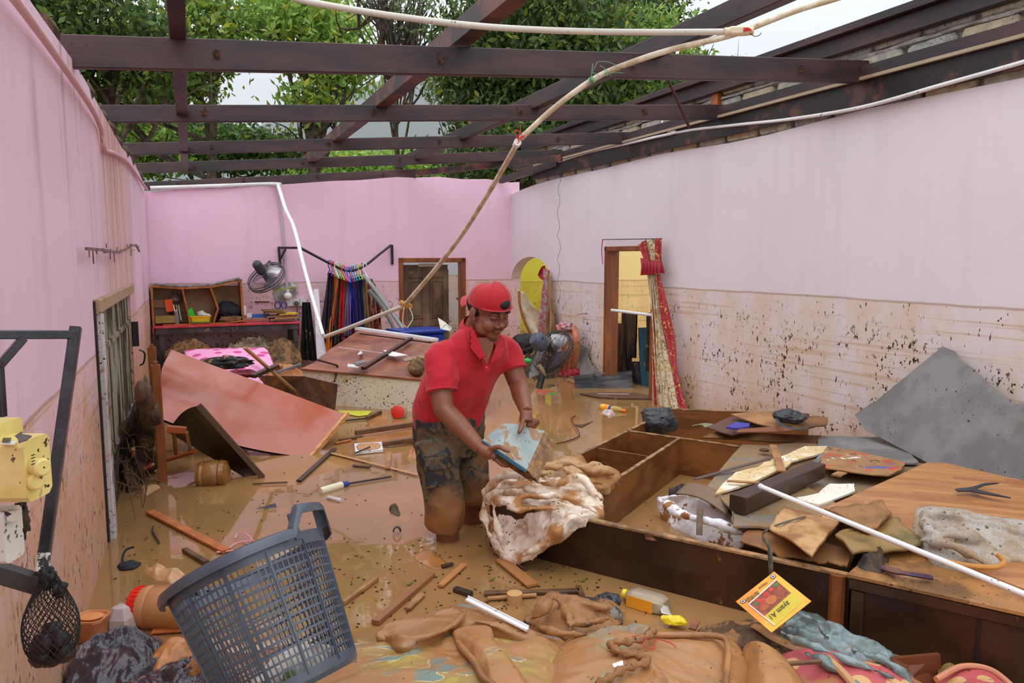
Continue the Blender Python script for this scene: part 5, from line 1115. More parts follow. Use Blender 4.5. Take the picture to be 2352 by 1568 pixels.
# clothes on the rail inside the side room
rl0, rl1 = V3((1405, 712), 7.15), V3((1502, 724), 6.5); mb = MB(); mb.tube([rl0, rl1], .016, 10); one('clothes_rail', 'white rail inside the side room holding muddy clothes', 'rail', mb, M_PVC, True)
def hang(name, label, fn, x0, x1, y0, xb0, xb1, y1, mt, n=2, amp=.03, nn=nR, off=.0, group=None, mid=None, cat='garment'):
    L_ = [(x0, y0), ((x0+xb0)/2 if mid is None else mid, (y0+y1)/2), (xb0, y1)]; R_2 = [(x1, y0), ((x1+xb1)/2, (y0+y1)/2), (xb1, y1+3)]
    A = strip(lambda x, y: fn(x, y), L_, R_2, n, amp, 30, max(14, int(n*9)), x0*.3, nn, .012, 7); t = T(name, label, cat, group); t.part('cloth', double(A, -nn, .02), mt, 2); return t
fs_ = lambda x, y: hit(x, y, N_, RW+.42)
for k, (x0, x1, y0, b0, b1, y1, c_, lb) in enumerate(((1414, 1432, 742, 1416, 1438, 850, (96, 60, 52), 'dark red-brown muddy garment leftmost on the white rail'), (1430, 1464, 716, 1428, 1462, 820, (84, 66, 48), 'long mud-black garment in the middle of the white rail'),
     (1450, 1470, 830, 1448, 1478, 885, (34, 32, 36), 'black lower end of trousers under the mud-black garment'), (1466, 1492, 752, 1474, 1500, 888, (30, 84, 100), 'teal blue garment hanging at the right of the white rail'), (1484, 1500, 718, 1486, 1500, 850, (50, 42, 38), 'dark garment half hidden by the curtain'), (1412, 1450, 800, 1418, 1452, 880, (38, 30, 28), 'black cloth low in the left of the side room'))):
    hang('hanging_garment', lb, fs_, x0, x1, y0, b0, b1, y1, mat('g_%d' % k, c_, .6, tuple(int(v*.6) for v in c_), 6, mud=.25, bump=.6, st=(2, 2, .4)), 2, .03).done()

# ============================================================ clothes on the bent rail at the back wall
fr_ = lambda x, y: hit(x, y, NB, BW-.42)
t = T('bent_rail', 'black steel rail on wall brackets, bent down under hung clothes', 'rail'); M_BSTEEL = mat('black_steel', (28, 24, 26), .35, mud=.06)
mb = MB(); mb.beam(WB(640, 569, .02), WB(644, 612, .02), .03, .03, EB); mb.beam(WB(640, 569, .02), fr_(690, 569), .03, .03, UP); mb.beam(WB(643, 596, .02), hit(656, 572, NB, BW-.18), .02, .02, UP); t.part('left_bracket', mb, M_BSTEEL)
mb = MB(); mb.beam(WB(900, 562, .02), WB(901, 607, .02), .035, .03, EB); t.part('right_bracket', mb, M_BSTEEL)
mb = MB(); mb.tube(smoothpath([fr_(688, 568), fr_(760, 606), fr_(800, 622), fr_(836, 611), hit(870, 585, NB, BW-.25), WB(898, 563, .05)], 5), .017, 8); t.part('bar', mb, M_BSTEEL, True); t.done()
gs = [(757, 740, 762, 782, (38, 40, 46), 'charcoal dress at the left end', 'navy'), (763, 752, 762, 770, (58, 30, 66), 'dark purple shirt next to the charcoal dress', 'red'), (767, 752, 764, 768, (40, 120, 176), 'sky blue long sleeve shirt', 'green'), (772, 748, 760, 812, (236, 132, 30), 'orange long shirt, hanging lowest', 'white'),
      (778, 766, 778, 790, (72, 66, 60), 'grey-green shirt', 'olive'), (784, 762, 784, 748, (140, 26, 60), 'crimson flared blouse', 'lime'), (788, 778, 790, 765, (214, 36, 40), 'bright red top', 'red'), (793, 786, 794, 780, (240, 120, 160), 'pink top', 'pink'), (797, 785, 801, 770, (122, 122, 120), 'grey long skirt', 'violet'),
      (800, 796, 806, 768, (150, 110, 210), 'lilac shirt', 'blue'), (805, 800, 815, 768, (130, 18, 50), 'dark crimson long dress', 'red'), (809, 812, 818, 745, (34, 54, 180), 'royal blue sleeve', 'blue'), (814, 814, 822, 738, (176, 60, 50), 'red patterned blouse', 'green'), (820, 818, 830, 758, (44, 70, 140), 'denim blue trousers', 'teal'),
      (826, 826, 838, 762, (30, 44, 96), 'navy trousers', 'yellow'), (832, 828, 842, 735, (30, 48, 190), 'cobalt blue shirt at the right end', 'brown'), (838, 838, 850, 752, (160, 130, 90), 'khaki garment behind the grey pipes', 'white')]
hk = dict(navy=(40, 50, 170), red=(220, 50, 70), green=(60, 190, 110), white=(235, 235, 235), olive=(150, 180, 60), lime=(150, 230, 50), pink=(250, 120, 160), violet=(160, 110, 210), blue=(60, 120, 220), teal=(60, 190, 190), yellow=(220, 200, 60), brown=(130, 40, 50))
for k, (xt, b0, b1, yb, c_, lb, hc_) in enumerate(gs):
    yt = float(np.interp(xt, [757, 800, 836], [606, 622, 612])); fn = (lambda dd: (lambda x, y: hit(x, y, NB, BW-.42-dd)))(.03*math.sin(k*2.4))
    t = T('hanging_garment', lb+' on the bent black rail', 'garment', 'clothes on the bent rail')
    a = fn(xt, yt-3); mb = MB(); an = np.linspace(-.5, math.pi, 9)
    mb.tube([a+EB*.02*math.cos(q)+UP*(.005+.025*math.sin(q)) for q in an]+[a-EB*.02-UP*.03, a-UP*.09], .0065, 5); s_ = a-UP*.09
    mb.tube([s_, s_+NB*.16-UP*.07, s_-NB*.16-UP*.07, s_], .006, 5); t.part('hanger', mb, mat('hg_'+hc_, hk[hc_], .35), True)
    L_ = [(xt-3, yt+20), (xt-5, yt+50), ((xt-5)*.3+b0*.7, (yt+yb*2)/3), (b0, yb)]; R2 = [(xt+3, yt+20), (xt+5, yt+45), ((xt+4)*.3+b1*.7, (yt+yb*2)/3), (b1, yb+3)]
    A = strip(fn, L_, R2, 1.4, .03, 26, 14, k*1.3, -NB, .02, 6); B2_ = A+NB*(.03+.12*np.linspace(0, 1, 26))[:, None, None]; mb = MB(); n1, n2 = 26, 14
    R = [list(A[i])+list(B2_[i][::-1]) for i in range(n1)]; mb.rings([np.array(r) for r in R]); t.part('cloth', mb, mat('cl_%d' % k, c_, .75, tuple(int(v*.75) for v in c_), 8, bump=.5, st=(2, 2, .4), mud=.05), 2); t.done()
# sheer patterned clothes right of the grey pipes
for k, (x0, x1, y0, b0, b1, y1, c_, c2_, lb) in enumerate(((838, 862, 650, 842, 878, 755, (196, 150, 110), (130, 30, 40), 'striped tan and maroon cloth bunched behind the grey pipes'), (846, 856, 640, 850, 864, 700, (226, 214, 204), (60, 60, 90), 'pale printed scarf at the top of the grey pipes'), (862, 874, 690, 858, 872, 738, (140, 30, 44), (96, 20, 30), 'maroon cloth corner behind the grey pipes'))):
    hang('hanging_garment', lb, lambda x, y: hit(x, y, NB, BW-.30), x0, x1, y0, b0, b1, y1, mat('sg_%d' % k, c_, .7, c2_, 22, .48, .54, mud=.25, bump=.4, st=(1.5, 1.5, .3)), 3, .04, -NB).done()
for k, (pts, lb) in enumerate((([(834, 632), (850, 650), (880, 690), (912, 735), (938, 772)], 'bent grey plastic pipe leaning from the clothes to the cream cabinet, nearer one'), ([(846, 666), (868, 690), (890, 725), (906, 756)], 'shorter grey plastic pipe behind the nearer one'))):
    pipe('grey_pipe', lb, [hit(x, y, NB, BW-.5-.7*i*(1-k)/4-.1*k) for i, (x, y) in enumerate(pts)], .026, mat('grey_pipe_m', (142, 146, 146), .5, mud=.12))
# white broken panel standing, black cloth, dirty clothes beneath
mb = MB(); c0_, c1_ = D(728, 665, 8.6), D(728, 822, 8.6); mb.prism([D(720, 668, 8.6), D(721, 664, 8.6), D(731, 664, 8.6), D(737, 745, 8.5), D(742, 785, 8.4), D(748, 812, 8.4), D(732, 824, 8.4), D(728, 824, 8.4)], .03, np.array([0, -1, 0.])); one('white_plank', 'tall narrow white plank standing left of the hung clothes', 'panel', mb, mat('white_lam2', (226, 224, 232), .35, mud=.1, specks=.3))
hang('black_cloth', 'long black cloth streaked with mud hanging left of the tall white plank', lambda x, y: hit(x, y, NB, BW-.25), 694, 712, 694, 690, 728, 826, mat('black_muddy', (26, 26, 30), .7, mud=.32, msc=9, bump=.6, st=(2, 2, .5)), 3, .04, -NB, cat='cloth').done()
for k, (x0, x1, y0, b0, b1, y1, c_, lb) in enumerate(((758, 776, 770, 752, 776, 812, (110, 78, 58), 'muddy brown rag hanging under the orange shirt'), (778, 800, 770, 776, 800, 806, (56, 44, 38), 'dark wet rag below the crimson blouse'), (800, 822, 768, 800, 824, 800, (126, 92, 70), 'brown wet cloth right of the dark wet rag'))):
    hang('muddy_rag', lb, lambda x, y: hit(x, y, NB, BW-.3), x0, x1, y0, b0, b1, y1, mat('mr_%d' % k, c_, .7, tuple(int(v*.5) for v in c_), 9, mud=.3, bump=.6), 2, .05, -NB, cat='rag').done()
# blue plastic chest and the torn white sheet at the back door
t = T('blue_crate', 'bright blue ribbed plastic chest in front of the back door', 'crate'); a_, b_ = D(922, 768, 8.95), D(1020, 768, 9.25); dd = nrm((b_-a_)*[1, 1, 0]); nn = np.cross(dd, UP); c = (a_+b_)/2; w_ = np.linalg.norm(b_-a_)/2; M_BLU = mat('blue_plastic', (24, 58, 150), .35, mud=.2)
mb = MB(); mb.beam(c-dd*w_-UP*.2-nn*.2, c+dd*w_-UP*.2-nn*.2, .42, .42, UP, .03); t.part('body', mb, M_BLU, True)
mb = MB(); mb.beam(c-dd*(w_+.02)+UP*.03-nn*.2, c+dd*(w_+.02)+UP*.03-nn*.2, .46, .05, UP, .015); t.part('lid', mb, M_BLU, True)
for k in range(7): mb = MB(); x_ = -w_+.08+k*(2*w_-.16)/6; mb.beam(c+dd*x_-UP*.3+nn*.015, c+dd*x_-UP*.02+nn*.015, .03, .012, nn); t.part('rib', mb, M_BLU)
t.done()
slab('torn_sheet', 'torn whitish sheet sticking up behind the man by the door', 'sheet', [(1006, 729, .9), (1026, 742, .85), (1038, 752, .8), (1034, 760, .78), (1012, 755, .8)], .008, mat('torn_white', (206, 200, 190), .6, mud=.2), d=-E_)
mb = MB(); 
for k in range(12): a = hit(880+6*k, 768-k*.6, NB, BW-.6); mb.beam(a-UP*.35, a+UP*(.03+.02*(k % 3)), .03, .02, NB)
one('slat_crate', 'row of short dark wooden slats standing behind the white trim board', 'crate', mb, mat('dark_slats', (92, 66, 46), .6, mud=.3))

# ============================================================ under the table: pink mattress, mud piles
M_PINK = NT('pink_flower_print'); t_ = M_PINK; br = t_.n('ShaderNodeTexVoronoi'); t_.l(t_.tc.outputs['Object'], br.inputs[0]); br.inputs['Scale'].default_value = 7
k = t_.mix(t_.ramp(br.outputs['Distance'], .3, .36), lin((214, 70, 140)), lin((250, 170, 214))); k = t_.mix(t_.ramp(t_.noise(3, 5, .6), .62, .68), k, lin((190, 140, 100))); t_.col(k); t_.p.inputs['Roughness'].default_value = .6; M_PINK = t_.m
mb = MB(); mb.heap([P(425, 812, .50), P(445, 802, .53), P(580, 798, .53), P(612, 802, .52), P(632, 850, .38), P(636, 880, .27), P(560, 884, .27), P(440, 850, .38)], .05, .02, (3, 3, 3), 3, 100, 24, drop=.12); one('pink_mattress', 'pink flower-print foam mattress slumped behind the red-brown board', 'mattress', mb, M_PINK, 2)
M_MUDP = mat('mud_brown_cloth', (146, 104, 62), .75, (84, 60, 40), 9, .42, .6, bump=.8, bsc=24, bd=.015, specks=.6)
M_MUDD = mat('dark_mud_cloth', (92, 66, 44), .7, (44, 34, 28), 9, .42, .6, bump=.8, bsc=24, bd=.015, specks=.6)
def pile(name, label, cat, out, h_, amp, mt, fs=(9, 9, 9), seed=1, nt_=110, nr=34, drop=.08, pw=2.0, **k):
    mb = MB(); mb.heap([P(*o_) for o_ in out], h_, amp, fs, seed, nt_, nr, pw, drop, **k); return one(name, label, cat, mb, mt, 2)
def nearB(x, y, d_): return hit(x, y, NB, BW-d_)
def pileB(name, label, pts, h_, amp, mt, seed): mb = MB(); mb.heap(pts, h_, amp, (10, 10, 10), seed, 100, 30, 2, .3); return one(name, label, 'cloth pile', mb, mt, 2)
pileB('cloth_pile', 'brown muddy clothes heaped under the left end of the table', [nearB(375, 815, .8), nearB(400, 800, .3), nearB(480, 800, .25), nearB(492, 812, .7), nearB(440, 822, 1.0)], .12, .10, M_MUDP, 2)
pileB('cloth_pile', 'grey-brown muddy bundle heaped under the middle of the table', [nearB(520, 805, .6), nearB(545, 792, .25), nearB(600, 795, .25), nearB(640, 805, .6), nearB(590, 815, .9)], .14, .10, mat('greyish_bundle', (140, 122, 100), .75, (88, 62, 44), 8, bump=.8, bsc=24, bd=.015), 4)
pileB('cloth_pile', 'large pile of muddy clothes under the right end of the table', [nearB(600, 812, .7), nearB(620, 795, .3), nearB(680, 792, .3), nearB(688, 825, .9), nearB(650, 838, 1.2), nearB(605, 825, 1.0)], .14, .12, M_MUDP, 7)
mb = MB(); mb.ball(P(522, 832, .50), (.24, .04, 0), (0, .12, 0), (0, 0, .06), .3, 2, 8, 50, 30); one('black_garment', 'black garment with mud splashes lying on the pink mattress', 'garment', mb, mat('black_mudsplash', (30, 32, 36), .7, mud=.38, msc=12, bump=.6), 2)
mb = MB(); mb.ball(P(556, 858, .42), (.13, .02, 0), (0, .07, 0), (0, 0, .04), .3, 2, 9, 40, 24); one('crimson_rag', 'small crimson rag at the foot of the pink mattress', 'rag', mb, mat('crimson_rag', (120, 24, 44), .7, mud=.3, bump=.5), 2)
pile('mud_cake', 'tan crumbly mud-covered foam between the mattress and the cream cabinet', 'foam', [(622, 850, .42), (660, 838, .42), (690, 850, .36), (692, 872, .28), (640, 878, .28), (610, 866, .34)], .06, .05, mat('foam_tan', (206, 142, 92), .8, (176, 112, 66), 10, bump=.8), seed=12)
stick('pale_lath', 'long pale wooden lath leaning over the pink mattress to the water', 'lath', (562, 798, .80), (694, 912, .10), .03, .02, mat('pale_lath', (196, 158, 118), .6, mud=.2))
stick('dark_batten', 'short dark batten lying on top of the red-brown board', 'batten', (580, 864, .50), (636, 840, .56), .07, .03, M_CHOC)
stick('blue_strip', 'thin grey-blue strip at the left end of the cream cabinet', 'strip', (634, 856, .40), (690, 836, .42), .02, .02, mat('greyblue', (110, 120, 132), .5))
# ============================================================ wreckage by the left door
M_ORG = mat('orange_chair_wood', (178, 84, 34), .4, mud=.22)
t = T('broken_chair', 'broken orange wooden chair half buried behind the orange-brown post', 'chair')
for a, b_ in (((399, 986, .34), (404, 1044, .12)), ((428, 992, .32), (438, 1036, .16)), ((346, 1002, .34), (348, 1056, .12)), ((306, 1030, .3), (304, 1072, .08))): mb = MB(); mb.tube([P(*a), P(*b_)], .013, 8); t.part('spindle', mb, M_TAN, True)
for a, m_, b_ in (((382, 1056, .10), (410, 1048, .14), (448, 1036, .19)), ((302, 1088, .06), (330, 1074, .09), (352, 1066, .10))): mb = MB(); mb.tube(smoothpath([P(*a), P(*m_), P(*b_)], 6), [.03, .034, .036, .036, .034, .034, .036, .038, .036, .034, .034, .032, .028], 8, flat=.45); t.part('rail', mb, M_ORG, True)
mb = MB(); mb.beam(P(384, 985, .36), P(428, 988, .34), .03, .05, UP, .006); t.part('top_rail', mb, M_ORG)
t.done()
for k, (out, h_, lb, m_) in enumerate((([(292, 960, .45), (330, 950, .5), (348, 985, .4), (346, 1070, .02), (300, 1090, .0), (270, 1080, .05), (280, 1010, .3)], .22, 'tangled mud-caked cloth hanging beside the slatted metal door', M_MUDD), ([(330, 880, .9), (345, 890, .85), (350, 960, .5), (320, 960, .5), (318, 910, .8)], .06, 'black cloth bundle wedged behind the orange-brown posts', M_MUDD),
    ([(258, 1120, .0), (280, 1050, .15), (310, 1020, .3), (320, 1090, .05), (300, 1130, 0)], .14, 'matted roots and mud at the foot of the slatted metal door', M_MUDD))): pile('tangled_cloth', lb, 'cloth pile', out, h_, .12, m_, (11, 11, 11), 20+k)
mb = MB(); rr_ = random.Random(9)
for k in range(120):
    a = P(rr_.uniform(262, 345), rr_.uniform(960, 1110), rr_.uniform(.05, .4)); b_ = a+np.array([rr_.gauss(0, .06), rr_.gauss(0, .06), rr_.gauss(-.06, .08)]); mb.tube([a, (a+b_)/2+[0, 0, rr_.gauss(0, .02)], b_], .003, 4)
ob = one('root_fibres', 'loose brown roots and fibres tangled on the muddy cloth by the metal door', 'roots', mb, mat('root_brown', (112, 80, 50), .8, (70, 50, 32))); ob['kind'] = 'stuff'
bottle('jug', 'round brown-filled clear plastic jug floating before the dark bent board', [(.03, -.015), (.085, 0), (.098, .03), (.088, .045), (.098, .06), (.095, .13), (.088, .14), (.096, .15), (.09, .18), (.04, .20)], P(456, 1092, .05), mat('amber_plastic', (176, 124, 70), .12, (140, 92, 46), 5, alpha=.85, bump=0), [.98, .1, .05])
pile('plastic_scrap', 'crumpled translucent plastic scrap floating left below the orange-brown post', 'plastic', [(315, 1118), (338, 1116), (370, 1116), (352, 1128), (335, 1138), (322, 1130)], .03, .03, mat('scrap_pl', (214, 160, 110), .25, (190, 150, 110)), seed=5, nt_=40, nr=10)
# hooks and wire on left wall
mb = MB()
for a, b_ in (((199, 571), (236, 574)), ((236, 574), (272, 580)), ((272, 580), (300, 566)), ((240, 578), (278, 578)), ((300, 562), (318, 566)), ((312, 562), (320, 577))): mb.beam(WL(a[0], a[1], .04), WL(b_[0], b_[1], .05), .014, .014)
for k in range(14): a = WL(205+8*k, 573+math.sin(k)*4, .045); mb.tube([a, a+UP*rr_.uniform(-.07, .03)+E_*rr_.uniform(-.03, .03)], .003, 4)
one('wall_bracket', 'thin bent metal bracket caked with dirt on the left wall above the metal door', 'bracket', mb, mat('dirty_metal', (140, 118, 104), .5, (84, 62, 50), 14))
mb = MB(); mb.beam(RM(LW+.03, d1b-.12, .78), RM(LW+.03, d1b-.12, .98), .05, .04, E_, .006); mb.tube(smoothpath([RM(LW+.05, d1b-.12, .75), RM(LW+.09, d1b-.12, .72), RM(LW+.08, d1b-.12, .64), RM(LW+.05, d1b-.12, .62)], 4), .007, 6); struct('handle', mb, M_BSTEEL, parent=e1)
# ============================================================ behind the arch and along the lilac wall
fa = lambda x, y, o_=0: WR(x, y, o_)
t = T('white_mattress', 'white mud-edged mattress folded in the archway', 'mattress'); A = []
L_ = [(1192, 668), (1194, 700), (1206, 740), (1228, 784)]; R2 = [(1204, 672), (1222, 700), (1240, 716), (1246, 740)]
A = strip(lambda x, y: hit(x, y, E_, vR-.55-.0*(y-660)), L_, R2, 1.2, .03, 34, 26, 0, -E_, .03, 5); mb = MB(); R = [list(A[i])+list((A[i]+E_*.14+N_*.05)[::-1]) for i in range(len(A))]; mb.rings([np.array(r) for r in R]); t.part('mattress', mb, mat('dirty_white_foam', (232, 222, 206), .7, (206, 172, 128), 5, .48, .66, bump=.5, specks=.3), 2)
mb = MB(); mb.tube(smoothpath([hit(x, y, E_, vR-.58) for x, y in L_], 6), .02, 8); t.part('muddy_piping', mb, mat('mud_piping', (166, 112, 66), .7, bump=.6), True); t.done()
mb = MB(); mb.ball(hit(1205, 790, E_, vR-.85), N_*.20, E_*.15, UP*.15, .12, 1.5, 3, 50, 30); one('black_sack', 'black sack slumped below the white mattress in the archway', 'sack', mb, mat('black_sack', (34, 32, 34), .6, mud=.15, bump=.4), 2)
M_PCUR = brocade('pink_grey_cloth', (190, 90, 110), (170, 160, 158), (206, 190, 176), 9, .25)
for k, (L_, R2, m_, lb, o_) in enumerate((([(1246, 612), (1240, 625), (1238, 634), (1250, 644)], [(1250, 610), (1250, 625), (1252, 634), (1256, 640)], M_CRED, 'dark crimson curtain corner at the top right of the arch', .0), ([(1250, 616), (1248, 660), (1242, 720), (1236, 790)], [(1262, 622), (1262, 680), (1256, 740), (1246, 800)], M_PCUR, 'pink and grey patterned curtain hanging at the right side of the arch', .05),
    ([(1256, 625), (1262, 680), (1256, 740), (1250, 770)], [(1266, 640), (1268, 690), (1278, 730), (1284, 770)], mat('mud_drape', (176, 140, 104), .7, (126, 90, 60), 6, bump=.5, mud=.2, st=(2, 2, .4)), 'muddy beige drape flaring out beside the pink curtain', .08))):
    A = strip(lambda x, y: fa(x, y, o_), L_, R2, 2, .03, 40, 24, k, nR, .01); t = T('arch_curtain', lb, 'curtain'); t.part('cloth', double(A, N_), m_, 2); t.done()
fc = V3((1268, 806), 7.05); t = fan('floor_fan', 'fallen black floor fan with roots in its guard, beside the arch', fc, nrm([-.55, -.45, .55]), .24, mat('fan_black', (44, 44, 48), .45, mud=.3))
mb = MB(); a = fc+nrm([-.55, -.45, .55])*.10; mb.lathe([(.05, 0), (.085, .02), (.085, .14), (.06, .18)], a, nrm([-.7, -.3, .45]), 20); t.part('motor_cap', mb, mat('slate_plastic', (78, 86, 100), .4, mud=.08), True)
mb = MB(); mb.tube([fc-UP*.05-N_*.05, V3((1238, 870), 7.0)-UP*.1], .035, 10); t.part('pole', mb, mat('fan_black', (44, 44, 48)), True); t.done()
mb = MB()
for k in range(140):
    a = fc+np.array([rr_.gauss(0, .14), rr_.gauss(-.08, .05), rr_.gauss(-.06, .13)]); b_ = a+np.array([rr_.gauss(0, .05), rr_.gauss(0, .04), rr_.gauss(-.03, .05)]); mb.tube([a, (a+b_)/2+[0, 0, .01], b_], .0028, 4)
ob = one('root_fibres', 'brown root fibres caught in the fallen floor fan', 'roots', mb, mat('root_brown', (112, 80, 50))); ob['kind'] = 'stuff'
for k, (L_, R2, m_, lb, nm) in enumerate((([(1280, 745, .2), (1290, 780, .25), (1292, 820, .2), (1286, 855, .15)], [(1318, 748, .2), (1328, 780, .2), (1326, 820, .15), (1322, 850, .1)], brocade('draped_brown', (186, 132, 84), (196, 90, 100), (160, 110, 66), 5, .3), 'brown and pink muddy curtain draped over the fallen fan', 'draped_cloth'), ([(1286, 848, .17), (1286, 856, .17), (1290, 862, .17)], [(1326, 846, .12), (1328, 855, .12), (1326, 864, .12)], M_CRED, 'crimson hem of the muddy curtain draped over the fan', 'curtain_hem'))):
    A = strip(lambda x, y, o_: fa(x, y, o_), L_, R2, 3.5, .035, 34, 40, k+1, nR, .015); t = T(nm, lb, 'curtain'); t.part('cloth', double(A, N_), m_, 2); t.done()
mb = MB(); mb.ball(fa(1300, 748, .22), E_*.16+N_*.03, N_*.08, UP*.06, .3, 2.2, 7, 50, 30); one('cloth_bundle', 'pinkish curtain bundle on top of the fallen fan', 'cloth', mb, M_PCUR, 2)
mb = MB(); mb.prism([V3((1240, 790), 7.3), V3((1243, 800), 7.3), V3((1236, 860), 7.0), V3((1216, 868), 7.0), V3((1218, 846), 7.1)], .01, -E_); one('grey_shard', 'grey curved sheet standing left of the fallen fan', 'sheet', mb, M_GREY)
pipe('black_rod', 'thin black rod lying between the sack and the fan', [V3((1196, 806), 7.8), V3((1238, 794), 7.6)], .014, M_BSTEEL, 2)
mb = MB(); mb.ball(V3((1212, 828), 7.9), N_*.05, E_*.05, UP*.03, .1, 2, 3, 20, 12); one('green_dish', 'small bright green dish in the wreckage under the arch', 'lid', mb, mat('green_lid', (60, 180, 90), .35), 2)
pile('tangled_cloth', 'dark heap of wreckage and cloth at the foot of the arch', 'cloth pile', [(1196, 850, .0), (1200, 820, .15), (1240, 810, .2), (1290, 830, .15), (1300, 862, 0), (1250, 872, 0), (1210, 868, 0)], .10, .12, M_MUDD, (11, 11, 11), 33)
bottle('small_bottle', 'small brownish bottle hanging in the roots below the fan', [(.02, 0), (.024, .05), (.02, .09), (.01, .11)], V3((1238, 838), 6.9), mat('olive_glass', (150, 132, 100), .3), [.5, 0, -.8], capc=mat('olive_cap', (110, 110, 100), .4), capp=[(.012, .11), (.012, .13)])
# corrugated metal
t = T('corrugated_sheet', 'dark corrugated metal sheet half sunk in front of the right doorway', 'sheet'); c4 = [P(1318, 862, .14), P(1451, 850, .16), P(1454, 892, 0), P(1322, 896, -.02)]; A = []
for i in range(12):
    row = []
    for j in range(60):
        u, v_ = j/59, i/11; p = (c4[0]*(1-u)+c4[1]*u)*(1-v_)+(c4[3]*(1-u)+c4[2]*u)*v_; row.append(p+np.array([-.1, -.8, .5])*.02*math.sin(v_*4.5*2*math.pi)*(1+.3*math.sin(u*7)))
    A.append(row)
A = np.array(A); t.part('sheet', double(A, np.array([0, .3, -.9])), mat('dark_zinc', (52, 50, 56), .3, (72, 64, 64), 6, mud=.12, metal=.4, specks=.2), 2); t.done()
slab('driftwood', 'flat splintered board floating in front of the corrugated sheet', 'board', [(1332, 903), (1390, 900), (1460, 901), (1496, 908), (1497, 915), (1440, 914), (1380, 912)], .02, mat('drift_brown', (96, 66, 44), .5, mud=.35), .02, 3, 3, .01)
stick('white_strip', 'thin pale strip lying on the splintered board', 'strip', (1372, 904, .035), (1444, 905, .035), .012, .006, M_PVCG)
pile('floating_cloth', 'red and green rag floating in the water right of the arm of the man', 'rag', [(1229, 898), (1250, 894), (1283, 900), (1276, 906), (1240, 905)], .02, .01, mat('red_green_rag', (190, 70, 50), .5, (96, 140, 60), 9, .5, .55), seed=3, nt_=40, nr=10)
pile('floating_cloth', 'small dark rag floating above the red and green one', 'rag', [(1250, 887), (1270, 883), (1276, 887), (1256, 890)], .015, .01, M_MUDD, seed=4, nt_=30, nr=8)
# bottles in the water
oz = mat('orange_drink', (196, 164, 84), .15, (184, 150, 70)); 
def ax2(a, b_, za=0, zb=0): return P(*a, za), nrm(P(*b_, zb)-P(*a, za)), np.linalg.norm(P(*b_, zb)-P(*a, za))
o_, ax, L1 = ax2((1379, 934), (1440, 944), .02, .015)
bottle('drink_bottle', 'plastic drink bottle with orange label and orange cap floating near the wardrobe', [(.02, 0), (.034, .01), (.034, L1*.35), (.031, L1*.5), (.034, L1*.6), (.03, L1*.72), (.014, L1*.84)], o_, oz, ax, 16, mat('orange_cap', (248, 120, 30), .4), [(.017, L1*.84), (.017, L1*.97)], extra=lambda t: (t.part('label', MB().lathe([(.0352, .02), (.0352, L1*.34), (.0342, L1*.42)], o_, ax, 20), mat('orange_label', (250, 150, 30), .4, (252, 196, 60), 20), True), t.part('blue_mark', MB().lathe([(.0356, L1*.36), (.0350, L1*.44)], o_, ax, 20), mat('blue_mark', (40, 60, 130), .4), True)))
pile('clear_bag', 'crumpled clear plastic bag floating beside the orange-labelled bottle', 'bag', [(1380, 944), (1400, 939), (1415, 948), (1412, 956), (1398, 958), (1384, 952)], .03, .03, mat('lilac_bag', (206, 190, 190), .2, (170, 130, 130), 12), seed=8, nt_=50, nr=12)
o2, ax, L2 = ax2((737, 1128), (800, 1110), .012, .012)
bottle('lotion_tube', 'white squeeze tube with blue cap floating in the middle of the water', [(.02, 0), (.026, .01), (.026, L2*.75)], o2, mat('cream_tube', (236, 226, 196), .35, mud=.15), ax, 14, mat('navy_cap', (40, 66, 150), .4), [(.024, L2*.75), (.02, L2*.97)])
o3_, ax, L3 = ax2((752, 1142), (784, 1150), .008, .008)
bottle('small_tube', 'tiny whitish tube floating below the white squeeze tube', [(.008, 0), (.015, .01), (.014, L3)], o3_, mat('lilac_tube', (216, 206, 210), .35, mud=.12), ax, 12)
o4, ax, L4 = ax2((914, 958), (914, 925), .03, .05)
t = T('red_lid_jar', 'clear jar with round red lid floating by the cream cabinet', 'jar'); c = P(914, 946, .06); mb = MB(); mb.lathe([(.06, 0), (.07, -.02), (.072, -.10)], c, [-.05, -1, .25], 24); t.part('glass', mb, mat('clear_jar', (196, 170, 140), .15, alpha=.65), True)
mb = MB(); mb.lathe([(.063, 0), (.063, .018), (.055, .022)], c, [-.05, -1, .25], 24); t.part('lid', mb, mat('red_lid', (220, 50, 34), .35, mud=.1), True); t.done()
# boards and sticks floating around the man
M_OCH = mat('ochre_wet_board', (182, 122, 70), .3, (160, 102, 54), 4, mud=.3, wet=.15); M_WBR = mat('wet_brown_stick', (112, 78, 50), .45, (80, 54, 36), 8, mud=.25); M_BLS = mat('wet_black_stick', (58, 46, 38), .4, mud=.2)
M_ORS = mat('orange_wood_slat', (204, 118, 56), .5, (180, 98, 44), 10, mud=.15, specks=.6)
slab('floating_board', 'large ochre board sunk level with the water left of the man', 'board', [(818, 984, .03), (950, 964, .05), (985, 1010, .02), (880, 1022, 0), (820, 1015, 0)], .03, M_OCH)
stick('board_edge', 'brown edge batten on the upper side of the ochre board', 'batten', (816, 994, .05), (952, 974, .07), .03, .04, M_WBR); stick('board_edge', 'muddy batten on the lower side of the ochre board', 'batten', (880, 1020, .03), (956, 1008, .04), .04, .035, M_WBR)
slab('floating_board', 'small ochre triangle of board above the large ochre one', 'board', [(842, 956, .02), (880, 942, .04), (902, 975, .03), (850, 985, .0)], .02, M_OCH)
stick('stick', 'short brown wood offcut above the ochre boards', 'stick', (842, 960, .04), (874, 946, .05), .03, .03, M_WBR)
slab('green_sheet', 'lime green sheet floating at the foot of the cream cabinet', 'sheet', [(775, 942), (815, 943), (855, 943), (845, 952), (822, 955), (778, 946)], .005, mat('lime_sheet', (206, 208, 60), .4, mud=.3), .01)
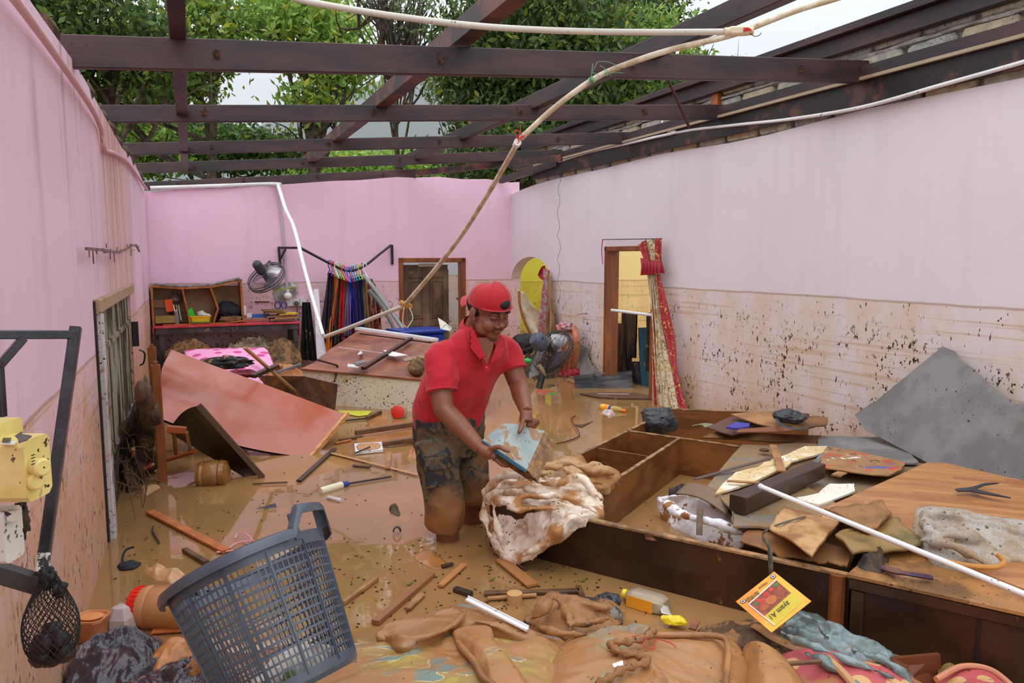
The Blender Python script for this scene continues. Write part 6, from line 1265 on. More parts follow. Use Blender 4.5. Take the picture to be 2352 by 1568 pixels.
t = T('white_tray', 'white rectangular tray with mud and a stick in it, floating left of the man', 'tray'); q4 = PP([(814, 1018), (876, 1014), (880, 1032), (816, 1038)], .025); mb = MB(); mb.prism(q4, .02); t.part('tray', mb, M_PVC)
cc4 = sum(q4)/4; mb = MB(); mb.heap([cc4+(p-cc4)*.7+UP*.002 for p in q4], .008, .006, (30, 30, 30), 3, 40, 10, drop=.001); t.part('mud', mb, mat('tray_mud', (190, 140, 96), .7, specks=1), 2); mb = MB(); mb.tube([P(816, 1040, .03), P(850, 1026, .045)], .006, 6); t.part('twig', mb, M_BLS); t.done()
pile('mud_rock', 'tan lump of plaster against the left side of the shorts', 'rubble', [(935, 1050), (955, 1022, .06), (975, 1030, .06), (985, 1052), (950, 1056)], .05, .04, mat('tan_lump', (206, 150, 104), .7, (150, 92, 50), 8, specks=.5), seed=9, nt_=60, nr=14)
sk = [((686, 1104), (768, 1030), .035, .012, M_BLS, 'long dark lath floating at the lower right of the red-brown board'), ((800, 1110), (898, 1094), .016, .01, M_BLS, 'thin dark stick touching the blue cap of the squeeze tube'), ((580, 1110), (660, 1107), .014, .01, M_WBR, 'thin brown stick floating left of the squeeze tube'),
      ((890, 1076), (894, 1040), .035, .012, M_TAN, 'short tan wood piece floating beside the man, pointing away'), ((812, 1068), (850, 1072), .03, .012, M_WBR, 'short brown piece under the white tray'), ((345, 1175), (520, 1265), .05, .016, M_ORS, 'long orange slat floating above the basket, nearest left'), ((424, 1262), (474, 1292), .028, .02, M_WBR, 'short brown stick close to the basket rim'),
      ((788, 1384), (866, 1328), .02, .018, M_TAN, 'thin tan stick right of the basket'), ((862, 1430), (992, 1318), .035, .022, mat('lath_brown2', (150, 98, 60), .5, mud=.2), 'long brown lath pointing from the blanket to the man'), ((935, 1398), (970, 1364), .03, .012, M_TAN, 'short tan lath beside the long brown one'), ((1011, 1345), (1066, 1296), .03, .012, mat('orange_lath', (190, 130, 76), .5, mud=.2), 'orange lath floating between the blanket and the man'),
      ((1150, 1284), (1224, 1344), .06, .012, mat('sunk_lath', (170, 112, 62), .4, mud=.3), 'wide lath sunk under the hanging dirty blanket'), ((1176, 1284), (1206, 1306), .03, .016, M_WBR, 'short lath right under the dirty blanket'), ((1112, 1362), (1330, 1356), .03, .014, M_WBR, 'long horizontal grey-brown lath behind the trousers'), ((1120, 1374), (1232, 1366), .022, .012, M_TAN, 'reddish thin lath below the horizontal grey-brown one'), ((1328, 1346), (1340, 1376), .024, .014, M_WBR, 'tiny crosspiece at the right end of the horizontal lath'),
      ((1045, 1352), (1082, 1364), .03, .02, M_BLS, 'black charred stub above the white plastic strip'), ((760, 1040), (960, 1090), .03, .005, mat('sunk_tan', (190, 140, 86), .4), 'faint tan lath just under the water surface below the tray'), ((350, 1450), (440, 1444), .03, .01, M_ORS, 'orange splinter below the big red-lidded jar'), ((1015, 1300), (1040, 1294), .02, .01, M_BLS, 'small black stick in the mud between man and blanket'),
      ((780, 1010), (832, 1002), .03, .014, M_WBR, 'brown stick left of the ochre board'), ((786, 966), (862, 958), .02, .012, M_BLS, 'dark thin stick above the brown stick'), ((770, 1018), (806, 1010), .024, .014, M_ORS, 'reddish stub touching the brown stick')]
for a, b_, w, h_, m_, lb in sk: stick('stick', lb, 'stick', (*a, .012), (*b_, .012), w, h_, m_)
pile('driftwood_block', 'sunken tan board corner between the man and the foreground', 'board', [(950, 1278), (985, 1262), (1030, 1298), (1000, 1306), (968, 1296)], .01, .008, M_OCH, seed=2, nt_=40, nr=8)
mb = MB(); 
for k in range(520):
    x_, y_ = rr_.uniform(260, 1500), rr_.uniform(960, 1440)
    if rr_.random() < .35: x_, y_ = rr_.gauss(1180, 190), rr_.gauss(1330, 60)
    a = P(x_, y_, .003); an = rr_.uniform(0, 6.28); l = rr_.uniform(.004, .018); mb.beam(a, a+np.array([math.cos(an), math.sin(an), 0])*l, .004, .003)
ob = one('floating_chips', 'countless dark twig and bark chips floating on the water', 'debris', mb, M_BLS); ob['kind'] = 'stuff'
pile('floating_rag', 'dark lump floating left of the shorts', 'rag', [(898, 1162), (912, 1158), (918, 1170), (914, 1186), (902, 1186)], .03, .03, M_MUDD, seed=6, nt_=40, nr=10)
mb = MB(); q = P(912, 1222, .01); mb.tube([q+np.array([.02*math.cos(a), .0, .03*math.sin(a)]) for a in np.linspace(.2, 3, 9)], .014, 8, flat=.3); one('rubber_ring', 'black curved rubber piece standing out of the water left of the feet', 'rubber', mb, mat('rubber', (44, 46, 54), .4), 2)
slab('black_wedge', 'black triangular shard floating above the basket handle', 'shard', [(588, 1168), (632, 1155, .03), (636, 1164)], .004, mat('rubber', (44, 46, 54)), .01)
t = T('pink_hanger', 'pink plastic clothes hanger floating behind the basket rim', 'hanger'); mb = MB(); mb.tube(smoothpath([P(540, 1236, .01), P(545, 1226, .02), P(560, 1224, .03), P(578, 1240, .02), P(545, 1246, .01), P(520, 1262, .01), P(498, 1268, .01), P(560, 1262, .01), P(612, 1268, .01), P(600, 1252, .01), P(578, 1240, .01)], 5), .004, 6); t.part('wire', mb, mat('pink_plastic', (236, 160, 178), .4), True); t.done()
mb = MB(); mb.tube(smoothpath([P(1322, 954, .01), P(1312, 962, .02), P(1326, 985, .02), P(1330, 1000, .01), P(1305, 1012, .01), P(1278, 1018, .01)], 6), .005, 6); one('cable', 'brown cable curling on the water behind the book', 'cable', mb, mat('brown_cable', (96, 50, 40), .5), True)
slab('floating_leaf', 'pointed brown leaf-like scrap on the water behind the curling cable', 'scrap', [(1318, 974), (1338, 974), (1362, 966), (1336, 980)], .004, M_WBR, .008)
mb = MB(); mb.tube(smoothpath([P(352, 1208, .01), P(352, 1222, .01), P(366, 1246, .01)], 4), .005, 5); one('twig', 'curved black twig floating at the left above the black rag', 'twig', mb, M_BLS)
mb = MB(); mb.tube(smoothpath([P(308, 1256, .05), P(288, 1264, .04), P(282, 1290, .01), P(310, 1296, .01)], 5), .006, 5); mb.ball(P(296, 1298, .005), (.05, 0, 0), (0, .05, 0), (0, 0, .015), .3, 2, 3, 24, 12); one('black_rag', 'black rag with a strap floating beside the left wall', 'rag', mb, mat('black_cloth', (30, 32, 42)), 2)
pile('plastic_sheet', 'crumpled muddy clear sheet floating above the big red-lidded jar', 'plastic', [(325, 1310), (345, 1296), (390, 1312), (430, 1318), (420, 1340), (370, 1338)], .03, .03, mat('scrap_pl', (214, 160, 110)), seed=15, nt_=70, nr=18)
for k, (x_, y_) in enumerate(((1130, 1330), (1340, 1332), (940, 1340))): slab('leaf', ['small green leaf in the muddy water left of the wide lath', 'small green leaf near the dark wardrobe front', 'small dull leaf left of the long lath'][k], 'leaf', [(x_-8, y_+3), (x_, y_-3), (x_+9, y_-6), (x_+2, y_+2)], .001, mat('green_leaf', (96, 110, 44), .5), .006)
# ============================================================ cloth, sacks and boards on the wardrobe
M_SHEET = mat('mud_soaked_white_cloth', (236, 220, 200), .6, (172, 118, 66), 6, .42, .57, bump=.6, bsc=22, bd=.01, specks=.4, det=7)
M_SHEET2 = mat('mud_soaked_cream_cloth', (196, 158, 112), .6, (160, 108, 58), 5, .44, .6, bump=.6, bsc=22, bd=.01, specks=.4, det=7)
def rolls(mb, paths, r):
    for p in paths: q = smoothpath([P(*a) for a in p], 8); n = len(q); rr2 = r*(.75+.25*np.sin(np.linspace(0, 9, n)))*np.clip(np.minimum(np.arange(n), n-1-np.arange(n))/5., .35, 1); mb.tube(q, rr2, 10)
def clothpile(name, label, cat, out, h_, paths, r, mt, seed=1, vox=.009, amp=.014, hamp=.02, fs=7, drop=.05, it=3):
    mb = MB(); mb.heap([P(*o_) for o_ in out], h_, hamp, (6, 6, 6), seed, 90, 24, 2, drop); rolls(mb, paths, r)
    return one(name, label, cat, None, None, me=remesh(mb, vox, it, lambda a, n: amp*(ridge(a*fs*2, seed+3, 3)-.6)+amp*.35*np.sin(a@np.array([30, 22, 40])+5*noise(a*4, seed)), name, mt))
clothpile('dirty_blanket', 'big mud-stained white blanket draped over the near corner of the wardrobe into the water', 'blanket',
    [(1104, 1140, .24), (1122, 1108, .30), (1180, 1092, .33), (1240, 1090, .33), (1300, 1100, .33), (1370, 1122, .31), (1390, 1176, .27), (1318, 1188, .29), (1275, 1232, .20), (1235, 1262, .13), (1192, 1282, .05), (1150, 1276, .03), (1116, 1215, .10)], .06,
    [[(1112, 1140, .30), (1140, 1100, .38), (1200, 1092, .40), (1260, 1112, .38), (1330, 1100, .37), (1384, 1150, .31)], [(1108, 1150, .27), (1160, 1150, .34), (1230, 1140, .37), (1300, 1140, .36), (1370, 1176, .30)], [(1108, 1160, .24), (1114, 1200, .16), (1130, 1240, .10), (1150, 1268, .05)],
     [(1130, 1150, .32), (1140, 1200, .22), (1156, 1262, .09)], [(1300, 1196, .29), (1262, 1240, .20), (1200, 1276, .10)], [(1160, 1170, .31), (1220, 1165, .33), (1290, 1170, .31)], [(1140, 1120, .36), (1190, 1116, .40), (1230, 1128, .38)]], .026, M_SHEET, 3)
clothpile('dirty_cloth', 'cream-brown cloth bundle lying across the wardrobe divider behind the blanket', 'cloth',
    [(1216, 1100, .30), (1230, 1076, .31), (1290, 1052, .30), (1335, 1050, .30), (1356, 1072, .29), (1410, 1074, .28), (1424, 1094, .27), (1388, 1122, .27), (1300, 1116, .3)], .06,
    [[(1240, 1082, .35), (1300, 1064, .38), (1340, 1078, .36), (1410, 1088, .31)], [(1290, 1072, .37), (1340, 1100, .34), (1384, 1112, .30)], [(1230, 1092, .33), (1270, 1086, .36)]], .028, M_SHEET2, 8)
clothpile('white_sack', 'white bulging sack splashed with mud inside the wardrobe', 'sack',
    [(1508, 1146, .10), (1520, 1150, .12), (1600, 1160, .12), (1690, 1196, .12), (1722, 1215, .12), (1700, 1244, .08), (1620, 1236, .02), (1540, 1208, .0), (1520, 1180, .02)], .12,
    [[(1512, 1146, .20), (1560, 1176, .20), (1640, 1200, .2), (1710, 1226, .18)]], .035, mat('white_sack_cloth', (242, 240, 244), .45, (158, 104, 58), 9, .54, .57, bump=.5, bsc=20, bd=.008, det=6), 12, amp=.010)
clothpile('purple_cloth', 'dark purple cloth crumpled between the white sack and the curved board', 'cloth', [(1540, 1118, .15), (1552, 1112, .18), (1600, 1130, .15), (1690, 1180, .15), (1680, 1200, .12), (1600, 1160, .12), (1545, 1142, .12)], .07, [], .02, mat('purple_cloth', (70, 46, 62), .7, (44, 30, 42), 8, mud=.15, bump=.6), 15)
def curved(name, label, cat, a, b_, c, d, bend, th, mt, n=16, ax=1):
    a, b_, c, d = [P(*q) for q in (a, b_, c, d)]; A = []
    for i in range(n):
        row = []
        for j in range(n): u, v_ = j/(n-1), i/(n-1); s_ = u if ax else v_; row.append((a*(1-u)+b_*u)*(1-v_)+(d*(1-u)+c*u)*v_+UP*bend*math.sin(math.pi*s_))
        A.append(row)
    A = np.array(A); mb = MB(); R = [np.concatenate([A[i], (A[i]-UP*th)[::-1]]) for i in range(n)]; mb.rings(R); return one(name, label, cat, mb, mt, 2)
curved('curved_board', 'curved grey-brown fibre board lying on the white sack', 'board', (1552, 1132, .24), (1578, 1108, .27), (1682, 1154, .26), (1668, 1180, .23), .03, .008, mat('fibre_brown', (124, 98, 72), .5, mud=.3), ax=0)
stick('splinter', 'short brown splinter standing on the white sack', 'splinter', (1608, 1168, .26), (1606, 1228, .16), .03, .006, M_WBR)
# dry brown boards stacked at the back of the wardrobe
M_HB = mat('brown_hardboard', (134, 92, 54), .5, (104, 68, 40), 5, mud=.35, bump=.3, specks=.3)
slab('hardboard', 'wide warped brown board bridging the back of the wardrobe, lowest of its pile', 'board', [(1612, 1004, .28), (1650, 990, .30), (1886, 1000, .31), (1875, 1016, .28), (1780, 1014, .27), (1700, 1008, .27)], .012, M_HB, .28, 4, 3, .008)
slab('hardboard', 'purplish brown veneer sheet on the left of the board pile', 'board', [(1622, 980, .33), (1680, 956, .37), (1790, 966, .37), (1760, 984, .34), (1680, 998, .33), (1650, 990, .32)], .008, mat('purple_brown_veneer', (98, 62, 52), .45, mud=.2), .33, 6, 3, .008)
slab('hardboard', 'tan torn sheet across the middle of the board pile', 'board', [(1678, 950, .40), (1770, 944, .42), (1850, 956, .41), (1870, 980, .38), (1820, 990, .36), (1740, 972, .39)], .008, M_TAN, .38, 7, 4, .012)
slab('hardboard', 'split brown piece at the right end of the board pile', 'board', [(1800, 966, .42), (1870, 954, .43), (1902, 958, .42), (1896, 976, .40), (1830, 984, .39)], .01, M_HB, .38, 9, 4, .012)
slab('hardboard', 'narrow reddish strip on top of the board pile', 'board', [(1700, 984, .40), (1800, 978, .41), (1856, 984, .40), (1800, 990, .39), (1690, 992, .38)], .01, mat('reddish_veneer', (134, 78, 50), .4, mud=.2), .38, 10, 3, .006)
slab('blue_sandal_sole', 'blue flat sole lying on the purplish veneer', 'sole', [(1668, 980, .37), (1690, 968, .385), (1722, 972, .385), (1720, 979, .38), (1690, 983, .375)], .012, mat('royal_blue_foam', (62, 62, 160), .5, mud=.12))
def bag(name, label, c, a, b_, d, mt, seed=1, amp=.28, fs=2.2, cat='bag'):
    L_ = min(np.linalg.norm(a), np.linalg.norm(b_), np.linalg.norm(d)); mb = MB(); mb.ball(c, a, b_, d, amp*.5, 1.3, seed, 60, 36, 2)
    return one(name, label, cat, None, None, me=remesh(mb, max(.0022, L_*.075), 2, lambda q, n: L_*.34*(ridge(q*(.55/L_)*np.array([1, 1, 1.5]), seed+5, 4)-.62), name, mt))
M_BBAG = mat('black_bin_bag', (40, 42, 48), .3, (62, 62, 66), 9, mud=.16, msc=16, bump=.8, bsc=25, bd=.01, specks=0)
bag('black_bag', 'crumpled black plastic bag hanging on the far left corner of the wardrobe', P(1512, 968, .25), (.14, -.03, 0), (.02, .10, 0), (0, 0, .12), M_BBAG, 3)
bag('black_bag', 'small black plastic bag on top of the board pile', P(1815, 956, .45), (.11, -.02, 0), (0, .08, 0), (0, 0, .045), M_BBAG, 5, .2)
mb = MB(); mb.tube(smoothpath([P(1782, 962, .45), P(1800, 978, .43), P(1830, 984, .42), P(1856, 983, .42)], 5), .012, 6, flat=.5); one('black_strap', 'black strap trailing from the small black bag', 'strap', mb, M_BBAG, True)
mb = MB()
for k in range(7): mb.tube(smoothpath([P(1590+4*k, 978-k, .27), P(1620, 972+k*1.5, .30), P(1645, 976+k, .31)], 3), .004, 4)
one('grass_tuft', 'pale green wilted stalks in the back compartment of the wardrobe', 'plant', mb, mat('pale_stalk', (140, 142, 104), .7))
# on the grey sheets
slab('chipboard', 'long jagged cream chipboard shard pointing from the sheets to the wardrobe', 'board', [(1900, 1024, .30), (1890, 1040, .30), (1820, 1058, .31), (1800, 1074, .31), (1736, 1104, .31), (1642, 1134, .29), (1660, 1110, .30), (1690, 1084, .31), (1740, 1072, .32), (1755, 1060, .32), (1810, 1042, .32), (1850, 1024, .32)], .012, mat('cream_chipboard', (226, 196, 146), .6, (250, 240, 220), 7, .45, .62, bump=.6, specks=.6), .3, 3, 2, .006)
slab('chipboard', 'white chipboard piece beside the strip wood panel', 'board', [(1905, 1110, .31), (1962, 1110, .31), (1964, 1126, .31), (1930, 1140, .31), (1880, 1158, .31), (1840, 1148, .31), (1828, 1142, .31), (1880, 1132, .31)], .01, mat('white_chipboard', (240, 232, 216), .6, mud=.15, specks=.6), .31, 8, 2, .006)
slab('chipboard', 'small cream chip left of the folded brown cloth', 'board', [(1806, 1174, .32), (1832, 1168, .33), (1826, 1184, .32)], .008, mat('cream_chipboard', (226, 196, 146)), .32)
stick('slat', 'short tan slat lying across the cream shard, pointing to the pile', 'slat', (1776, 1022, .335), (1796, 1082, .33), .045, .008, M_TAN)
stick('slat', 'thin tan slat crossing the near end of the cream shard', 'slat', (1670, 1104, .32), (1764, 1110, .33), .024, .008, M_TAN)
stick('slat', 'thin dark purple strip reaching from the sheets into the wardrobe', 'slat', (1596, 1100, .27), (1770, 1052, .33), .028, .006, mat('purplish_strip', (92, 72, 66), .4, mud=.3))
stick('slat', 'small tan chip right of the dark timber', 'slat', (1920, 1092, .33), (1936, 1084, .33), .05, .01, M_TAN)
slab('grey_strip', 'narrow grey tongue beside the top end of the dark timber', 'sheet', [(1862, 1066, .33), (1886, 1040, .335), (1900, 1036, .335), (1892, 1050, .33), (1876, 1068, .33)], .006, M_GREY)
mb = MB(); c = P(1755, 1035, .30); mb.lathe([(.03, 0), (.03, .01), (.022, .012), (.02, .006)], c, UP, 20); one('round_cap', 'small brown ring-shaped cap on the grey sheet', 'cap', mb, M_WBR, True)
# magazine pile
t = T('magazine_pile', 'soaked stack of torn colourful magazines at the edge of the strip wood panel', 'magazines')
tm = NT('torn_print'); k = tm.mix(tm.ramp(tm.noise(5, 6, .7, dist=1), .45, .55), lin((166, 122, 78)), lin((150, 108, 66))); k = tm.mix(tm.ramp(tm.noise(9, 5, .7, seed=2), .58, .61), k, lin((204, 60, 50))); k = tm.mix(tm.ramp(tm.noise(9, 5, .7, seed=5), .6, .63), k, lin((60, 90, 170))); k = tm.mix(tm.ramp(tm.noise(10, 5, .7, seed=8), .62, .64), k, lin((232, 226, 216))); k = tm.mix(tm.ramp(tm.noise(12, 5, .7, seed=11), .62, .64), k, lin((50, 48, 50))); tm.col(k); tm.p.inputs['Roughness'].default_value = .5; tm.bump(tm.noise(20), .5, .006)
mg = [(1905, 1024), (1960, 1034), (2078, 1062), (2070, 1078), (2040, 1092), (1990, 1088), (1890, 1074), (1888, 1050)]
for i in range(6): q = jag(PP(mg, .31+.007*i), 3, .01, 20+i); mb = MB(); mb.prism([p+np.array([.004*math.sin(i*3), .004*math.cos(i*5), 0]) for p in q], .006); t.part('magazine', mb, tm.m if i == 5 else M_TAN)
t.done()
# folded brown clothes in front
M_FB = mat('brown_canvas', (158, 112, 66), .6, (126, 88, 50), 5, bump=.4, specks=.3, mud=.2, det=6); M_FB2 = mat('pale_brown_canvas', (196, 150, 100), .55, (150, 98, 50), 4, .42, .58, bump=.4, specks=.3)
def folded(name, label, px4, n, th, mt, z0, seed=1, sp=.012):
    t = T(name, label, 'cloth'); r = random.Random(seed)
    for i in range(n):
        q = [P(a, b_, z0+i*th*1.3) for a, b_ in px4]; c = sum(q)/4; A = []; m = 22
        for ii in range(m):
            row = []
            for jj in range(m):
                u, v_ = jj/(m-1), ii/(m-1); p = (q[0]*(1-u)+q[1]*u)*(1-v_)+(q[3]*(1-u)+q[2]*u)*v_; row.append(p+np.array([r.uniform(-.001, .001)+sp*math.sin(i*2.1)*.6, sp*math.cos(i*1.7)*.6, .006*math.sin(u*5+i)+.004*math.sin(v_*7+i*2)+.004*math.sin(u*16+v_*5)]))
            A.append(row)
        A = np.array(A); mb = MB(); mb.rings([np.concatenate([A[k_], (A[k_]-UP*th)[::-1]]) for k_ in range(m)]); t.part('layer', mb, mt, 2)
    return t.done()
folded('folded_cloth', 'pale brown folded cloth with its stacked layers facing right, on the wardrobe front edge', [(1770, 1208), (1800, 1166), (1930, 1196), (1868, 1266)], 6, .011, M_FB2, .28, 3)
folded('folded_cloth', 'folded brown trousers under the white pipe', [(1905, 1170), (2026, 1150), (2046, 1182), (1996, 1220)], 4, .012, M_FB, .32, 5)
folded('folded_cloth', 'olive-brown folded tarpaulin with a mossy edge between the trousers and the grey patterned cloth', [(1920, 1226), (2060, 1186), (2122, 1246), (1960, 1262)], 3, .016, mat('olive_tarp', (150, 118, 68), .5, (96, 92, 44), 5, .5, .66, bump=.4), .30, 7)
slab('frayed_veneer', 'frayed brown veneer sheet hanging over the wardrobe front edge', 'board', [(1700, 1242, .27), (1730, 1208, .28), (1800, 1218, .28), (1950, 1262, .28), (1945, 1300, .27), (1925, 1296, .265), (1900, 1288, .262), (1880, 1292, .26), (1840, 1280, .26), (1800, 1280, .26), (1760, 1262, .262)], .006, mat('frayed_brown', (160, 110, 62), .5, (130, 86, 48), 5, mud=.3, specks=.3), .27, 15, 3, .012)
mb = MB(); mb.tube(smoothpath([P(1850, 1186, .37), P(1800, 1200, .36), P(1762, 1216, .33), P(1752, 1232, .30), P(1766, 1256, .31), P(1770, 1296, .26), P(1772, 1350, .17), P(1780, 1408, .08)], 7), [.006]*14+[.008]*20+[.014]*8+[.012]*15, 8, flat=.4); one('plastic_strap', 'long grey-green twisted strap hanging over the wardrobe front', 'strap', mb, mat('strap_grey', (96, 92, 72), .5, (60, 58, 48), 12), True)
M_PAT = NT('dotted_grey_quilt'); t_ = M_PAT; vo = t_.n('ShaderNodeTexVoronoi'); t_.l(t_.tc.outputs['Object'], vo.inputs[0]); vo.inputs['Scale'].default_value = 26; vo.inputs['Randomness'].default_value = .35
k = t_.mix(t_.ramp(vo.outputs['Distance'], .16, .2), lin((86, 78, 66)), lin((178, 170, 162))); k = t_.mix(t_.ramp(t_.noise(240, 1), .5, .56, 0, .45), k, lin((120, 104, 82))); k = t_.mix(t_.ramp(t_.noise(5, 6, .6, seed=3), .42, .62, 0, .8), k, lin((150, 118, 76))); t_.col(k); t_.p.inputs['Roughness'].default_value = .8; t_.bump(t_.noise(60), .4, .004); M_PAT = t_.m
clothpile('patterned_quilt', 'grey quilt with small dark rings crumpled on the strip wood panel', 'quilt', [(2096, 1180, .32), (2130, 1162, .32), (2200, 1172, .32), (2300, 1196, .32), (2400, 1210, .32), (2420, 1290, .32), (2330, 1282, .32), (2285, 1298, .32), (2200, 1292, .32), (2120, 1262, .32)], .07,
    [[(2110, 1200, .36), (2150, 1176, .40), (2230, 1196, .40), (2330, 1216, .38), (2400, 1240, .36)], [(2110, 1240, .35), (2180, 1250, .38), (2260, 1290, .35)], [(2120, 1190, .38), (2140, 1220, .40), (2200, 1230, .39), (2270, 1240, .37)]], .03, M_PAT, 21, amp=.014)
mb = MB(); mb.tube(smoothpath([P(2150, 1284, .34), P(2220, 1298, .34), (P(2285, 1302, .34)), P(2306, 1290, .35), P(2290, 1272, .37)], 6), .010, 8); one('quilt_piping', 'golden-brown piping edge of the grey quilt', 'piping', mb, mat('gold_pipe', (190, 130, 60), .7, bump=.6), True)
slab('black_strip', 'forked black plastic strip on the strip wood panel', 'strip', [(2194, 1122, .36), (2230, 1118, .365), (2264, 1108, .37), (2294, 1108, .37), (2262, 1113, .365), (2240, 1122, .36), (2290, 1134, .36), (2322, 1142, .36), (2280, 1136, .358), (2228, 1127, .358), (2200, 1127, .358)], .006, mat('rubber', (44, 46, 54)))
pile('mud_lump', 'dark lump of mud and roots on the corner of the right cabinet', 'rubble', [(1965, 1300, .285), (1980, 1276, .29), (2030, 1272, .29), (2040, 1300, .285), (2010, 1318, .28)], .05, .05, mat('dark_mud', (74, 56, 40), .7, (44, 36, 30), 12, bump=1, specks=1), (14, 14, 14), 5, 60, 16)
mb = MB(); mb.tube(smoothpath([P(2030, 1304, .30), P(2060, 1312, .31), P(2090, 1318, .31), P(2140, 1326, .30)], 6), [.02]*8+[.014]*11, 8, flat=.6); one('purple_rag', 'twisted brown and purple rag on the edge of the right cabinet', 'rag', mb, mat('purple_rag', (112, 76, 60), .6, (66, 36, 66), 6), True)
slab('ceiling_shard', 'cream triangular shard hanging over the front edge of the right cabinet', 'shard', [(2078, 1324, .29), (2096, 1320, .29), (2128, 1362, .22), (2106, 1368, .21), (2092, 1366, .21)], .005, mat('cream_chipboard', (226, 196, 146)), d=np.array([0, -1, .2]))

# ============================================================ foreground
def wavy():
    t = NT('mud_covered_print'); n1 = t.noise(2.2, 3, .5, stretch=(1, 2.2, 1), dist=2.2); n2 = t.noise(2.6, 3, .5, seed=4, stretch=(1, 2, 1), dist=2.5); g = t.ramp(t.noise(2.2, 5, .6, seed=7), .5, .58)
    k = t.mix(t.ramp(n1, .52, .54), lin((164, 132, 74)), lin((116, 132, 122))); k = t.mix(t.ramp(n2, .56, .575), k, lin((172, 150, 66))); k = t.mix(t.ramp(t.noise(3.4, 3, .5, seed=9, dist=2), .66, .67), k, lin((180, 62, 58)))
    ed = t.math('MULTIPLY', t.ramp(n1, .505, .52), t.ramp(n1, .545, .53)); k = t.mix(ed, k, lin((206, 190, 140))); mudc = t.mix(t.noise(5, 4, seed=8), lin((160, 108, 62)), lin((182, 130, 82)))
    k = t.mix(g, mudc, k); k = t.mix(t.ramp(t.noise(60, 2, seed=12), .72, .74), k, lin((70, 46, 26))); t.col(k); t.p.inputs['Roughness'].default_value = .42; t.l(t.ramp(t.noise(6, 4), .4, .6, .28, .6), t.p.inputs['Roughness']); t.bump(t.noise(12, 5), .35, .01); return t.m
M_WAVY = wavy(); M_MUDC = mat('mud_coated_cloth', (176, 124, 76), .42, (140, 94, 54), 4, bump=.6, bsc=18, bd=.008, specks=.25, wet=.15, mud=.05)
M_MUDC2 = mat('mud_coated_leather', (162, 114, 70), .34, (132, 140, 132), 5, .6, .66, specks=.3, bump=.4, bsc=14, bd=.006, mud=.0, wet=.1)
mb = MB(); mb.heap([P(560, 1640, .14), P(680, 1530, .14), (P(760, 1490, .13)), P(860, 1470, .12), P(1000, 1468, .12), P(1060, 1455, .12), P(1200, 1470, .11), P(1300, 1476, .12), P(1360, 1700, .14), P(1300, 1900, .14), P(900, 2000, .14), P(500, 1900, .14)], .08, .03, (4, 4, 4), 31, 220, 70, 3.0, .45); one('printed_mattress', 'mud-covered mattress with a swirly blue and yellow print filling the bottom of the photo', 'mattress', mb, M_WAVY, 2)
mb = MB(); mb.heap([P(1290, 1480, .13), P(1380, 1450, .14), P(1500, 1462, .14), P(1640, 1462, .14), P(1690, 1474, .13), P(1716, 1530, .13), P(1730, 1700, .13), P(1600, 1850, .13), P(1350, 1850, .13), P(1240, 1600, .14)], .09, .035, (4, 4, 4), 37, 200, 60, 3.5, .45); one('brown_mattress', 'smooth mud-brown mattress at the bottom right of the centre, with faint flowers at its edge', 'mattress', mb, M_WAVY if False else mat('mud_coat_print', (172, 122, 76), .42, (150, 140, 104), 4, .56, .64, bump=.6, bsc=16, bd=.01, specks=.3, wet=.15), 2)
mb = MB(); mb.tube(smoothpath([P(1498, 1458, .205), P(1580, 1458, .215), P(1655, 1462, .205), P(1672, 1490, .205), P(1668, 1560, .21), P(1664, 1640, .21)], 8), .011, 10); one('mattress_piping', 'round piping along the edge of the brown mattress', 'piping', mb, M_MUDC, True)
mb = MB(); mb.tube(smoothpath([P(1044, 1452, .17), P(1056, 1480, .20), P(1090, 1520, .23), P(1110, 1556, .23), P(1160, 1590, .23)], 8), .011, 10); one('mattress_piping', 'muddy piping curving over the swirly printed mattress', 'piping', mb, M_MUDC, True)
mb = MB(); mb.heap([P(1046, 1446, .20), P(1120, 1436, .20), P(1140, 1470, .2), P(1190, 1540, .2), P(1240, 1620, .2), P(1140, 1620, .2), P(1090, 1530, .2), P(1058, 1486, .2)], .045, .015, (5, 5, 5), 8, 100, 26, 2.5, .1); one('printed_bolster', 'swollen printed bolster between the two mattresses', 'bolster', mb, M_WAVY, 2)
clothpile('leather_cover', 'stiff mud-coated cover folded over the back edge of the printed mattress', 'cloth', [(858, 1454, .16), (884, 1430, .18), (960, 1408, .17), (1050, 1386, .16), (1080, 1384, .15), (1150, 1410, .14), (1230, 1448, .12), (1292, 1464, .13), (1200, 1470, .14), (1110, 1440, .16), (1040, 1444, .18), (975, 1468, .2), (920, 1486, .2), (888, 1474, .17)], .035,
    [[(880, 1460, .18), (960, 1466, .21), (1040, 1436, .2), (1070, 1400, .19)], [(1060, 1396, .18), (1130, 1420, .17), (1220, 1456, .14)], [(1000, 1408, .18), (1050, 1392, .2)]], .018, M_MUDC2, 41, .008, .005, .012)
mb = MB(); q0, q1_ = P(1072, 1376, .22), P(1212, 1446, .17); mb.beam(q0, q1_, .020, .010, UP, .002); mb.beam(q0+[0.004, .009, .006], q1_+[.004, .009, .006], .004, .010, UP); one('white_channel', 'white plastic channel strip lying on the back of the mud-coated cover', 'strip', mb, M_PVC)
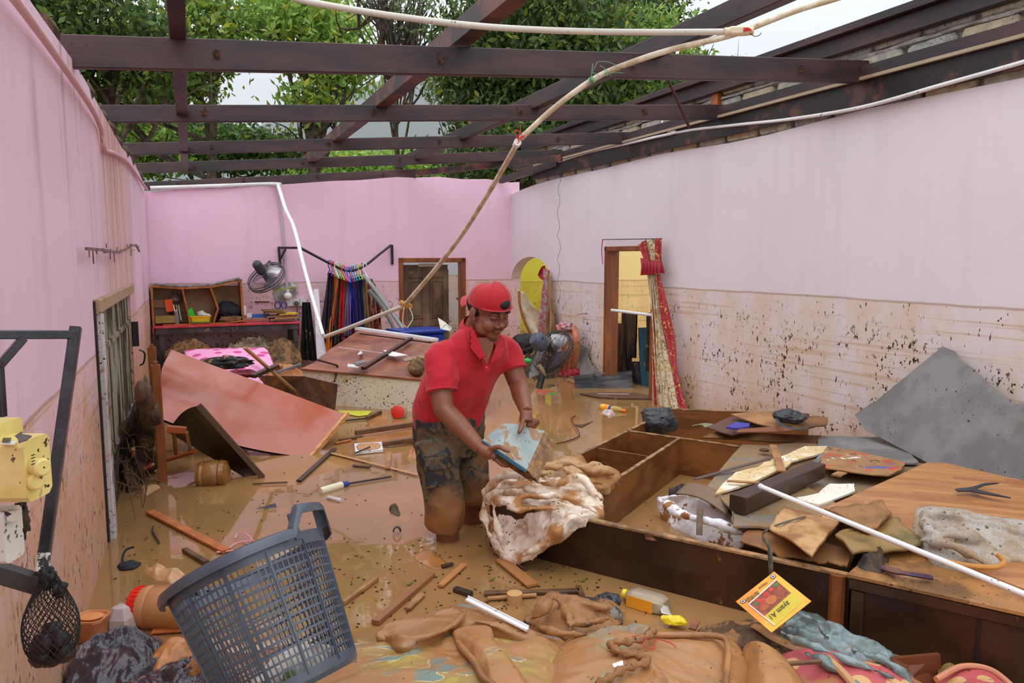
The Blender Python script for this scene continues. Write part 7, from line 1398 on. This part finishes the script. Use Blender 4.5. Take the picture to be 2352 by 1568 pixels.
clothpile('muddy_trousers', 'crumpled mud-soaked trousers with black lining behind the brown mattress', 'trousers', [(1205, 1420, .05), (1230, 1388, .08), (1262, 1364, .09), (1330, 1374, .06), (1400, 1382, .05), (1425, 1400, .05), (1420, 1440, .08), (1340, 1462, .12), (1250, 1446, .11)], .07,
    [[(1216, 1424, .14), (1250, 1396, .19), (1270, 1372, .18), (1300, 1400, .16), (1310, 1446, .18)], [(1300, 1384, .15), (1360, 1390, .16), (1410, 1400, .13)], [(1290, 1430, .18), (1350, 1430, .17), (1400, 1420, .14)], [(1230, 1436, .17), (1290, 1454, .18), (1350, 1456, .16)]], .022, mat('mud_trouser', (158, 110, 66), .55, (50, 42, 36), 5, .54, .62, bump=.6, bsc=20, bd=.01, specks=.5), 44, .008, .012)
bag('black_rag', 'black frayed rag lying right of the muddy trousers', P(1392, 1378, .06), (.06, 0, 0), (0, .04, 0), (0, 0, .03), M_BBAG, 9, .4, cat='rag')
bag('wet_sock', 'grey and black wet sock-like rag right of the trousers', P(1405, 1416, .08), (.05, .01, 0), (0, .05, 0), (0, 0, .035), mat('grey_black_rag', (120, 112, 100), .5, (44, 40, 38), 8, .5, .55, bump=.6), 14, .3, cat='rag')
mb = MB(); c = P(1182, 1384, .0); mb.lathe([(.03, -.05), (.033, .02), (.034, .045), (.0, .047)], c, UP, 18, cap=False); one('cup', 'small tan plastic cup standing in the water behind the white strip', 'cup', mb, mat('tan_cup', (206, 160, 104), .5, mud=.3), True)
t = T('yellow_cap_bottle', 'clear square bottle with yellow cap and orange label floating before the wardrobe front', 'bottle'); a, b_ = P(1432, 1362, .03), P(1530, 1392, .03); ax = nrm(b_-a); L5 = np.linalg.norm(b_-a)
mb = MB(); w5 = .048; x5 = nrm(np.cross(ax, UP)); R = []
for f, k_ in ((.08, .35), (.16, .8), (.3, 1), (.85, 1), (.97, .85), (1, .7)): R.append([a+ax*L5*f+x5*w5*k_*i+UP*.035*k_*j for i, j in ((-1, -.6), (-.6, -1), (.6, -1), (1, -.6), (1, .6), (.6, 1), (-.6, 1), (-1, .6))])
mb.rings(R); t.part('body', mb, mat('clear_bottle', (182, 164, 140), .12, alpha=.8, bump=0), True); mb = MB(); mb.lathe([(.02, 0), (.02, L5*.09)], a, ax, 14); t.part('cap', mb, mat('yellow_cap', (236, 214, 40), .4), True)
mb = MB(); mb.fr(a+ax*L5*.5-UP*.002+x5*w5*1.02, ax*L5*.3, x5*.001, UP*.026); t.part('label', mb, mat('amber_label', (240, 160, 40), .4, mud=.1)); t.done()
bag('yellow_packet', 'crumpled yellow packet in the mud right of the clear bottle', P(1548, 1425, .03), (.055, -.02, 0), (.0, .03, 0), (0, 0, .022), mat('yellow_foil', (242, 214, 40), .3, mud=.18, msc=12), 4, .3, cat='packet')
slab('plastic_film', 'torn clear film under the clear bottle', 'film', [(1512, 1384, .05), (1534, 1392, .05), (1542, 1412, .02), (1520, 1408, .02)], .002, mat('clear_bag', (214, 214, 206)))
stick('wood_chip', 'small red-brown wood chip stuck behind the brown mattress', 'chip', (1590, 1445, .05), (1600, 1424, .06), .03, .008, M_WOOD)
mb = MB(); mb.tube(smoothpath([P(1450, 1462, .235), P(1490, 1458, .24), P(1476, 1480, .245), P(1500, 1490, .245), P(1508, 1468, .24), P(1540, 1476, .24), P(1552, 1486, .24)], 8), .0018, 5); one('red_thread', 'thin red thread curling on the brown mattress', 'thread', mb, mat('red_thread', (196, 40, 36), .5))
mb = MB(); mb.tube(smoothpath([P(1500, 1446, .22), P(1484, 1462, .24), P(1440, 1474, .24), P(1404, 1478, .23), P(1420, 1496, .24), P(1470, 1506, .24), P(1486, 1520, .24), P(1440, 1532, .24), P(1400, 1556, .24), P(1370, 1570, .24)], 8), [.012+.005*math.sin(i*1.3) for i in range(73)], 8); one('twisted_cloth', 'twisted muddy cloth rope lying on the brown mattress', 'cloth', mb, mat('twist_mud', (150, 104, 62), .7, bump=1, bsc=30, bd=.01, specks=.5), True)
slab('paper_scrap', 'small white scrap on the brown mattress', 'scrap', [(1406, 1524, .25), (1430, 1516, .255), (1432, 1526, .25), (1410, 1532, .25)], .004, M_PVC)
pile('newspaper_scrap', 'soaked grey newspaper between the trousers and the brown mattress', 'newspaper', [(1352, 1462, .17), (1400, 1448, .17), (1470, 1432, .17), (1488, 1440, .17), (1440, 1462, .17), (1380, 1472, .17)], .03, .02, mat('soggy_news', (150, 128, 100), .6, (110, 112, 116), 9, .5, .58, bump=.5), seed=5)
# right bottom: brown pillow, red flowered cloth, packet, blue plastic
mb = MB(); mb.heap([P(1706, 1500, .10), P(1730, 1484, .10), P(1790, 1510, .10), P(1850, 1570, .10), P(1880, 1680, .10), P(1740, 1720, .10), P(1700, 1600, .10)], .11, .02, (4, 4, 4), 51, 120, 34, 2.2, .3); one('brown_pillow', 'plump mud-brown pillow right of the brown mattress', 'pillow', mb, M_MUDC, 2)
tr_ = NT('red_flower_print'); vo = tr_.n('ShaderNodeTexVoronoi'); tr_.l(tr_.tc.outputs['Object'], vo.inputs[0]); vo.inputs['Scale'].default_value = 9; vo.inputs['Randomness'].default_value = .8; k = tr_.mix(tr_.ramp(vo.outputs['Distance'], .30, .33), lin((206, 160, 110)), lin((186, 84, 86))); k = tr_.mix(tr_.ramp(tr_.noise(4, 5, .6), .48, .58), k, lin((170, 118, 70))); k = tr_.mix(tr_.ramp(tr_.noise(40, 3, seed=4), .68, .7), k, lin((70, 40, 30))); tr_.col(k); tr_.p.inputs['Roughness'].default_value = .5; tr_.bump(tr_.noise(10), .3, .01)
mb = MB(); mb.heap([P(1780, 1520, .06), P(1850, 1490, .06), P(1950, 1510, .06), P(2060, 1540, .06), P(2160, 1620, .06), P(1960, 1720, .06), P(1830, 1640, .06)], .09, .03, (4, 4, 4), 55, 140, 36, 2.2, .3); one('red_flowered_cushion', 'red cushion with pale petals under the blue plastic sheet', 'cushion', mb, tr_.m, 2)
mb = MB(); mb.heap([P(2150, 1560, .05), P(2210, 1534, .05), P(2280, 1540, .05), P(2360, 1600, .05), P(2380, 1700, .05), P(2180, 1700, .05)], .08, .02, (4, 4, 4), 57, 120, 30, 2.2, .3); one('red_flowered_cushion', 'second red flowered cushion at the bottom right corner, with pink piping', 'cushion', mb, tr_.m, 2)
mb = MB(); mb.tube(smoothpath([P(2150, 1560, .10), P(2210, 1530, .11), P(2280, 1540, .11), P(2350, 1600, .11)], 8), .010, 8); one('cushion_piping', 'pinkish piping of the cushion in the bottom right corner', 'piping', mb, mat('pink_pipe', (196, 130, 100), .6, mud=.3), True)
mb = MB(); mb.tube(smoothpath([P(1900, 1510, .16), P(1950, 1560, .17), P(1990, 1620, .17)], 8), .013, 8); one('cushion_piping', 'wide braided piping crossing the red cushion', 'piping', mb, mat('braid', (196, 150, 104), .6, bump=1, bsc=80), True)
stick('brown_stick', 'dark brown stick lying on the red cushion', 'stick', (1808, 1524, .17), (1902, 1517, .17), .014, .012, M_WBR)
pile('debris_mat', 'dark wet mat of twigs and mud between the mattress and the wardrobe front', 'debris', [(1600, 1462, .02), (1640, 1436, .02), (1720, 1430, .02), (1800, 1450, .03), (1870, 1490, .04), (1850, 1520, .05), (1780, 1520, .05), (1700, 1484, .06)], .05, .04, mat('twig_mat', (92, 64, 40), .7, (160, 112, 66), 10, .5, .62, bump=1, bsc=40, bd=.015, specks=1), (12, 12, 12), 61, 120, 30)
mb = MB(); mb.tube(smoothpath([P(1700, 1432, .05), P(1740, 1440, .08), P(1780, 1465, .1), P(1840, 1492, .1), P(1870, 1496, .09)], 8), .022, 8, flat=.5); one('muddy_strap', 'mud-covered cloth edge running along the twig mat', 'cloth', mb, M_MUDC, True)
slab('broken_board', 'broken reddish-brown panel leaning on the front of the right cabinet', 'board', [(2052, 1512, .12), (2160, 1502, .12), (2164, 1560, .02), (2060, 1600, .02)], .02, mat('red_brown_panel', (112, 64, 36), .4, mud=.25), d=np.array([0, -1, .2]))
pile('foam_scrap', 'olive-brown torn foam beside the broken panel', 'foam', [(2158, 1540, .06), (2186, 1522, .08), (2206, 1540, .06), (2196, 1568, .03), (2160, 1572, .02)], .03, .03, mat('olive_foam', (122, 96, 46), .8, bump=.8), seed=7, nt_=50, nr=12)
# spice packet with its print
t = T('food_packet', 'orange and yellow food packet standing upside down against the wardrobe front', 'packet')
K = [D(1690, 1381, 2.72), D(1778, 1312, 2.74), D(1866, 1408, 2.62), D(1772, 1452, 2.60)]   # left, top, right, bottom
K[2] = K[1]+K[3]-K[0]
n4 = nrm(np.cross(K[1]-K[0], K[3]-K[0])); n4 = n4 if n4[1] < 0 else -n4
mb = MB(); mb.prism(K, .006, n4*1.); t.part('foil', mb, mat('orange_foil', (238, 150, 26), .3, (246, 188, 50), 5, mud=.10, bump=.3, bsc=12))
ex = nrm(K[1]-K[0]); 
def kq(u, v_, o_=.002): return (K[0]*(1-u)+K[1]*u)*(1-v_)+(K[3]*(1-u)+K[2]*u)*v_+n4*o_
def kpoly(l, m_, nm, o_=.002): mb = MB(); mb.prism([kq(u, v_, o_) for u, v_ in l], .001, n4); t.part(nm, mb, m_)
kpoly([(.12, .22), (.9, .17), (.88, .9), (.14, .94)], mat('packet_yellow', (214, 190, 36), .35), 'yellow_field', .0015)
kpoly([(.14, .24), (.88, .19), (.87, .60), (.15, .64)], mat('food_photo', (176, 70, 26), .35, (120, 50, 16), 30, .4, .6), 'food_picture', .0025)
for u, v_, r_, c_ in ((.35, .33, .06, (214, 40, 34)), (.52, .30, .07, (196, 28, 26)), (.66, .28, .05, (220, 52, 40)), (.24, .32, .05, (60, 120, 40)), (.80, .26, .05, (60, 130, 50)), (.5, .46, .12, (190, 100, 30)), (.30, .5, .08, (176, 84, 24)), (.74, .48, .08, (150, 66, 20))):
    kpoly([(u+r_*math.cos(a), v_+r_*.8*math.sin(a)) for a in np.linspace(0, 5.8, 12)], mat('fp_%d' % int(u*100), c_, .35), 'picture_detail', .0035)
for (u0, v0_), (u1, v1_) in (((.13, .23), (.9, .18)), ((.13, .23), (.15, .93))):
    mb = MB(); mb.beam(kq(u0, v0_, .003), kq(u1, v1_, .003), .004, .001, n4); t.part('white_line', mb, M_PVC)
def text(t, s_, u, v_, size, mt, ang=math.pi, o_=.004, name='lettering'):
    cu = bpy.data.curves.new('lettering', 'FONT'); cu.body = s_; cu.size = size; cu.extrude = .0004; cu.align_x = 'CENTER'; cu.align_y = 'CENTER'; ob = bpy.data.objects.new('tmp', cu); COL.objects.link(ob); bpy.context.view_layer.update()
    me = bpy.data.meshes.new_from_object(ob.evaluated_get(bpy.context.evaluated_depsgraph_get())); bpy.data.objects.remove(ob)
    n = len(me.vertices); a = np.empty(n*3); me.vertices.foreach_get('co', a); a = a.reshape(-1, 3)
    x = ex*math.cos(ang)+np.cross(n4, ex)*math.sin(ang); y = np.cross(n4, x); c = kq(u, v_, o_); me.vertices.foreach_set('co', (c+a[:, :1]*x+a[:, 1:2]*y+a[:, 2:]*n4).ravel()); me.update(); me.materials.clear(); me.materials.append(mt); me.name = name; t.part(name, None, None, me=me)
M_INK = mat('print_black', (30, 24, 16), .4)
text(t, 'ayam A1', .44, .74, .027, M_INK, math.pi)
text(t, 'Net Weight', .30, .13, .012, M_INK, math.pi); text(t, 'Malaysia', .62, .10, .012, M_INK, math.pi); text(t, 'Berat Bersih', .30, .18, .011, M_INK, math.pi)
for u, v_ in ((.10, .10), (.90, .08)): kpoly([(u+.055*math.cos(a), v_+.05*math.sin(a)) for a in np.linspace(0, 5.9, 16)], M_INK, 'round_mark', .002); kpoly([(u+.042*math.cos(a), v_+.038*math.sin(a)) for a in np.linspace(0, 5.9, 16)], M_PVC, 'round_mark', .003); kpoly([(u+.03*math.cos(a)*(1 if i % 2 else .5), v_+.028*math.sin(a)*(1 if i % 2 else .5)) for i, a in enumerate(np.arange(12)/12*6.283)], M_INK, 'star_mark', .004)
t.done()
M_BPL = mat('blue_grey_film', (128, 146, 148), .18, (92, 104, 100), 5, .42, .6, mud=.22, msc=9, bump=.7, bsc=14, bd=.015, coat=.3)
clothpile('blue_plastic_sheet', 'crumpled blue-grey plastic sheet spilling from the food packet to the right', 'plastic sheet', [(1786, 1440, .08), (1812, 1410, .12), (1850, 1404, .12), (1900, 1424, .10), (1950, 1470, .09), (2040, 1500, .09), (2092, 1530, .08), (2098, 1600, .05), (2000, 1590, .07), (1930, 1530, .09), (1850, 1480, .10), (1790, 1456, .09)], .07,
    [[(1800, 1440, .16), (1834, 1416, .18), (1880, 1430, .19), (1900, 1470, .18)], [(1790, 1450, .15), (1860, 1476, .19), (1940, 1510, .18), (2060, 1560, .15)], [(1850, 1500, .15), (1920, 1540, .16), (2000, 1590, .14)], [(1960, 1490, .16), (2040, 1520, .16), (2094, 1570, .12)]], .02, M_BPL, 66, .008, .022, .03, 5)
# ============================================================ laundry basket
XC, UC, FC = np.array([1., 0, 0]), np.array([0, sa, ca]), np.array([0, ca, -sa])
M_BSK = mat('grey_basket_plastic', (84, 94, 108), .30, (72, 80, 92), 4, bump=.1, mud=.06, msc=12, mc=lin((150, 104, 60)), spec=.6)
t = T('laundry_basket', 'large grey slotted plastic laundry basket tipped over in the foreground', 'basket')
ba = nrm(-.46*XC+.87*UC+.27*FC); bc = D(569, 1296, 2.0); bx = nrm(XC-ba*(XC@ba)); by = np.cross(ba, bx); Hb = .35
if by@FC > 0: by = -by                               # by towards the camera
def rad(h): return .174+(.214-.174)*(1-h/Hb)**1.0
def bp(a, h, dr=0): return bc-ba*h+(rad(h)+dr)*(math.cos(a)*bx+math.sin(a)*by)
def bandring(h0, h1, th, mt=M_BSK, name='ring', n=112, arc=None, k=None):
    mb = MB(); an = np.linspace(0, 2*math.pi, n+1)[:-1] if arc is None else np.linspace(arc[0], arc[1], n); R = []
    for a in an: R.append([bp(a, h0, th/2), bp(a, h1, th/2), bp(a, h1, -th/2), bp(a, h0, -th/2)])
    if arc is None: R.append(R[0])
    mb.rings(R, cap=arc is not None); return mb
NR = 13; hs_ = np.linspace(.032, Hb-.022, NR+1); NC = 84
for i in range(1, NR): t.part('ring', bandring(hs_[i]-.0029, hs_[i]+.0029, .0035), M_BSK, True)
t.part('upper_band', bandring(.0, hs_[0]+.003, .004), M_BSK, True); t.part('lower_band', bandring(hs_[-1]-.003, Hb, .004), M_BSK, True)
for j in range(NC):
    a = j/NC*2*math.pi; mb = MB(); major = j % 7 == 0; R = []
    if major:
        for h in np.linspace(hs_[0], hs_[-1], 14): w = .0052/rad(h); R.append([bp(a-w, h, .0025), bp(a+w, h, .0025), bp(a+w, h, -.002), bp(a-w, h, -.002)])
        R2_ = []
        for h in np.linspace(hs_[0]-.01, hs_[-1]+.01, 14): w = .0016/rad(h); R2_.append([bp(a-w, h, .0060), bp(a+w, h, .0060), bp(a+w, h, .002), bp(a-w, h, .002)])
        mb.rings(R2_)
    else:
        for i in range(NR):
            for f, wk in ((0, 1.7), (.14, 1.12), (.3, 1), (.7, 1), (.86, 1.15)):
                h = hs_[i]+(hs_[i+1]-hs_[i])*f; w = .0018*wk/rad(h); R.append([bp(a-w, h, .0016), bp(a+w, h, .0016), bp(a+w, h, -.0016), bp(a-w, h, -.0016)])
    mb.rings(R); t.part('rib', mb, M_BSK, True)
# rolled rim with two raised hand loops
def rimr(a):
    return 0
def loft_rim(arc, n, lift=lambda f: 0, out=lambda f: 0):
    R = []
    for i in range(n):
        f = i/(n-1); a = arc[0]+(arc[1]-arc[0])*f; e = (math.cos(a)*bx+math.sin(a)*by); c = bp(a, -.004)+ba*lift(f)+e*out(f); R.append([c+e*x_+ba*y_ for x_, y_ in ((-.004, -.002), (-.003, .006), (.008, .009), (.020, .004), (.025, -.008), (.024, -.022), (.020, -.022), (.018, -.008), (.010, .001), (.002, .001))])
    return R
aR, aL, hw = .30, math.pi+.30, .40
for arc in ((aR+hw, aL-hw), (aL+hw, aR-hw+2*math.pi)):
    mb = MB(); mb.rings(loft_rim(arc, 60)); t.part('rim', mb, M_BSK, True)
for a0_, nm, lf, ot in ((aR, 'handle', .056, .012), (aL, 'handle', .020, .014)):
    pr_ = lambda f: min(1, max(0, (0.5-abs(f-.5))*5)); mb = MB(); mb.rings(loft_rim((a0_-hw, a0_+hw), 40, lambda f: lf*pr_(f), lambda f: ot*pr_(f))); t.part(nm, mb, M_BSK, True)
    for sg in (-1, 1):                               # legs of the loop
        a = a0_+sg*hw*.72; mb = MB(); w = .010/.21; R = []
        for h in (-lf*.9, .0, .02): R.append([bp(a-w, h, .006), bp(a+w, h, .006), bp(a+w, h, -.002), bp(a-w, h, -.002)])
        mb.rings(R); t.part('handle_leg', mb, M_BSK)
mb = MB(); mb.lathe([(rad(Hb)+.002, -Hb), (rad(Hb)-.006, -Hb-.012), (rad(Hb)-.05, -Hb-.010), (.01, -Hb-.008)], bc, ba, 60); t.part('base', mb, M_BSK, True); t.done()
bag('white_cloth', 'crumpled white cloth lying in the bottom of the laundry basket', bc-ba*(Hb-.04)+by*.03+bx*.02, bx*.125, by*.08, ba*.06, mat('white_cloth_b', (224, 216, 206), .7, (186, 164, 140), 9, .5, .66, bump=.6), 4, .2, 2, 'cloth')
bag('green_leaf_bunch', 'few green leaves lying in the bottom of the laundry basket', bc-ba*(Hb-.03)+by*.12+bx*.035, bx*.018, by*.012, ba*.02, mat('leafy', (110, 130, 60), .6), 5, .4, 2, 'leaves')
# ============================================================ jar, tubs and black plastic bag at the left
t = T('storage_jar', 'big clear plastic jar with a red screw lid lying beside the basket', 'jar'); a, b_ = P(318, 1392, .075), P(450, 1396, .075); ax = nrm(b_-a)
mb = MB(); mb.lathe([(.072, -.0), (.085, .035), (.086, .055), (.083, .06), (.086, .065), (.087, .22), (.08, .25), (.05, .255)], a, ax, 32); t.part('jar', mb, mat('muddy_clear_jar', (216, 160, 110), .15, (200, 140, 88), 3, alpha=.82, bump=0, mud=.1), True)
mb = MB(); mb.lathe([(.05, -.022), (.076, -.016), (.080, -.004), (.080, .028), (.074, .032)], a, ax, 32); t.part('lid', mb, mat('red_screw_lid', (232, 40, 24), .3, bump=0, mud=.05), True)
for k in range(26): q = k/26*6.283; e = math.cos(q)*nrm(np.cross(ax, UP))+math.sin(q)*UP; mb = MB(); mb.beam(a+e*.0808-ax*.002, a+e*.0808+ax*.026, .004, .003, e); t.part('grip_ridge', mb, mat('red_screw_lid', (232, 40, 24)))
t.done()
t = T('food_tub', 'orange-tinted clear food tub standing at the foot of the left wall', 'tub'); c = P(212, 1462, .02); R = []
for k_, z_ in ((.8, 0), (1, .07), (1.08, .075), (1.08, .085), (.98, .085), (.9, .075)): R.append([c+np.array([.055*k_*i, .05*k_*j, z_]) for i, j in ((-1, -.6), (-.6, -1), (.6, -1), (1, -.6), (1, .6), (.6, 1), (-.6, 1), (-1, .6))])
mb = MB(); mb.rings(R); t.part('tub', mb, mat('orange_tub', (232, 160, 110), .2, (214, 132, 80), 4, alpha=.9, bump=0), True); mb = MB(); mb.lathe([(.03, .08), (.034, .086), (.02, .088)], c, UP, 20, xs=1.4); t.part('swirl', mb, mat('mud_swirl', (226, 150, 84), .4), True); t.done()
mb = MB(); c = P(282, 1440, .02); R = []
for k_, z_ in ((1, 0), (.95, .05), (.55, .09), (.2, .095)): R.append([c+np.array([.06*k_*i+.01*z_, .055*k_*j, z_]) for i, j in ((-1, -.5), (-.4, -1), (.6, -1), (1, -.2), (.7, 1), (-.6, .9))])
mb.rings(R); one('clear_box', 'clear faceted plastic box between the orange tub and the red-lidded jar', 'box', mb, mat('clear_facet', (206, 190, 188), .15, alpha=.85, mud=.1, bump=0))
M_DPL = mat('dark_purple_film', (56, 50, 60), .16, (92, 72, 80), 6, .45, .6, mud=.14, msc=7, bump=.8, bsc=13, bd=.02, coat=.4)
def filmpile(name, label, out, h_, seed, amp=.05): mb = MB(); mb.heap([P(*o_) for o_ in out], h_, amp, (9, 9, 9), seed, 200, 60, 2, .2, o=4); return one(name, label, 'plastic bag', mb, M_DPL, 2)
filmpile('black_plastic_bag', 'large wrinkled dark purple plastic bag at the bottom left', [(160, 1545, .06), (190, 1480, .07), (250, 1452, .08), (340, 1462, .07), (384, 1478, .06), (380, 1520, .06), (330, 1560, .06), (260, 1600, .05), (150, 1610, .04)], .08, 71, .06)
filmpile('black_plastic_bag', 'second dark plastic bag lying under the basket', [(300, 1590, .05), (350, 1540, .06), (420, 1520, .07), (490, 1530, .07), (530, 1580, .06), (480, 1660, .05), (330, 1660, .05)], .08, 77, .06)
pile('mud_mound', 'orange-brown mound of mud between the two dark plastic bags', 'mud', [(330, 1540, .04), (380, 1486, .05), (430, 1478, .06), (450, 1510, .07), (400, 1530, .07), (350, 1570, .05)], .06, .03, mat('orange_mud', (196, 130, 70), .35, (170, 108, 56), 5, bump=.6, bsc=20, wet=.1), (8, 8, 8), 5)
pile('muddy_paper', 'white torn paper caked with brown mud beside the basket', 'paper', [(420, 1560, .10), (455, 1506, .11), (500, 1500, .11), (520, 1540, .11), (530, 1590, .10), (460, 1600, .09)], .07, .06, mat('mud_paper', (150, 98, 52), .7, (236, 224, 206), 7, .56, .62, bump=1, bsc=30, bd=.015), (12, 12, 12), 8)
pile('mud_bank', 'wet mud bank between the left wall and the printed mattress', 'mud', [(120, 1640, .02), (180, 1560, .02), (280, 1540, .0), (420, 1480, .0), (560, 1500, .02), (700, 1480, .02), (760, 1560, .05), (700, 1700, .04), (300, 1760, .04)], .06, .03, mat('wet_mud_bank', (160, 110, 62), .3, (120, 80, 46), 4, bump=.6, bsc=16, bd=.01, specks=.8, wet=.15), (6, 6, 6), 15)
# ============================================================ black steel bracket, net bag and switches at the left edge
t = T('steel_bracket', 'black square-tube steel bracket close to the camera at the left edge', 'bracket'); M_BGL = mat('glossy_black_paint', (24, 24, 30), .22, (44, 44, 54), 12, bump=.25, bsc=90, bd=.002, coat=.3)
mb = MB(); mb.beam(D(174, 752, 1.62), D(96, 1318, 1.42), .022, .022, [1, .4, 0], .003); t.part('long_tube', mb, M_BGL)
mb = MB(); mb.beam(D(-60, 768, 1.50), D(172, 768, 1.61), .018, .018, UP, .002); t.part('top_tube', mb, M_BGL)
mb = MB(); mb.beam(D(54, 776, 1.55), D(-30, 872, 1.5), .016, .016, UP, .002); t.part('brace', mb, M_BGL)
mb = MB(); mb.beam(D(-2, 830, 1.5), D(6, 956, 1.5), .016, .012, [1, 0, 0], .002); t.part('drop_tube', mb, M_BGL)
mb = MB(); mb.beam(D(-60, 1296, 1.36), D(100, 1345, 1.42), .03, .036, UP, .004); t.part('lower_tube', mb, mat('scuffed_black', (38, 36, 36), .4, (60, 56, 54), 10, mud=.15))
mb = MB(); mb.beam(D(102, 1270, 1.425), D(97, 1312, 1.41), .0235, .0235, [1, .4, 0], .003); t.part('peeled_patch', mb, mat('peeled_white', (206, 202, 190), .5, (40, 38, 40), 30, .5, .53)); t.done()
t = T('net_bag', 'black net bag with dark onions inside hanging from the steel bracket', 'net bag'); M_NET = mat('black_net', (22, 20, 22), .6)
nt0 = D(112, 1330, 1.36); nb0 = D(120, 1500, 1.34); hh = nt0[2]-nb0[2]+.02
def npnt(a, f): c = nt0+(nb0-nt0)*f; r = .016+.030*math.sin(min(1, f*1.25)*math.pi*.62)**1.2 if f < .85 else .046*math.sqrt(max(0.02, 1-((f-.72)/.40)**2)); return c+np.array([r*math.cos(a)*1.05, r*math.sin(a), 0])
mb = MB()
for k in range(26):
    for s_ in (-1, 1): mb.tube([npnt(k/26*6.283+s_*f*2.2, f) for f in np.linspace(0, 1.1, 22)], .0009, 4)
t.part('net', mb, M_NET, kind='stuff')
mb = MB(); mb.ball(D(110, 1326, 1.35), (.016, 0, 0), (0, .014, 0), (0, 0, .020), .4, 3, 5, 40, 24); mb.ball(D(138, 1352, 1.34), (.012, 0, 0), (0, .01, 0), (0, 0, .014), .4, 3, 6, 30, 20); t.part('knot', mb, M_NET, 2)
for k, (x_, y_) in enumerate(((100, 1478), (135, 1470), (118, 1508), (92, 1506), (146, 1498), (120, 1452))): mb = MB(); mb.ball(D(x_, y_, 1.33+.012*(k % 3)), (.021, 0, 0), (0, .02, 0), (0, 0, .02), .15, 2, k, 24, 16); t.part('onion', mb, mat('rotten_onion', (46, 24, 26), .45, (24, 18, 20), 8), 2)
t.done()
t = T('switch_box', 'yellowed plastic switch box with two round knobs at the left edge', 'switch'); M_YEL2 = mat('yellowed_plastic', (236, 218, 140), .35, (222, 200, 116), 5, bump=.05, specks=.45, mud=.04)
def cambox(px0, py0, px1, py1, Y, dp, mt, name, bev=.006, tilt=.0):
    a, b_ = D(px0, (py0+py1)/2, Y), D(px1, (py0+py1)/2, Y); h_ = abs(D(px0, py0, Y)[2]-D(px0, py1, Y)[2]); mb = MB(); mb.beam(a+UP*tilt, b_-UP*tilt, dp, h_, UP, bev); return t.part(name, mb, mt, 25)
cambox(-40, 1003, 88, 1142, 1.25, .07, M_YEL2, 'body', .010); cambox(-40, 965, 26, 1008, 1.27, .06, M_YEL2, 'upper_box', .006)
for (x_, y_) in ((96, 1072), (82, 1104)): mb = MB(); c = D(x_-4, y_, 1.23); mb.lathe([(.014, -.012), (.015, 0), (.015, .006), (.012, .009)], c, [.9, -.35, .0], 20); t.part('knob', mb, M_YEL2, True)
mb = MB(); q = [D(36, 1016, 1.20), D(52, 1006, 1.215), (D(50, 1012, 1.21)), D(74, 1016, 1.21), D(62, 1026, 1.19), D(44, 1032, 1.18), D(42, 1022, 1.19)]; mb.prism([p+UP*.012 for p in q], .002, UP); t.part('mud_flake', mb, mat('grey_flake', (92, 84, 80), .8))
mb = MB(); mb.prism([D(2, 1024, 1.20)+UP*.004, D(10, 1008, 1.25)+UP*.004, D(44, 1010, 1.25)+UP*.004, D(34, 1026, 1.20)+UP*.004], .001, UP); t.part('paper_label', mb, M_PVC)
for k in range(9): mb = MB(); mb.beam(D(5+2.2*k, 1022, 1.205)+UP*.0055, D(8+2.2*k, 1012, 1.24)+UP*.0055, .0006+.0004*(k % 3), .0004, UP); t.part('barcode_bar', mb, M_INK)
for k in range(4): mb = MB(); mb.beam(D(72, 1046+k*7, 1.212), D(80, 1043+k*7, 1.212), .0008, .0016, UP); t.part('print_mark', mb, M_INK)
t.done()
t = T('socket_box', 'muddy white socket box under the yellowed switch box', 'socket'); cambox(-40, 1168, 32, 1284, 1.25, .05, mat('muddy_white_box', (216, 212, 204), .4, mud=.2, specks=.9), 'body', .006)
cambox(24, 1172, 38, 1196, 1.24, .02, mat('muddy_white_box', (216, 212, 204)), 'latch', .003); mb = MB(); mb.ball(D(46, 1190, 1.30), (.014, 0, 0), (0, .012, 0), (0, 0, .036), .35, 3, 4, 40, 26); t.part('mud_clod', mb, mat('dark_mud', (74, 56, 40)), 2); t.done()
# black objects: crack in the lilac wall and marks are surface wear
mb = MB(); pts = [WR(1284+3*math.sin(i*1.7)+rr_.uniform(-1.5, 1.5), 400+i*14, .0005) for i in range(22)]; mb.tube(pts, .0028, 4, flat=1); ob = one('trim_1', None, None, mb, mat('crack_dark', (70, 56, 58), .9), kind='structure')
